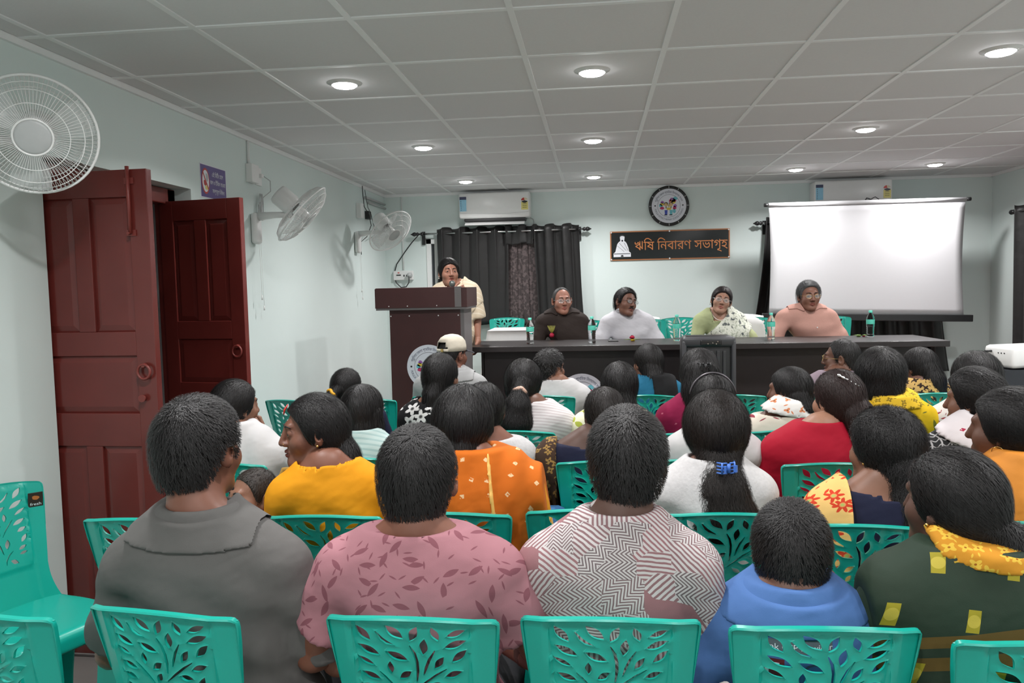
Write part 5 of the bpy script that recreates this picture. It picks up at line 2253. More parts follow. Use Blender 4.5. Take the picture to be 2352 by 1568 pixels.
def geo(name):
    """patchwork of hatching, zigzags and plain mauve patches"""
    white, mauve, dark = (.50, .47, .465), (.27, .135, .145), (.14, .11, .115)
    m = Mat(name, white, .8, 0, .2)
    u, v = uv(m, 14, -.75)
    wob = m.noise(25, 2)
    d, (cx, cy), rgb = m.voro(m.vec(u, v), .9, 'CHEBYCHEV')
    k = (rgb[0] * 4).floor()
    a = k * (pi / 4)
    w1 = u * a.cos() + v * a.sin()
    w2 = v * a.cos() - u * a.sin()
    zig = w2.pp(.28) * rgb[2].gt(.5) * 1.3
    ph = (w1 + zig + wob * .12) * 42
    ln = ph.sin().gt(.15)
    col = m.mix(ln, white, m.mix(rgb[2], mauve, dark))
    col = m.mix(rgb[1].gt(.83), col, mauve)
    return fin(m.base(col), name)


def stripes(name, a, b, sc, duty=.3, axis_='z', fine=None):
    m = Mat(name, a, .85, 0, .2)
    _, X, Y, Z = m.coord()
    t = (Z + (Y + .02).abs() * -.6 if axis_ == 'z' else X) * sc
    k = t.frac().lt(duty)
    if fine:
        k = k * (X * fine).frac().lt(.6)
    return fin(m.base(m.mix(k, a, b)), name)


def dots(name, base, dot, sc, R=.2, base2=None):
    m = Mat(name, base, .85, 0, .2)
    px, py, rgb, *_ = cell(m, sc, .6)
    k = (px.abs() + py.abs() * 1.2).lt(R) * (m.noise(120, 2).gt(.42))
    bs = m.mix(m.noise(6, 2), base, base2 or base)
    return fin(m.base(m.mix(k, bs, dot)), name)


GREYP = cloth('grey_knit', (.108, .104, .100))
PINKL = leafy('pink_leaf_print', (.36, .165, .190), (.22, .080, .100), 20, .40, .13, .8, 34)
GEO = geo('patchwork_print')
BLUEP = cloth('blue_knit', (.075, .16, .38))
MUSTARD = cloth('mustard_knit', (.62, .255, .006), .75)
WHITEC = cloth('white_cotton', (.52, .51, .51))
WHITEG = M('white_lace', (.52, .51, .51), .9, 0, .2, .14, 90, .5, 110, .002)
NAVY = cloth('navy_cotton', (.012, .014, .035))
BLACKC = cloth('black_cotton', (.012, .012, .013))
DARKT = cloth('dark_trousers', (.022, .022, .025))
BLUEJ = cloth('denim', (.035, .05, .09))
BEIGE = cloth('light_trousers', (.50, .48, .46))
BWF = floral('black_white_floral', (.010, .010, .011), (.66, .65, .64), (.06, .06, .06), 11, .46, .95, 5, (.10, .10, .10))
GREYS = cloth('light_grey_cotton', (.34, .34, .34))
ORANGE = dots('orange_bandhani', (.56, .135, .010), (.66, .45, .25), 15, .15, (.42, .095, .008))
ORKURTA = floral('orange_gold_kurta', (.66, .26, .015), (.78, .55, .18), (.5, .12, .01), 19, .34, .95, 4)
PSTRIPE = stripes('pink_white_stripe', (.68, .64, .64), (.47, .40, .41), 62, .5, 'z', 330)
GLEAF = leafy('green_leaf_print', (.70, .68, .50), (.36, .40, .06), 16, .48, .20, .9)
TEAL = cloth('teal_cotton', (.016, .125, .22))
MAROON = dots('maroon_cotton', (.20, .008, .045), (.42, .10, .16), 9, .06)
CREAM = leafy('cream_sprig', (.72, .66, .56), (.28, .05, .07), 9, .30, .10, .45)
SCARF = floral('white_scarf_print', (.70, .69, .66), (.60, .22, .10), (.05, .05, .05), 16, .26, .5, 3)
RED = cloth('red_cotton', (.37, .006, .024), .7)
YLEAF = leafy('yellow_leaf_print', (.62, .40, .010), (.14, .14, .02), 12, .34, .12, .55)
YCHECK = floral('yellow_brown_print', (.70, .45, .03), (.26, .17, .015), (.7, .5, .1), 26, .36, .9, 4)
GOLDBLK = floral('black_gold_print', (.52, .33, .11), (.03, .018, .014), (.03, .018, .014), 22, .42, .98, 4)
WREDF = leafy('white_red_sprig', (.68, .64, .62), (.30, .05, .06), 20, .28, .10, .7)
BWLINE = Mat('black_white_lattice', (.012, .012, .013), .85)
_u, _v = uv(BWLINE, 34)
_a = ((_u + (_v * 1.0).sin() * .35).frac() - .5).abs().lt(.09)
_b = ((_v + (_u * 6.283).sin() * .22).frac() - .5).abs().lt(.09)
BWLINE = fin(BWLINE.base(BWLINE.mix(_a.max(_b), (.012, .012, .013), (.42, .41, .41))), 'black_white_lattice')
PINKW = dots('pale_pink_veil', (.66, .61, .62), (.38, .03, .07), 7, .08)
ORSAREE = cloth('orange_saree', (.58, .215, .03), .6)
PAISLEY = floral('yellow_red_saree', (.74, .47, .16), (.58, .05, .02), (.40, .45, .12), 15, .42, .95, 7, (.74, .47, .16))
BROWNG = floral('brown_gold_saree', (.05, .028, .018), (.30, .18, .055), (.03, .02, .015), 26, .42, .97, 4)
TEALW = stripes('pale_teal_gather', (.48, .60, .58), (.36, .50, .49), 40, .4)
MAUVE = cloth('mauve_cotton', (.22, .17, .20))
CREAMS = stripes('cream_saree', (.66, .55, .40), (.74, .66, .53), 22, .2)
SAGE = cloth('sage_blouse', (.40, .44, .24))
SAGEP = Mat('sage_floral_saree', (.62, .64, .54), .8)
_n = SAGEP.noise(55, 4)
_n2 = SAGEP.noise(28, 3)
SAGEP = fin(SAGEP.base(SAGEP.mix(_n2.gt(.60), SAGEP.mix(_n.gt(.56), (.66, .67, .58), (.40, .43, .34)), (.10, .11, .11))), 'sage_floral_saree')
DKBROWN = cloth('dark_brown_shirt', (.030, .021, .018), .75)
WKURTA = cloth('white_kurta', (.54, .53, .56))
PEACH = M('peach_linen', (.52, .285, .235), .8, 0, .2, .10, 140, .15, 420, .0006)
PINKB = cloth('baby_pink', (.60, .22, .24))
# green saree: yellow motifs, ochre band, fine white lines
gs = Mat('green_saree', (.014, .036, .022), .7, 0, .25)
_, X_, Y_, Z_ = gs.coord()
gu, gv = (X_ + (Z_ * -.22)) * 7.4 + .37, (Z_ + (Y_ + .02).abs() * -.5 + X_ * .12) * 8.2
row = gv.floor()
fu, fv = (gu + row * .5).frac() - .5, gv.frac() - .5
mot = fu.abs().lt(.085) * fv.abs().lt(.20)
fl_ = (fu * fu + fv * fv * .55).sqrt().lt(.085)
zz = Z_ + (Y_ + .02).abs() * -.3 + X_ * -.16
band = (zz - .775).abs().lt(.036)
lines = ((X_ + Z_ * -.12) * 115).frac().lt(.16) * (X_ + Z_ * -.12 - .06).abs().lt(.075) * zz.lt(.87)
base_ = gs.mix(gs.noise(7, 2), (.013, .034, .020), (.020, .030, .018))
c_ = gs.mix(lines, base_, (.22, .24, .20))
c_ = gs.mix(band * (zz * 95).sin().gt(-.6), c_, (.10, .062, .014))
c_ = gs.mix(mot, c_, (.30, .25, .018))
GSAREE = fin(gs.base(gs.mix(fl_ * mot, c_, (.45, .36, .05))), 'green_saree')
GOLDBORDER = floral('gold_border', (.50, .22, .02), (.62, .40, .05), (.3, .1, .01), 30, .42, .9, 4)

D_ = (.135, .062, .040)     # skin tones
MID = (.20, .092, .056)
DK = (.085, .042, .030)
LT = (.33, .17, .11)
RDK = (.17, .068, .042)

# ------------------------------------------------------------------ front row
R1 = 1.81
chair(-1.33, R1 - .03, -.10, 'turquoise plastic chair cut off by the lower picture corner nearest the door')
chair(-.915, R1, -.15, 'turquoise plastic chair under the man in the grey polo')
chair(-.39, R1, -.02, 'turquoise plastic chair under the man in the pink leaf-print T-shirt')
chair(.02, R1 + .02, .0, 'turquoise plastic chair under the man in the mauve patchwork-print shirt')
chair(.44, R1, .02, 'turquoise plastic chair under the boy in the blue polo shirt')
chair(.845, R1 - .04, .04, 'turquoise plastic chair under the woman in the dark green saree')
o = chair(-1.93, 2.46, -1.92, 'empty turquoise chair by the door, facing the audience, sticker on its back')
bm = B()
box(bm, (-.024, -.003, -.028), (.024, .0, .028), 0, .0)
write(bm, 'fresh', 0, -.022, .016, mat=Matrix.Rotation(pi, 4, 'Z'), mi=1, y=-.0008, width=.036)
poly(bm, blob(0, .008, .012, .009, 10), 2, -.0006, Matrix.Rotation(pi, 4, 'Z'))
st_ = obj('sticker', bm, [M('sticker_dark', (.035, .015, .012), .4), MATS['print_white'], M('sticker_orange', (.5, .15, .04), .4)], o)
st_.location = (-.150, -.214, .80)
st_.rotation_euler = (-.22, 0, -.42)

big = dict(res=.0062, w=.0009)
person('man in a plain grey polo shirt seen from behind, nearest the door', (-.87, 1.78), (455, 910), hyaw=-.22, hs=1.05, sw=.215, bw=1.12, bd=1.1, sk=RDK, shx=478, res=.011, headY=1.80, drop=.05, sdz=-.03,
       hair=dict(N=5200, th=.016, len=.028, lift=.006, frizz=.35, **big), top=dict(mat=GREYP, collar='polo', sleeve=.80, fold=.0045, cuff=.014, drag=(.0035, 46), neck=(.07, .066, .05)), low=dict(mat=DARKT), arms='spread')
person('man in a pink T-shirt printed with maroon leaves, seen from behind', (-.39, 1.77), (957, 975), hs=1.03, sw=.20, bw=1.05, bd=1.05, sk=RDK, shx=962, res=.0105, headY=1.76,
       hair=dict(N=5200, th=.013, len=.026, lift=.004, frizz=.25, **big), top=dict(mat=PINKL, sleeve=.55, fold=.004, cuff=.014, neck=(.080, .074, .058), ndz=.012, drag=(.003, 38)), low=dict(mat=DARKT), arms='spread')
person('man in a white and mauve patchwork-print shirt, seen from behind', (.02, 1.78), (1440, 935), hyaw=-.05, hs=1.0, sw=.190, bw=1.0, sk=DK, shx=1415, res=.011, drop=.04, sdz=-.012,
       hair=dict(N=5200, th=.015, len=.028, lift=.006, frizz=.3, **big), top=dict(mat=GEO, collar='stand', sleeve=.75, fold=.0035, cuff=.014, neck=(.068, .064, .05), drag=(.0025, 33)), low=dict(mat=DARKT), arms='lap')


def csp(i):
    """printing on the back of the boy's shirt, laid on the cloth"""
    sh = [c for c in i['body'].children if c.name.startswith('shirt')][0]
    from mathutils.bvhtree import BVHTree
    me = sh.data
    tree = BVHTree.FromPolygons([v.co.copy() for v in me.vertices], [tuple(p.vertices) for p in me.polygons])
    cx_ = i['S0'][0] * .7
    z0 = .785
    def lay(x, z, lift):
        h, *_ = tree.ray_cast(Vector((x, -1, z)), Vector((0, 1, 0)))
        return Vector((x, (h.y if h is not None else -.1) - lift, z))
    bm = B()
    def band(x0, x1, za, zb, mi, lift):
        n = 14
        r = [[bm.verts.new(lay(x0 + (x1 - x0) * k / n, z, lift)) for k in range(n + 1)] for z in np.linspace(za, zb, 4)]
        for a, b in zip(r, r[1:]):
            for k in range(n):
                bm.faces.new((a[k], a[k + 1], b[k + 1], b[k])).material_index = mi
    band(cx_ - .135, cx_ + .06, z0 - .017, z0 + .012, 0, .0012)
    band(cx_ - .130, cx_ - .04, z0 - .070, z0 - .030, 1, .0012)
    write(bm, 'CSC Bank CSP Provider', cx_ - .035, z0 - .009, .018, mi=2, width=.19, fn=lambda x, z: lay(x, z, .0022))
    write(bm, 'BF', cx_ - .085, z0 - .064, .038, mi=2, width=.07, fn=lambda x, z: lay(x, z, .0022))
    write(bm, 'IC', cx_ + .01, z0 - .072, .050, mi=3, width=.05, fn=lambda x, z: lay(x, z, .0018))
    write(bm, 'ISE OPPORTUNITY BASE', cx_ - .03, z0 - .108, .018, mi=3, width=.20, fn=lambda x, z: lay(x, z, .0018))
    obj('back_print', bm, [M('print_grey', (.10, .11, .13), .6), M('print_maroon', (.16, .012, .02), .6), MATS['print_white'], MATS['print_navy']], sh)


person('boy in a bright blue polo shirt seen from behind', (.435, 1.79), (1816, 1150), hyaw=-.12, hs=.93, sw=.155, bw=.86, bd=.86, sk=D_, shx=1800, res=.0105,
       hair=dict(N=5200, th=.016, len=.03, lift=.006, frizz=.3, **big), top=dict(mat=BLUEP, collar='polo', sleeve=.85, fold=.004, cuff=.014, neck=(.065, .062, .05), drag=(.002, 40)), low=dict(mat=BEIGE), arms='spread', extra=csp)
i_ = person('woman in a dark green saree with yellow motifs and a hair bun', (.80, 1.76), (2185, 1030), hyaw=.62, hs=.98, sw=.185, bw=1.15, bd=1.1, bust=.05, fem=True, sk=DK, shx=2215, res=.0105,
            hair=dict(style='tied', N=3500, th=.016, len=.05, lift=.004, frizz=.10, tie=(.09, -.09, -.06), buns=[((.105, -.075, -.075), (.056, .05, .05))], chains=[dict(p=[(.03, -.06, -.03), (.09, -.075, -.065)], r=[.05, .04])], n2=.5, fz2=4, **big),
            top=dict(mat=GSAREE, name='blouse', sleeve=.9, fold=.003, neck=(.085, .075, .05), ndz=.02), low=dict(mat=GSAREE, name='saree', k=.05), arms='spread',
            drape=[dict(name='saree_drape', mat=GSAREE, n=(1, 0, .15), d=.07, w=.30, off=.020, pleat=(.0025, 50), cut=[((0, 0, 1), .09)]),
                   dict(name='gold_border', mat=GOLDBORDER, n=(.12, -.35, 1), d=.108, w=.016, off=.024, neck=False, cut=[((1, 0, 0), .13), ((-1, 0, 0), .10)])])
earring(i_, (-1,))

# ------------------------------------------------------------------ second row
R2 = 2.52
TQ = 'turquoise plastic chair '
chair(-1.40, R2 - .05, .0, TQ + 'standing empty just past the man in the grey polo')
chair(-.845, R2, .02, TQ + 'under the woman in the mustard blouse')
chair(-.44, R2 + .04, -.03, TQ + 'under the woman in the orange dotted dupatta')
chair(-.06, R2 + .09, .10, TQ + 'standing empty between the pink and patchwork-shirted men')
chair(.37, R2 + .06, .02, TQ + 'under the long-haired woman with the blue clip')
chair(.72, R2 - .04, -.04, TQ + 'under the curly-haired woman with the pink clip')
chair(1.17, R2, .0, TQ + 'under the woman in the orange saree')


def mole(i):
    bm = B()
    for c, r in (((.008, .083, .044), .010), ((-.045, .052, -.06), .006)):
        p = i['R4'] @ Vector(c)
        lathe(bm, [(0, .0025), (r * .6, .002), (r, 0)], 10, align(p, i['Rh'] @ np.array([c[0] * 8, 1, .2])))
    obj('kajal_mark', bm, MATS['black_cotton'], i['body'])


p_ = at(575, 1082, 2.40)
person('toddler in pink whose face peeps out beside the grey polo', (p_.x, 2.42), (577, 1072), hyaw=2.5, rz=2.3, hpitch=.08, stand=True, seat=.42, hs=.80, sw=.105, bw=.62, bd=.7, sk=MID, face=True, hres=.0035, headY=2.40, res=.012,
       hair=dict(N=1500, th=.005, len=.018, lift=.004, frizz=.3, res=.005, w=.0007, col=(.02, .015, .012)), top=dict(mat=PINKB, sleeve=.8, neck=(.055, .05, .04)), low=dict(mat=PINKB), arms='side', extra=mole)
i_ = person('woman in a mustard-yellow blouse with a long plait looking back over her shoulder', (-.83, 2.47), (717, 905), hyaw=2.0, hpitch=-.04, rz=.35, hs=.98, sw=.165, bw=.98, bd=1.0, bust=.055, fem=True, sk=RDK, shx=752, face=True, hres=.003, res=.0105, headY=2.44,
            hair=dict(style='tied', N=4200, th=.014, len=.06, lift=.005, frizz=.18, tie=(.12, -.02, -.08), res=.005, w=.0008,
                      chains=[dict(p=[(.06, .0, -.03), (.10, -.02, -.085), (.135, -.045, -.16)], r=[.06, .045, .032])], buns=braid((.135, -.05, -.15), (.205, -.10, -.44), 13, .030, .018), n2=.6),
            top=dict(mat=MUSTARD, name='blouse', sleeve=.98, fold=.0035, cuff=.003, neck=(.088, .075, .06), ndz=.02, drag=(.0025, 55)), low=dict(mat=ORSAREE, name='skirt', k=.05), arms='lap')
earring(i_, (-1, 1))
bindi(i_)
bm = B()
lathe(bm, [(0, .002), (.002, .001), (.002, 0)], 8, i_['R4'] @ Matrix.Translation((.0165, .099, -.028)))
lathe(bm, [(0, .002), (.002, .001), (.002, 0)], 8, i_['R4'] @ Matrix.Translation((-.0175, .099, -.028)))
obj('nose_stud', bm, GOLD, i_['body'])
bm = B()
tube(bm, [i_['R4'] @ Vector(p) for p in ((0, .0905, .066), (0, .086, .082), (0, .075, .098))], [.002, .0035, .002], 6)
obj('vermilion', bm, MATS['red_plastic'], i_['body'])
hair_tie(i_, (.172, -.078, -.30), (.2, -.15, -1), .020, .008, M('red_band', (.45, .01, .02), .6))

person('woman in an orange dotted dupatta with a thick low knot of hair', (-.42, 2.50), (1062, 888), hyaw=.05, hs=.97, sw=.17, bw=1.0, bust=.05, fem=True, sk=RDK, shx=1100, res=.0105,
       hair=dict(style='tied', N=3200, th=.022, len=.06, lift=.005, frizz=.12, tie=(0, -.10, -.11), res=.006, w=.0009, puff=[((0, -.03, .02), (.098, .10, .09))],
                 chains=[dict(p=[(0, -.05, -.02), (.0, -.07, -.09), (.02, -.085, -.15)], r=[.075, .062, .045]), dict(p=[(.02, -.085, -.15), (.035, -.10, -.20), (.03, -.085, -.23)], r=[.05, .045, .022])]),
       top=dict(mat=ORKURTA, name='kurta', sleeve=.95, fold=.003), low=dict(mat=ORKURTA, k=.05),
       drape=[dict(mat=ORANGE, n=(1, 0, .1), d=.055, w=.155, off=.030, pleat=(.005, 75), cut=[((0, 0, 1), .105)]), dict(mat=ORANGE, n=(1, 0, .1), d=.055, w=.006, off=.038, cut=[((0, 0, 1), .10)], name='dupatta_edge') | dict(mat=M('gold_trim', (.70, .42, .10), .6))])

i_ = person('woman with long frizzy hair held by a blue clip, in white', (.36, 2.52), (1642, 902), hyaw=.0, hs=.98, sw=.165, bw=.95, bust=.05, fem=True, sk=RDK, shx=1630, res=.0105,
            hair=dict(style='tied', N=5200, th=.022, len=.07, lift=.006, frizz=.25, tie=(0, -.10, -.04), res=.0065, w=.0008, col=(.012, .009, .008), puff=[((0, -.03, .02), (.099, .104, .10))],
                      chains=[dict(p=[(0, -.06, -.02), (.0, -.095, -.09), (.0, -.11, -.18), (.01, -.115, -.27), (.01, -.11, -.345)], r=[.082, .06, .092, .105, .060], sq=(1, 1.5, 1))], n2=1.6, fz2=2.6, clump=.003),
            top=dict(mat=WHITEG, name='kurta', sleeve=1.4, fold=.005, cuff=.014, drag=(.004, 60)), low=dict(mat=WHITEG, k=.05))
claw_clip(i_, (.012, -.165, -.085), M('blue_clip', (.06, .17, .55), .3), .85, .35)

i_ = person('woman with long curly hair and a pink clip, navy blouse', (.74, 2.46), (2025, 942), hyaw=.62, hs=.98, sw=.165, bw=1.0, bust=.055, fem=True, sk=MID, shx=2010, res=.0105,
            hair=dict(style='tied', N=5200, th=.020, len=.06, lift=.008, frizz=.45, tie=(.05, -.11, -.04), res=.0065, w=.0008, puff=[((0, -.03, .03), (.094, .10, .098))],
                      chains=[dict(p=[(.02, -.05, .0), (.055, -.085, -.07), (.06, -.10, -.16), (.05, -.11, -.25), (.055, -.11, -.32)], r=[.085, .075, .085, .085, .05], sq=(1, 1.3, 1))], n2=1.6, fz2=2.4, clump=.004),
            top=dict(mat=NAVY, name='blouse', sleeve=.55, fold=.002, cuff=.004, neck=(.12, .09, .09), ndz=-.01), low=dict(mat=PAISLEY, name='saree', k=.05), arms='spread',
            drape=[dict(name='saree_drape', mat=PAISLEY, n=(1, 0, 0), d=-.225, w=.115, off=.022, pleat=(.003, 40), cut=[((0, 0, 1), .085)])])
claw_clip(i_, (.125, -.10, -.055), M('pink_clip', (.55, .14, .26), .3), .8, .9)
earring(i_, (-1,))

i_ = person('woman in an orange saree with a hoop earring at the picture edge', (1.16, 2.47), (2312, 895), hyaw=.85, hs=1.0, sw=.185, bw=1.1, bust=.06, fem=True, sk=D_, shx=2340, res=.0115,
            hair=dict(style='tied', N=3200, th=.018, len=.06, lift=.004, frizz=.10, tie=(.10, -.08, -.03), res=.0065, w=.0009, puff=[((0, -.04, .03), (.095, .10, .095))], chains=[dict(p=[(.03, -.05, .0), (.09, -.08, -.04), (.13, -.09, -.08)], r=[.07, .06, .05])]),
            top=dict(mat=ORSAREE, name='blouse', sleeve=.9, fold=.004), low=dict(mat=ORSAREE, name='saree', k=.05), drape=[dict(name='saree_drape', mat=ORSAREE, n=(1, 0, .2), d=.0, w=.30, off=.024, pleat=(.004, 60), cut=[((0, 0, 1), .12)])])
earring(i_, (-1,), 'hoop')

# ------------------------------------------------------------------ third row
R3 = 3.26
chair(-1.475, R3 - .04, -.10, TQ + 'under the woman in white who holds her chin')
chair(-1.06, R3 + .07, .0, TQ + 'under the girl with shoulder-length straight hair')
chair(-.44, R3, .0, TQ + 'under the woman in the white lace blouse')
chair(.01, R3 + .01, .06, TQ + 'under the woman in the brown and gold saree')
chair(.415, R3 + .04, -.04, TQ + 'under the woman in plain white with an ornate hairband')
chair(.865, R3 - .02, .03, TQ + 'under the woman in the red top')
chair(1.36, R3, .02, TQ + 'under the woman in the black and white lattice kurta')
mid = dict(res=.0075, w=.0011)
person('woman in white holding her hand to her chin, nearest the door frame', (-1.46, 3.18), (540, 873), hyaw=-.62, hs=.95, sw=.16, bw=.95, bust=.045, fem=True, sk=MID, shx=548, res=.012, hres=.006, arms=('lap', 'chin'), face=True,
       hair=dict(style='tied', N=2000, th=.018, len=.06, lift=.004, frizz=.10, tie=(-.08, -.09, -.06), chains=[dict(p=[(-.03, -.05, -.02), (-.07, -.08, -.06), (-.09, -.09, -.10)], r=[.065, .05, .03])], **mid),
       top=dict(mat=WHITEC, name='kurta', sleeve=1.5, fold=.005, cuff=.02, drag=(.004, 50)), low=dict(mat=WHITEC, k=.05), drape=[dict(mat=WHITEC, n=(1, 0, .1), d=.10, w=.12, off=.024, pleat=(.004, 70), cut=[((0, 0, 1), .11)])])
person('girl with shoulder-length straight hair in a pale teal top', (-1.05, 3.27), (833, 884), hyaw=-.25, hs=.94, sw=.145, bw=.88, fem=True, sk=D_, shx=832, res=.012,
       hair=dict(style='loose', N=2600, th=.018, len=.08, lift=.005, frizz=.06, chains=[dict(p=[(-.045, -.03, .0), (-.055, -.03, -.07), (-.062, -.03, -.135)], r=[.05, .05, .042]), dict(p=[(.045, -.03, .0), (.05, -.03, -.07), (.055, -.03, -.135)], r=[.05, .048, .040]),
                 dict(p=[(0, -.05, .0), (0, -.06, -.07), (0, -.06, -.14)], r=[.065, .058, .05])], **mid), top=dict(mat=TEALW, name='top', sleeve=.7, fold=.003, neck=(.07, .065, .05)), low=dict(mat=BLUEJ))
person('woman in a white lace blouse tied at the nape, half hidden', (-.42, 3.20), (1112, 880), hyaw=-.1, hs=.95, sw=.165, bw=.95, bust=.05, fem=True, sk=RDK, shx=1122, res=.012,
       hair=dict(style='tied', N=1500, th=.018, len=.06, lift=.005, frizz=.15, tie=(0, -.1, -.05), buns=[((0, -.11, -.05), (.05, .045, .05))], **mid),
       top=dict(mat=WHITEG, name='blouse', sleeve=.6, fold=.003, neck=(.095, .09, .10), ndz=-.005), low=dict(mat=ORSAREE, name='skirt', k=.05))
person('woman in a navy blouse and brown gold-printed saree', (.02, 3.21), (1387, 888), hyaw=.25, hs=.95, sw=.17, bw=1.0, bust=.05, fem=True, sk=DK, shx=1345, res=.012,
       hair=dict(style='tied', N=2000, th=.014, len=.05, lift=.005, frizz=.2, tie=(.03, -.1, -.05), buns=[((.02, -.11, -.05), (.05, .045, .05))], col=(.014, .011, .010), **mid),
       top=dict(mat=NAVY, name='blouse', sleeve=.75, fold=.002, cuff=.003, neck=(.11, .09, .10), ndz=-.015), low=dict(mat=BROWNG, name='saree', k=.05), arms='spread',
       drape=[dict(name='saree_drape', mat=BROWNG, n=(1, 0, 0), d=-.19, w=.07, off=.020, pleat=(.003, 60), cut=[((0, 0, 1), .06)])])
i_ = person('woman in plain white whose hair is parted by an ornate band', (.41, 3.22), (1638, 862), hs=.96, sw=.165, bw=.97, bust=.05, fem=True, sk=MID, shx=1632, res=.012,
            hair=dict(style='tied', N=2000, th=.016, len=.06, lift=.004, frizz=.08, tie=(0, -.1, -.06), buns=[((0, -.11, -.07), (.045, .04, .06))], **mid),
            top=dict(mat=WHITEC, name='kurta', sleeve=.9, fold=.005, cuff=.012, drag=(.003, 50)), low=dict(mat=WHITEC, k=.05))
bm = B()
tube(bm, [i_['R4'] @ Vector((.098 * cos(a), .012, .022 + .112 * sin(a))) for a in np.linspace(.2, pi - .2, 25)], .0045, 6)
obj('hairband', bm, M('dull_metal', (.12, .11, .12), .4, .7), i_['body'])
person('woman in a bright red top with a glittering hair clip', (.87, 3.18), (1922, 850), hyaw=.55, hs=.98, sw=.165, bw=.95, bust=.05, fem=True, sk=LT, shx=1862, res=.012, hres=.006,
       hair=dict(style='tied', N=2600, th=.016, len=.06, lift=.005, frizz=.15, tie=(.05, -.10, -.03), col=(.020, .010, .009), chains=[dict(p=[(.03, -.05, .0), (.06, -.09, -.05), (.075, -.11, -.13), (.08, -.12, -.22)], r=[.065, .058, .05, .03], sq=(1, 1.2, 1))], n2=1.2, **mid),
       top=dict(mat=RED, name='top', sleeve=1.5, fold=.004, neck=(.068, .062, .05), drag=(.003, 45)), low=dict(mat=DARKT),
       extra=lambda i: obj('hair_clip', tube(B(), [tuple(i['Hc'] + np.array([-.02 + .075 * t, -.075 - .02 * t + .0 * t, .115 - .045 * t]) * i['hs']) for t in np.linspace(0, 1, 12)], [.004 + .003 * (k % 2) for k in range(12)], 8), MATS['steel'], i['body']))
person('woman in a black and white lattice kurta with a pale pink veil', (1.37, 3.20), (2238, 850), hyaw=.85, hs=1.0, sw=.175, bw=1.02, bust=.055, fem=True, sk=MID, shx=2235, res=.012, hres=.006,
       hair=dict(style='tied', N=2600, th=.018, len=.06, lift=.005, frizz=.15, tie=(.11, -.07, -.02), puff=[((0, .0, .05), (.088, .09, .085))], buns=[((.135, -.05, .005), (.06, .055, .06))], chains=[dict(p=[(.03, -.05, .01), (.11, -.06, .0)], r=[.075, .06])], n2=1.0, fz2=3, **mid),
       top=dict(mat=BWLINE, name='kurta', sleeve=.9, fold=.003, neck=(.10, .085, .06)), low=dict(mat=BWLINE, k=.05), drape=[dict(name='veil', mat=PINKW, n=(.25, -.35, 1), d=.075, w=.055, off=.022, pleat=(.003, 60), neck=True)])

# ------------------------------------------------------------------ fourth row
R4_ = 3.87
chair(-.78, R4_, .0, TQ + 'under the plaited woman in the black and white floral top')
chair(-.37, R4_ + .03, -.05, TQ + 'under the woman with the scrunchie ponytail')
chair(.055, R4_, .0, TQ + 'under the woman in the green leaf-print kurta')
chair(.47, R4_ - .01, .02, TQ + 'under the woman in the maroon top')
chair(.865, R4_ + .03, .03, TQ + 'under the woman in the cream sprigged kurta')
chair(1.235, R4_ - .03, -.02, TQ + 'under the woman in the yellow leaf-print blouse')
chair(1.66, R4_ - .02, .03, TQ + 'under the woman in white with red sprigs')
person('plaited woman in a black and white floral top', (-.76, 3.82), (1012, 810), hyaw=-.35, hs=.97, sw=.16, bw=.95, bust=.045, fem=True, sk=MID, shx=1005, res=.013,
       hair=dict(style='tied', N=2000, th=.014, len=.06, lift=.005, frizz=.17, tie=(-.03, -.10, -.08), chains=[dict(p=[(-.01, -.05, -.02), (-.03, -.085, -.09), (-.04, -.10, -.15)], r=[.068, .05, .036])], buns=braid((-.04, -.105, -.14), (-.03, -.13, -.36), 8, .036, .028), n2=.6, **mid),
       top=dict(mat=BWF, name='kurta', sleeve=.8, fold=.003, neck=(.10, .085, .07)), low=dict(mat=BLACKC, k=.05))
i_ = person('woman in a pink and white striped top, ponytail in a beige scrunchie', (-.36, 3.84), (1203, 825), hyaw=-.25, hs=.98, sw=.165, bw=.97, bust=.05, fem=True, sk=D_, shx=1228, res=.013,
            hair=dict(style='tied', N=2600, th=.018, len=.06, lift=.005, frizz=.18, tie=(-.012, -.125, -.02), chains=[dict(p=[(-.008, -.09, -.0), (-.012, -.135, -.03), (-.02, -.15, -.09)], r=[.06, .03, .055]), dict(p=[(-.02, -.15, -.09), (-.035, -.15, -.17), (-.04, -.14, -.265)], r=[.062, .085, .045], sq=(1, 1.3, 1))], n2=1.5, fz2=3, **mid),
            top=dict(mat=PSTRIPE, name='top', sleeve=1.3, fold=.004), low=dict(mat=DARKT))
hair_tie(i_, (-.010, -.138, -.026), (-.1, -.8, -.6), .026, .012, M('beige_satin', (.52, .33, .25), .4), 'scrunchie')
person('woman in a cream kurta printed with green leaves', (.055, 3.82), (1422, 832), hyaw=.0, hs=.98, sw=.17, bw=1.0, bust=.05, fem=True, sk=MID, shx=1408, res=.013,
       hair=dict(style='tied', N=2000, th=.018, len=.06, lift=.005, frizz=.12, tie=(.02, -.1, -.09), chains=[dict(p=[(0, -.05, -.02), (.02, -.08, -.1), (.03, -.09, -.17)], r=[.075, .06, .045])], **mid),
       top=dict(mat=GLEAF, name='kurta', sleeve=.8, fold=.004), low=dict(mat=GLEAF, k=.05))
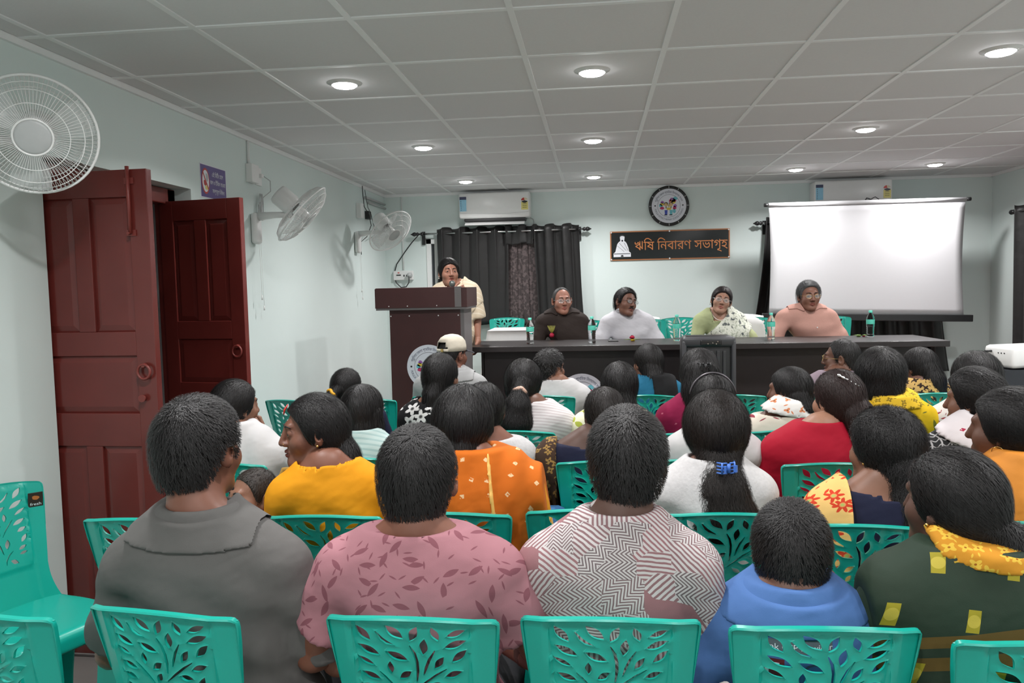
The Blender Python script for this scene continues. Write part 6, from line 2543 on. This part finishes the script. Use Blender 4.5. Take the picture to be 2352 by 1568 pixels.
i_ = person('woman in a maroon top, hair half pinned up by a dark clip', (.475, 3.82), (1605, 805), hyaw=.0, hs=.98, sw=.165, bw=.97, bust=.05, fem=True, sk=LT, shx=1600, res=.013,
            hair=dict(style='loose', N=2400, th=.020, len=.07, lift=.005, frizz=.12, puff=[((0, -.02, .06), (.07, .075, .072))], chains=[dict(p=[(0, -.06, .02), (-.01, -.085, -.07), (-.035, -.10, -.17), (-.075, -.09, -.24)], r=[.085, .08, .06, .03]), dict(p=[(.05, -.05, .0), (.05, -.06, -.08)], r=[.05, .04])], n2=1.2, **mid),
            top=dict(mat=MAROON, name='top', sleeve=.85, fold=.004), low=dict(mat=MAROON, k=.05))
claw_clip(i_, (.012, -.125, .055), MATS['black_plastic'], 1.0, .2)
person('woman in a cream sprigged kurta with a printed scarf, face turned to the door side', (.87, 3.84), (1812, 842), hyaw=.95, hs=.98, sw=.17, bw=1.0, bust=.05, fem=True, sk=D_, shx=1797, res=.013, hres=.006,
       hair=dict(style='tied', N=2000, th=.013, len=.06, lift=.004, frizz=.10, tie=(.07, -.10, -.08), chains=[dict(p=[(.03, -.05, -.02), (.05, -.08, -.08), (.045, -.08, -.13)], r=[.065, .05, .03])], **mid),
       top=dict(mat=CREAM, name='kurta', sleeve=.9, fold=.003, neck=(.115, .085, .07), ndz=-.005), low=dict(mat=CREAM, k=.05), drape=[dict(name='scarf', mat=SCARF, n=(.12, -.2, 1), d=.105, w=.035, off=.018, neck=False, cut=[((1, 0, 0), .12), ((-1, 0, 0), .12)])])
person('fluffy-haired woman in a yellow leaf-print blouse with an open back', (1.25, 3.79), (2020, 803), hyaw=.02, hs=.99, sw=.17, bw=1.02, bust=.05, fem=True, sk=RDK, shx=2040, res=.012,
       hair=dict(style='loose', N=2600, th=.026, len=.05, lift=.006, frizz=.4, puff=[((0, -.02, .02), (.108, .11, .11)), ((0, -.06, -.07), (.085, .07, .075))], clump=.003, **mid),
       top=dict(mat=YLEAF, name='blouse', sleeve=.6, fold=.003, cuff=.006, neck=(.10, .085, .06), ndz=.0, scoops=[((0, -.10, -.085), (.092, .085, .062))]), low=dict(mat=YLEAF, name='skirt', k=.05),
       drape=[dict(name='scarf', mat=YCHECK, n=(.0, -.25, 1), d=.085, w=.028, off=.020, neck=False, cut=[((1, 0, 0), .105), ((-1, 0, 0), .105)])])
person('woman in white with red sprigs, mostly hidden near the carton', (1.67, 3.80), (2240, 812), hyaw=.1, hs=1.0, sw=.175, bw=1.02, bust=.05, fem=True, sk=D_, shx=2222, res=.014,
       hair=dict(style='tied', N=1500, th=.020, len=.06, lift=.004, frizz=.1, tie=(0, -.11, -.06), puff=[((0, -.02, .03), (.10, .105, .10))], **mid), top=dict(mat=WREDF, name='kurta', sleeve=.9, fold=.004), low=dict(mat=WREDF, k=.05))

# ------------------------------------------------------------------ fifth and sixth rows
chair(-1.46, 4.47, .0, TQ + 'under the girl with the yellow hair tie')
i_ = person('girl with a yellow hair tie by the wall', (-1.45, 4.42), (797, 845), hyaw=-.45, hs=.95, sw=.15, bw=.9, fem=True, sk=D_, shx=815, res=.014,
            hair=dict(style='tied', N=1500, th=.012, len=.06, lift=.005, frizz=.16, tie=(-.055, -.11, -.01), chains=[dict(p=[(-.03, -.08, .0), (-.065, -.12, -.025), (-.085, -.125, -.09), (-.075, -.12, -.19)], r=[.05, .026, .05, .028])], **mid), top=dict(mat=NAVY, name='top', sleeve=.9), low=dict(mat=NAVY, k=.04))
hair_tie(i_, (-.062, -.118, -.018), (-.5, -.5, -.5), .026, .010, M('yellow_band', (.75, .38, .02), .5))
R6 = 5.08
chair(-1.86, R6 - .12, -.28, TQ + 'standing empty against the left wall in the farthest row')
chair(-1.395, R6 - .08, -.12, TQ + 'standing empty in the farthest row before the lectern')
chair(-.99, R6 + .05, .0, TQ + 'under the man in the cream cap')
chair(-.31, R6, -.03, TQ + 'under the boy in the white T-shirt')
chair(.30, R6, .0, TQ + 'under the woman in teal with a black dupatta')
chair(.83, R6 - .02, .0, TQ + 'standing empty in the farthest row beside the loudspeaker')
chair(1.45, R6, .0, TQ + 'under the man wearing spectacles')
chair(2.0, R6, .0, TQ + 'under the woman in the black and gold print')
far_ = dict(res=.0085, w=.0014)


def capx(i):
    R4, body = i['R4'], i['body']
    cm_ = cloth('cream_cap', (.62, .56, .46))
    bm = B()
    prof = [(a, r, z) for a, r, z in [(0, .100, .030), (1, .100, .06), (2, .093, .092), (3, .074, .118), (4, .045, .134), (5, .012, .140)]]
    rings = []
    n = 40
    for k, (_, r, z) in enumerate(prof):
        ring = []
        for j in range(n):
            a = 2 * pi * j / n
            ring.append(bm.verts.new(R4 @ Vector((r * .86 * cos(a), -.012 + r * 1.06 * sin(a), z))))
        rings.append(ring)
    for k, (A, Bq) in enumerate(zip(rings, rings[1:])):
        for j in range(n):
            back = abs(((j + .5) / n * 360) - 270) < (32 if k == 0 else 24)
            if k in (0, 1) and back:
                continue
            bm.faces.new((A[j], A[(j + 1) % n], Bq[(j + 1) % n], Bq[j]))
    bm.faces.new(rings[-1])
    o = obj('cap', bm, cm_, body, True)
    o.modifiers.new('thickness', 'SOLIDIFY').thickness = .004
    bm = B()
    g = []
    for a_, z in ((0, .030), (0, .048)):
        g.append([bm.verts.new(R4 @ Vector((.0875 * cos(a), -.012 + .108 * sin(a), z))) for a in np.linspace(radians(232), radians(308), 12)])
    for j in range(11):
        bm.faces.new((g[0][j], g[0][j + 1], g[1][j + 1], g[1][j]))
    s_ = obj('cap_strap', bm, cm_, o, True)
    s_.modifiers.new('thickness', 'SOLIDIFY').thickness = .003
    bm = B()
    box(bm, (-.009, -.003, -.011), (.009, .003, .011), mat=R4 @ Matrix.Translation((.022, -.122, .039)))
    obj('cap_buckle', bm, MATS['brass'], o)
    bm = B()
    g = []
    for t in np.linspace(0, 1, 5):
        g.append([bm.verts.new(R4 @ Vector((x, .085 + .075 * t * (1 - (x / .085) ** 2 * .5) + (.0 if t else -.02 * (x / .07) ** 2), .036 - .02 * t - .012 * (x / .07) ** 2))) for x in np.linspace(-.07, .07, 11)])
    for A, Bq in zip(g, g[1:]):
        for j in range(10):
            bm.faces.new((A[j], A[j + 1], Bq[j + 1], Bq[j]))
    b_ = obj('cap_brim', bm, cloth('dark_brim', (.05, .05, .06)), o, True)
    b_.modifiers.new('thickness', 'SOLIDIFY').thickness = .003


person('man in a cream cap and light grey shirt', (-.98, 5.08), (1040, 772), hyaw=-.62, hs=1.0, sw=.205, bw=1.1, bd=1.05, sk=RDK, shx=1035, res=.014, hair=dict(N=900, th=.006, len=.02, lift=.002, **far_), top=dict(mat=GREYS, collar='polo', sleeve=.8, fold=.004), low=dict(mat=DARKT), extra=capx)
person('boy in a white T-shirt with curly hair, face turned to the screen side', (-.33, 5.03), (1264, 803), hyaw=-.75, hs=.98, sw=.165, bw=.92, sk=MID, shx=1285, res=.014, hres=.006, hair=dict(N=1500, th=.020, len=.022, lift=.008, frizz=.6, clump=.003, **far_), top=dict(mat=WHITEC, sleeve=.7, fold=.005), low=dict(mat=BLUEJ))
person('woman in teal with a black dupatta in the farthest row', (.30, 5.03), (1487, 790), hyaw=.55, hs=.98, sw=.16, bw=.95, bust=.045, fem=True, sk=MID, shx=1500, res=.014, hres=.006,
       hair=dict(style='tied', N=1200, th=.016, len=.06, lift=.004, frizz=.1, tie=(.05, -.1, -.08), chains=[dict(p=[(.02, -.05, -.02), (.03, -.08, -.09), (.02, -.09, -.18), (.0, -.09, -.25)], r=[.072, .06, .045, .02])], **far_),
       top=dict(mat=TEAL, name='kurta', sleeve=.9), low=dict(mat=TEAL, k=.05), drape=[dict(mat=BLACKC, n=(1, 0, .1), d=.065, w=.075, off=.02, pleat=(.003, 70), cut=[((0, 0, 1), .09)])])
i_ = person('man wearing spectacles in a mauve shirt, farthest row', (1.46, 5.03), (1932, 777), hyaw=1.15, hs=1.02, sw=.19, bw=1.0, sk=D_, shx=1910, res=.014, face=True, hres=.0045, hair=dict(N=1500, th=.009, len=.02, lift=.002, col=(.013, .012, .012), **far_), top=dict(mat=MAUVE, collar='stand', sleeve=.8), low=dict(mat=DARKT))
spectacles(i_, MATS['brass'])
person('woman in a black and gold print with long hair beside the table end', (2.0, 5.03), (2110, 798), hyaw=.62, hs=.98, sw=.165, bw=.97, bust=.05, fem=True, sk=D_, shx=2112, res=.014, hres=.006,
       hair=dict(style='loose', N=1500, th=.016, len=.07, lift=.005, frizz=.15, chains=[dict(p=[(.03, -.05, 0), (.06, -.085, -.08), (.08, -.10, -.18), (.12, -.10, -.27)], r=[.075, .065, .055, .03])], n2=1.2, **far_), top=dict(mat=GOLDBLK, name='kurta', sleeve=.8), low=dict(mat=GOLDBLK, k=.05))

# ------------------------------------------------------------------ on the platform
seatD = .45
gp = 'turquoise leaf-cut plastic chairs'
for x, y, lb_ in ((-.93, 8.02, TQ + 'behind the white-clothed side table'), (-.10, 7.13, TQ + 'under the bald man on the platform'), (.46, 7.13, TQ + 'under the man in the white kurta on the platform'), (.80, 7.34, TQ + 'standing empty between the white kurta and the green saree'),
                  (1.42, 7.13, TQ + 'under the woman in the sage green saree'), (2.10, 7.13, TQ + 'under the man in the peach shirt')):
    chair(x, y, pi, lb_, DAIS)


def towel(x, y, label):
    bm = B()
    g = []
    for t in np.linspace(0, 1, 15):
        s_ = (t - .5) * .62
        z = DAIS + .895 - abs(s_) * .96 - .004
        y_ = y + .285 + (.028 if s_ < 0 else -.028) * min(1, abs(s_) / .03) - (abs(s_) * .21)
        g.append([bm.verts.new((x + u + .01 * sin(9 * t), y_ + .006 * sin(30 * u + 5 * t), z + (.012 * (1 - (u / .15) ** 2)) * (1 - abs(s_) * 2))) for u in np.linspace(-.20, .20, 21)])
    for A, Bq in zip(g, g[1:]):
        for j in range(20):
            bm.faces.new((A[j], A[j + 1], Bq[j + 1], Bq[j]))
    o = obj('towel', bm, MATS['white_cloth'], None, True)
    o.modifiers.new('thickness', 'SOLIDIFY').thickness = .004
    tag(o, label, 'towel', 'white towels over the platform chairs')


towel(.40, 7.13, 'white towel over the chair back behind the man in white kurta')
towel(1.34, 7.13, 'white towel over the chair back behind the woman in sage saree')


def brooch(i):
    c = i['S0'] + i['lat'] * .085 + i['fwd'] * .125 + (0, 0, -.14)
    # chest towards the camera: local fwd
    bm = B()
    for q in range(10):
        a = q * 2.4
        lathe(bm, [(0, 0), (.014, .004), (.018, .014), (.012, .020)], 6, Matrix.Translation(tuple(c + i['fwd'] * .012)) @ Matrix.Rotation(a, 4, 'Y') @ Matrix.Rotation(-1.2 + q * .08, 4, 'X'))
    o = obj('flower_pin', bm, MATS['rose_red'], i['body'], True)
    bm = B()
    for k in range(7):
        dx = -.03 + .011 * k
        tube(bm, [tuple(c + i['fwd'] * .012 + (0, 0, .012)), tuple(c + i['lat'] * dx * .6 + i['fwd'] * .015 + (0, 0, .05)), tuple(c + i['lat'] * dx + i['fwd'] * .012 + (0, 0, .085))], [.002, .005, .002], 5)
    obj('sprig', bm, M('yellow_green', (.26, .25, .04), .6, var=.3), o)


def buttons(i, n=4):
    F_ = i['torso']()
    bm = B()
    for j in range(n):
        z = i['N0'][2] - .07 - .085 * j
        y = .25
        for _ in range(60):
            P = np.array([[i['S0'][0] * .8, y, z]])
            d = F_.pts(P)[0] - .012
            if abs(d) < .0008:
                break
            y -= d * .8
        tube(bm, [(i['S0'][0] * .8, y - .002, z), (i['S0'][0] * .8, y + .0035, z)], .0055, 10)
    obj('buttons', bm, MATS['white_plastic'], i['body'])


fc = dict(face=True, hres=.0036, base=DAIS, rz=pi, res=.0125)
i_ = person('bald man in spectacles and a dark brown shirt with a red flower', (-.10, 7.06), (1290, 658), hyaw=pi + .30, hs=1.02, sw=.195, bw=1.08, bd=1.08, sk=(.36, .165, .115), shx=1289, headY=6.98,
            hair=dict(style='bald', N=500, th=.006, len=.016, lift=.002, res=.005, w=.001, col=(.05, .048, .047)), top=dict(mat=DKBROWN, collar='polo', sleeve=1.2, fold=.004, neck=(.07, .066, .05)), low=dict(mat=DARKT), arms='table', extra=brooch, **fc)
spectacles(i_, MATS['steel'])
i_ = person('man in spectacles and a white band-collar kurta, head tilted', (.46, 7.06), (1437, 661), hyaw=pi + .62, hroll=-.20, hpitch=.04, hs=1.04, sw=.20, bw=1.08, bd=1.05, sk=(.19, .088, .06), shx=1441, headY=6.98,
            hair=dict(N=1600, th=.018, len=.035, lift=.005, frizz=.2, res=.005, w=.001), top=dict(mat=WKURTA, collar='stand', sleeve=1.6, fold=.005, cuff=.022, neck=(.07, .066, .05), drag=(.003, 36)), low=dict(mat=WKURTA), arms='spread', **fc)
spectacles(i_)
moustache(i_)
i_ = person('woman in spectacles and a sage green floral saree', (1.42, 7.06), (1657, 657), hyaw=pi - .06, hroll=-.22, hpitch=.06, hs=1.0, sw=.175, bw=1.05, bd=1.05, bust=.06, fem=True, sk=(.42, .23, .16), shx=1650, headY=6.98,
            hair=dict(style='tied', N=1600, th=.013, len=.06, lift=.004, frizz=.06, tie=(0, -.10, -.07), res=.005, w=.001, col=(.018, .012, .012), part=-.012, chains=[dict(p=[(0, -.05, -.03), (.0, -.06, -.09)], r=[.055, .035])]),
            top=dict(mat=SAGE, name='blouse', sleeve=.95, fold=.004, cuff=.006, neck=(.075, .09, .10), ndy=.03), low=dict(mat=SAGEP, name='saree', k=.05), arms='table',
            drape=[dict(name='saree_drape', mat=SAGEP, n=(.72, .0, .70), d=-.145, w=.115, off=.022, pleat=(.002, 60), neck=False, cut=[((0, -1, 0), .02)]), dict(name='saree_drape', mat=SAGEP, n=(1, 0, 0), d=-.155, w=.085, off=.024, pleat=(.003, 70), neck=False)], **fc)
spectacles(i_, MATS['steel'])
earring(i_, (-1, 1), 'drop', MATS['steel'])
bindi(i_)
bm = B()
tube(bm, [tuple(i_['N0'] + i_['lat'] * .066 * cos(a) + i_['fwd'] * (.03 + .085 * max(0, -sin(a)) - .06 * max(0, sin(a))) + np.array([0, 0, .02 + .085 * min(0, sin(a))])) for a in np.linspace(0, 2 * pi, 33)], .004, 6, cap=False)
obj('necklace', bm, M('pearl', (.72, .62, .55), .3), i_['body'])
i_ = person('man in spectacles and a peach linen shirt before the screen', (2.10, 7.06), (1858, 645), hyaw=pi + .08, hpitch=.0, hs=1.06, sw=.215, bw=1.15, bd=1.12, sk=(.24, .11, .075), shx=1855, headY=6.97,
            hair=dict(N=2200, th=.019, len=.04, lift=.007, frizz=.3, res=.005, w=.001, col=GREY, comb=-.5), top=dict(mat=PEACH, collar='polo', sleeve=.88, fold=.006, cuff=.018, neck=(.07, .07, .055), drag=(.003, 40)), low=dict(mat=DARKT), arms='spread', extra=buttons, **fc)
spectacles(i_, MATS['brass'])


def mic(i):
    pass


p_ = at(1030, 592, 6.50)
i_ = person('woman in a cream saree speaking at the lectern', (p_.x + .01, 6.55), (1030, 592), hyaw=pi + .42, hpitch=.04, hs=.98, sw=.17, bw=1.0, bust=.055, fem=True, stand=True, seat=.78, sk=(.32, .15, .10), shx=1040, headY=6.50,
            hair=dict(style='loose', N=1600, th=.015, len=.07, lift=.004, frizz=.06, res=.005, w=.001, part=0.0, chains=[dict(p=[(.03, -.04, 0), (.05, -.04, -.09), (.06, -.035, -.155)], r=[.06, .05, .038]), dict(p=[(-.03, -.04, 0), (-.045, -.04, -.09), (-.05, -.035, -.15)], r=[.06, .045, .03])]),
            top=dict(mat=CREAMS, name='blouse', sleeve=.9, fold=.004, neck=(.08, .085, .075), ndy=.02), low=dict(mat=CREAMS, name='saree', k=.08), arms=('side', 'mic'), base=DAIS, rz=pi, face='open', hres=.0036, res=.0125,
            drape=[dict(name='saree_drape', mat=CREAMS, n=(1, 0, 0), d=-.175, w=.09, off=.020, pleat=(.003, 70), neck=False), dict(name='saree_drape', mat=CREAMS, n=(.7, .0, .7), d=-.14, w=.11, off=.022, pleat=(.002, 60), neck=False, cut=[((0, -1, 0), .02)])])
earring(i_, (-1, 1), 'drop', MATS['pearl'])
bindi(i_)
# the microphone she holds
mw = i_['body'].matrix_basis
a_ = Matrix.LocRotScale(i_['body'].location, i_['body'].rotation_euler, None)
tip = a_ @ Vector(i_['H'](.006, .128, -.085))
hnd = a_ @ Vector(i_['H'](.012, .155, -.215))
dm = (tip - hnd).normalized()
o = empty('microphone', hnd, 0, 'dark microphone held to the mouth of the woman at the lectern', 'microphone')
bm = B()
tube(bm, [-dm * .05, dm * .09], [.011, .015], 14)
obj('handle', bm, MATS['black_plastic'], o, True)
bm = B()
lathe(bm, [(.016, 0), (.024, .012), (.026, .026), (.022, .042), (.012, .051), (0, .053)], 16, align(dm * .088, dm))
obj('grille', bm, M('mic_mesh', (.12, .13, .12), .4, .6, var=.5, vs=400), o, True)

# bags and bottle among the chairs
p_ = at(662, 1058, 3.02)
o = empty('handbag', (p_.x + .03, 3.05, .45), .2, 'grey paisley handbag with red piping beside the woman in white', 'handbag')
bm = B()
box(bm, (-.14, -.07, 0), (.14, .07, .30), bev=.04)
for v in bm.verts:
    if v.co.z > .2:
        v.co.y *= .4
        v.co.x *= .85
obj('body', bm, floral('grey_paisley', (.34, .32, .28), (.17, .16, .14), (.5, .12, .08), 24, .42, .95, 5), o, True)
bm = B()
tube(bm, [(-.12, -.03, .285), (0, -.032, .305), (.12, -.03, .285)], .008, 6)
tube(bm, [(-.14, -.06, .02), (-.13, -.045, .2), (-.12, -.03, .285)], .006, 6)
obj('piping', bm, MATS['red_band'], o)
bm = B()
tube(bm, [(-.10, 0, .29), (-.06, 0, .38), (.03, 0, .39), (.09, 0, .29)], .010, 8)
obj('strap', bm, M('tan_leather', (.42, .24, .05), .5), o)
p_ = at(1232, 1135, 2.95)
o = empty('plastic_bottle', (p_.x, 2.97, p_.z - .16), 0, 'dark green bottle with round shoulder between orange dupatta and chair', 'bottle')
gm = Mat('green_plastic', (.01, .09, .02), .12)
MATS['green_plastic'] = gm.m
bm = B()
lathe(bm, [(0, 0), (.048, 0), (.05, .01), (.05, .15), (.046, .175), (.033, .195), (.018, .205)], 24, Matrix.Rotation(.55, 4, 'X'))
obj('bottle_body', bm, gm.m, o, True)
bm = B()
lathe(bm, [(.021, .200), (.021, .228), (0, .229)], 16, Matrix.Rotation(.55, 4, 'X'))
obj('cap', bm, M('green_cap', (.015, .16, .06), .35), o, True)
o = empty('carry_bag', (p_.x + .01, 3.0, .45), 0, 'blue carry bag holding the dark green bottle', 'bag')
bm = B()
box(bm, (-.10, -.08, 0), (.10, .08, p_.z - .16 - .45 + .09), bev=.03)
obj('body', bm, cloth('blue_bag', (.05, .15, .33)), o, True)
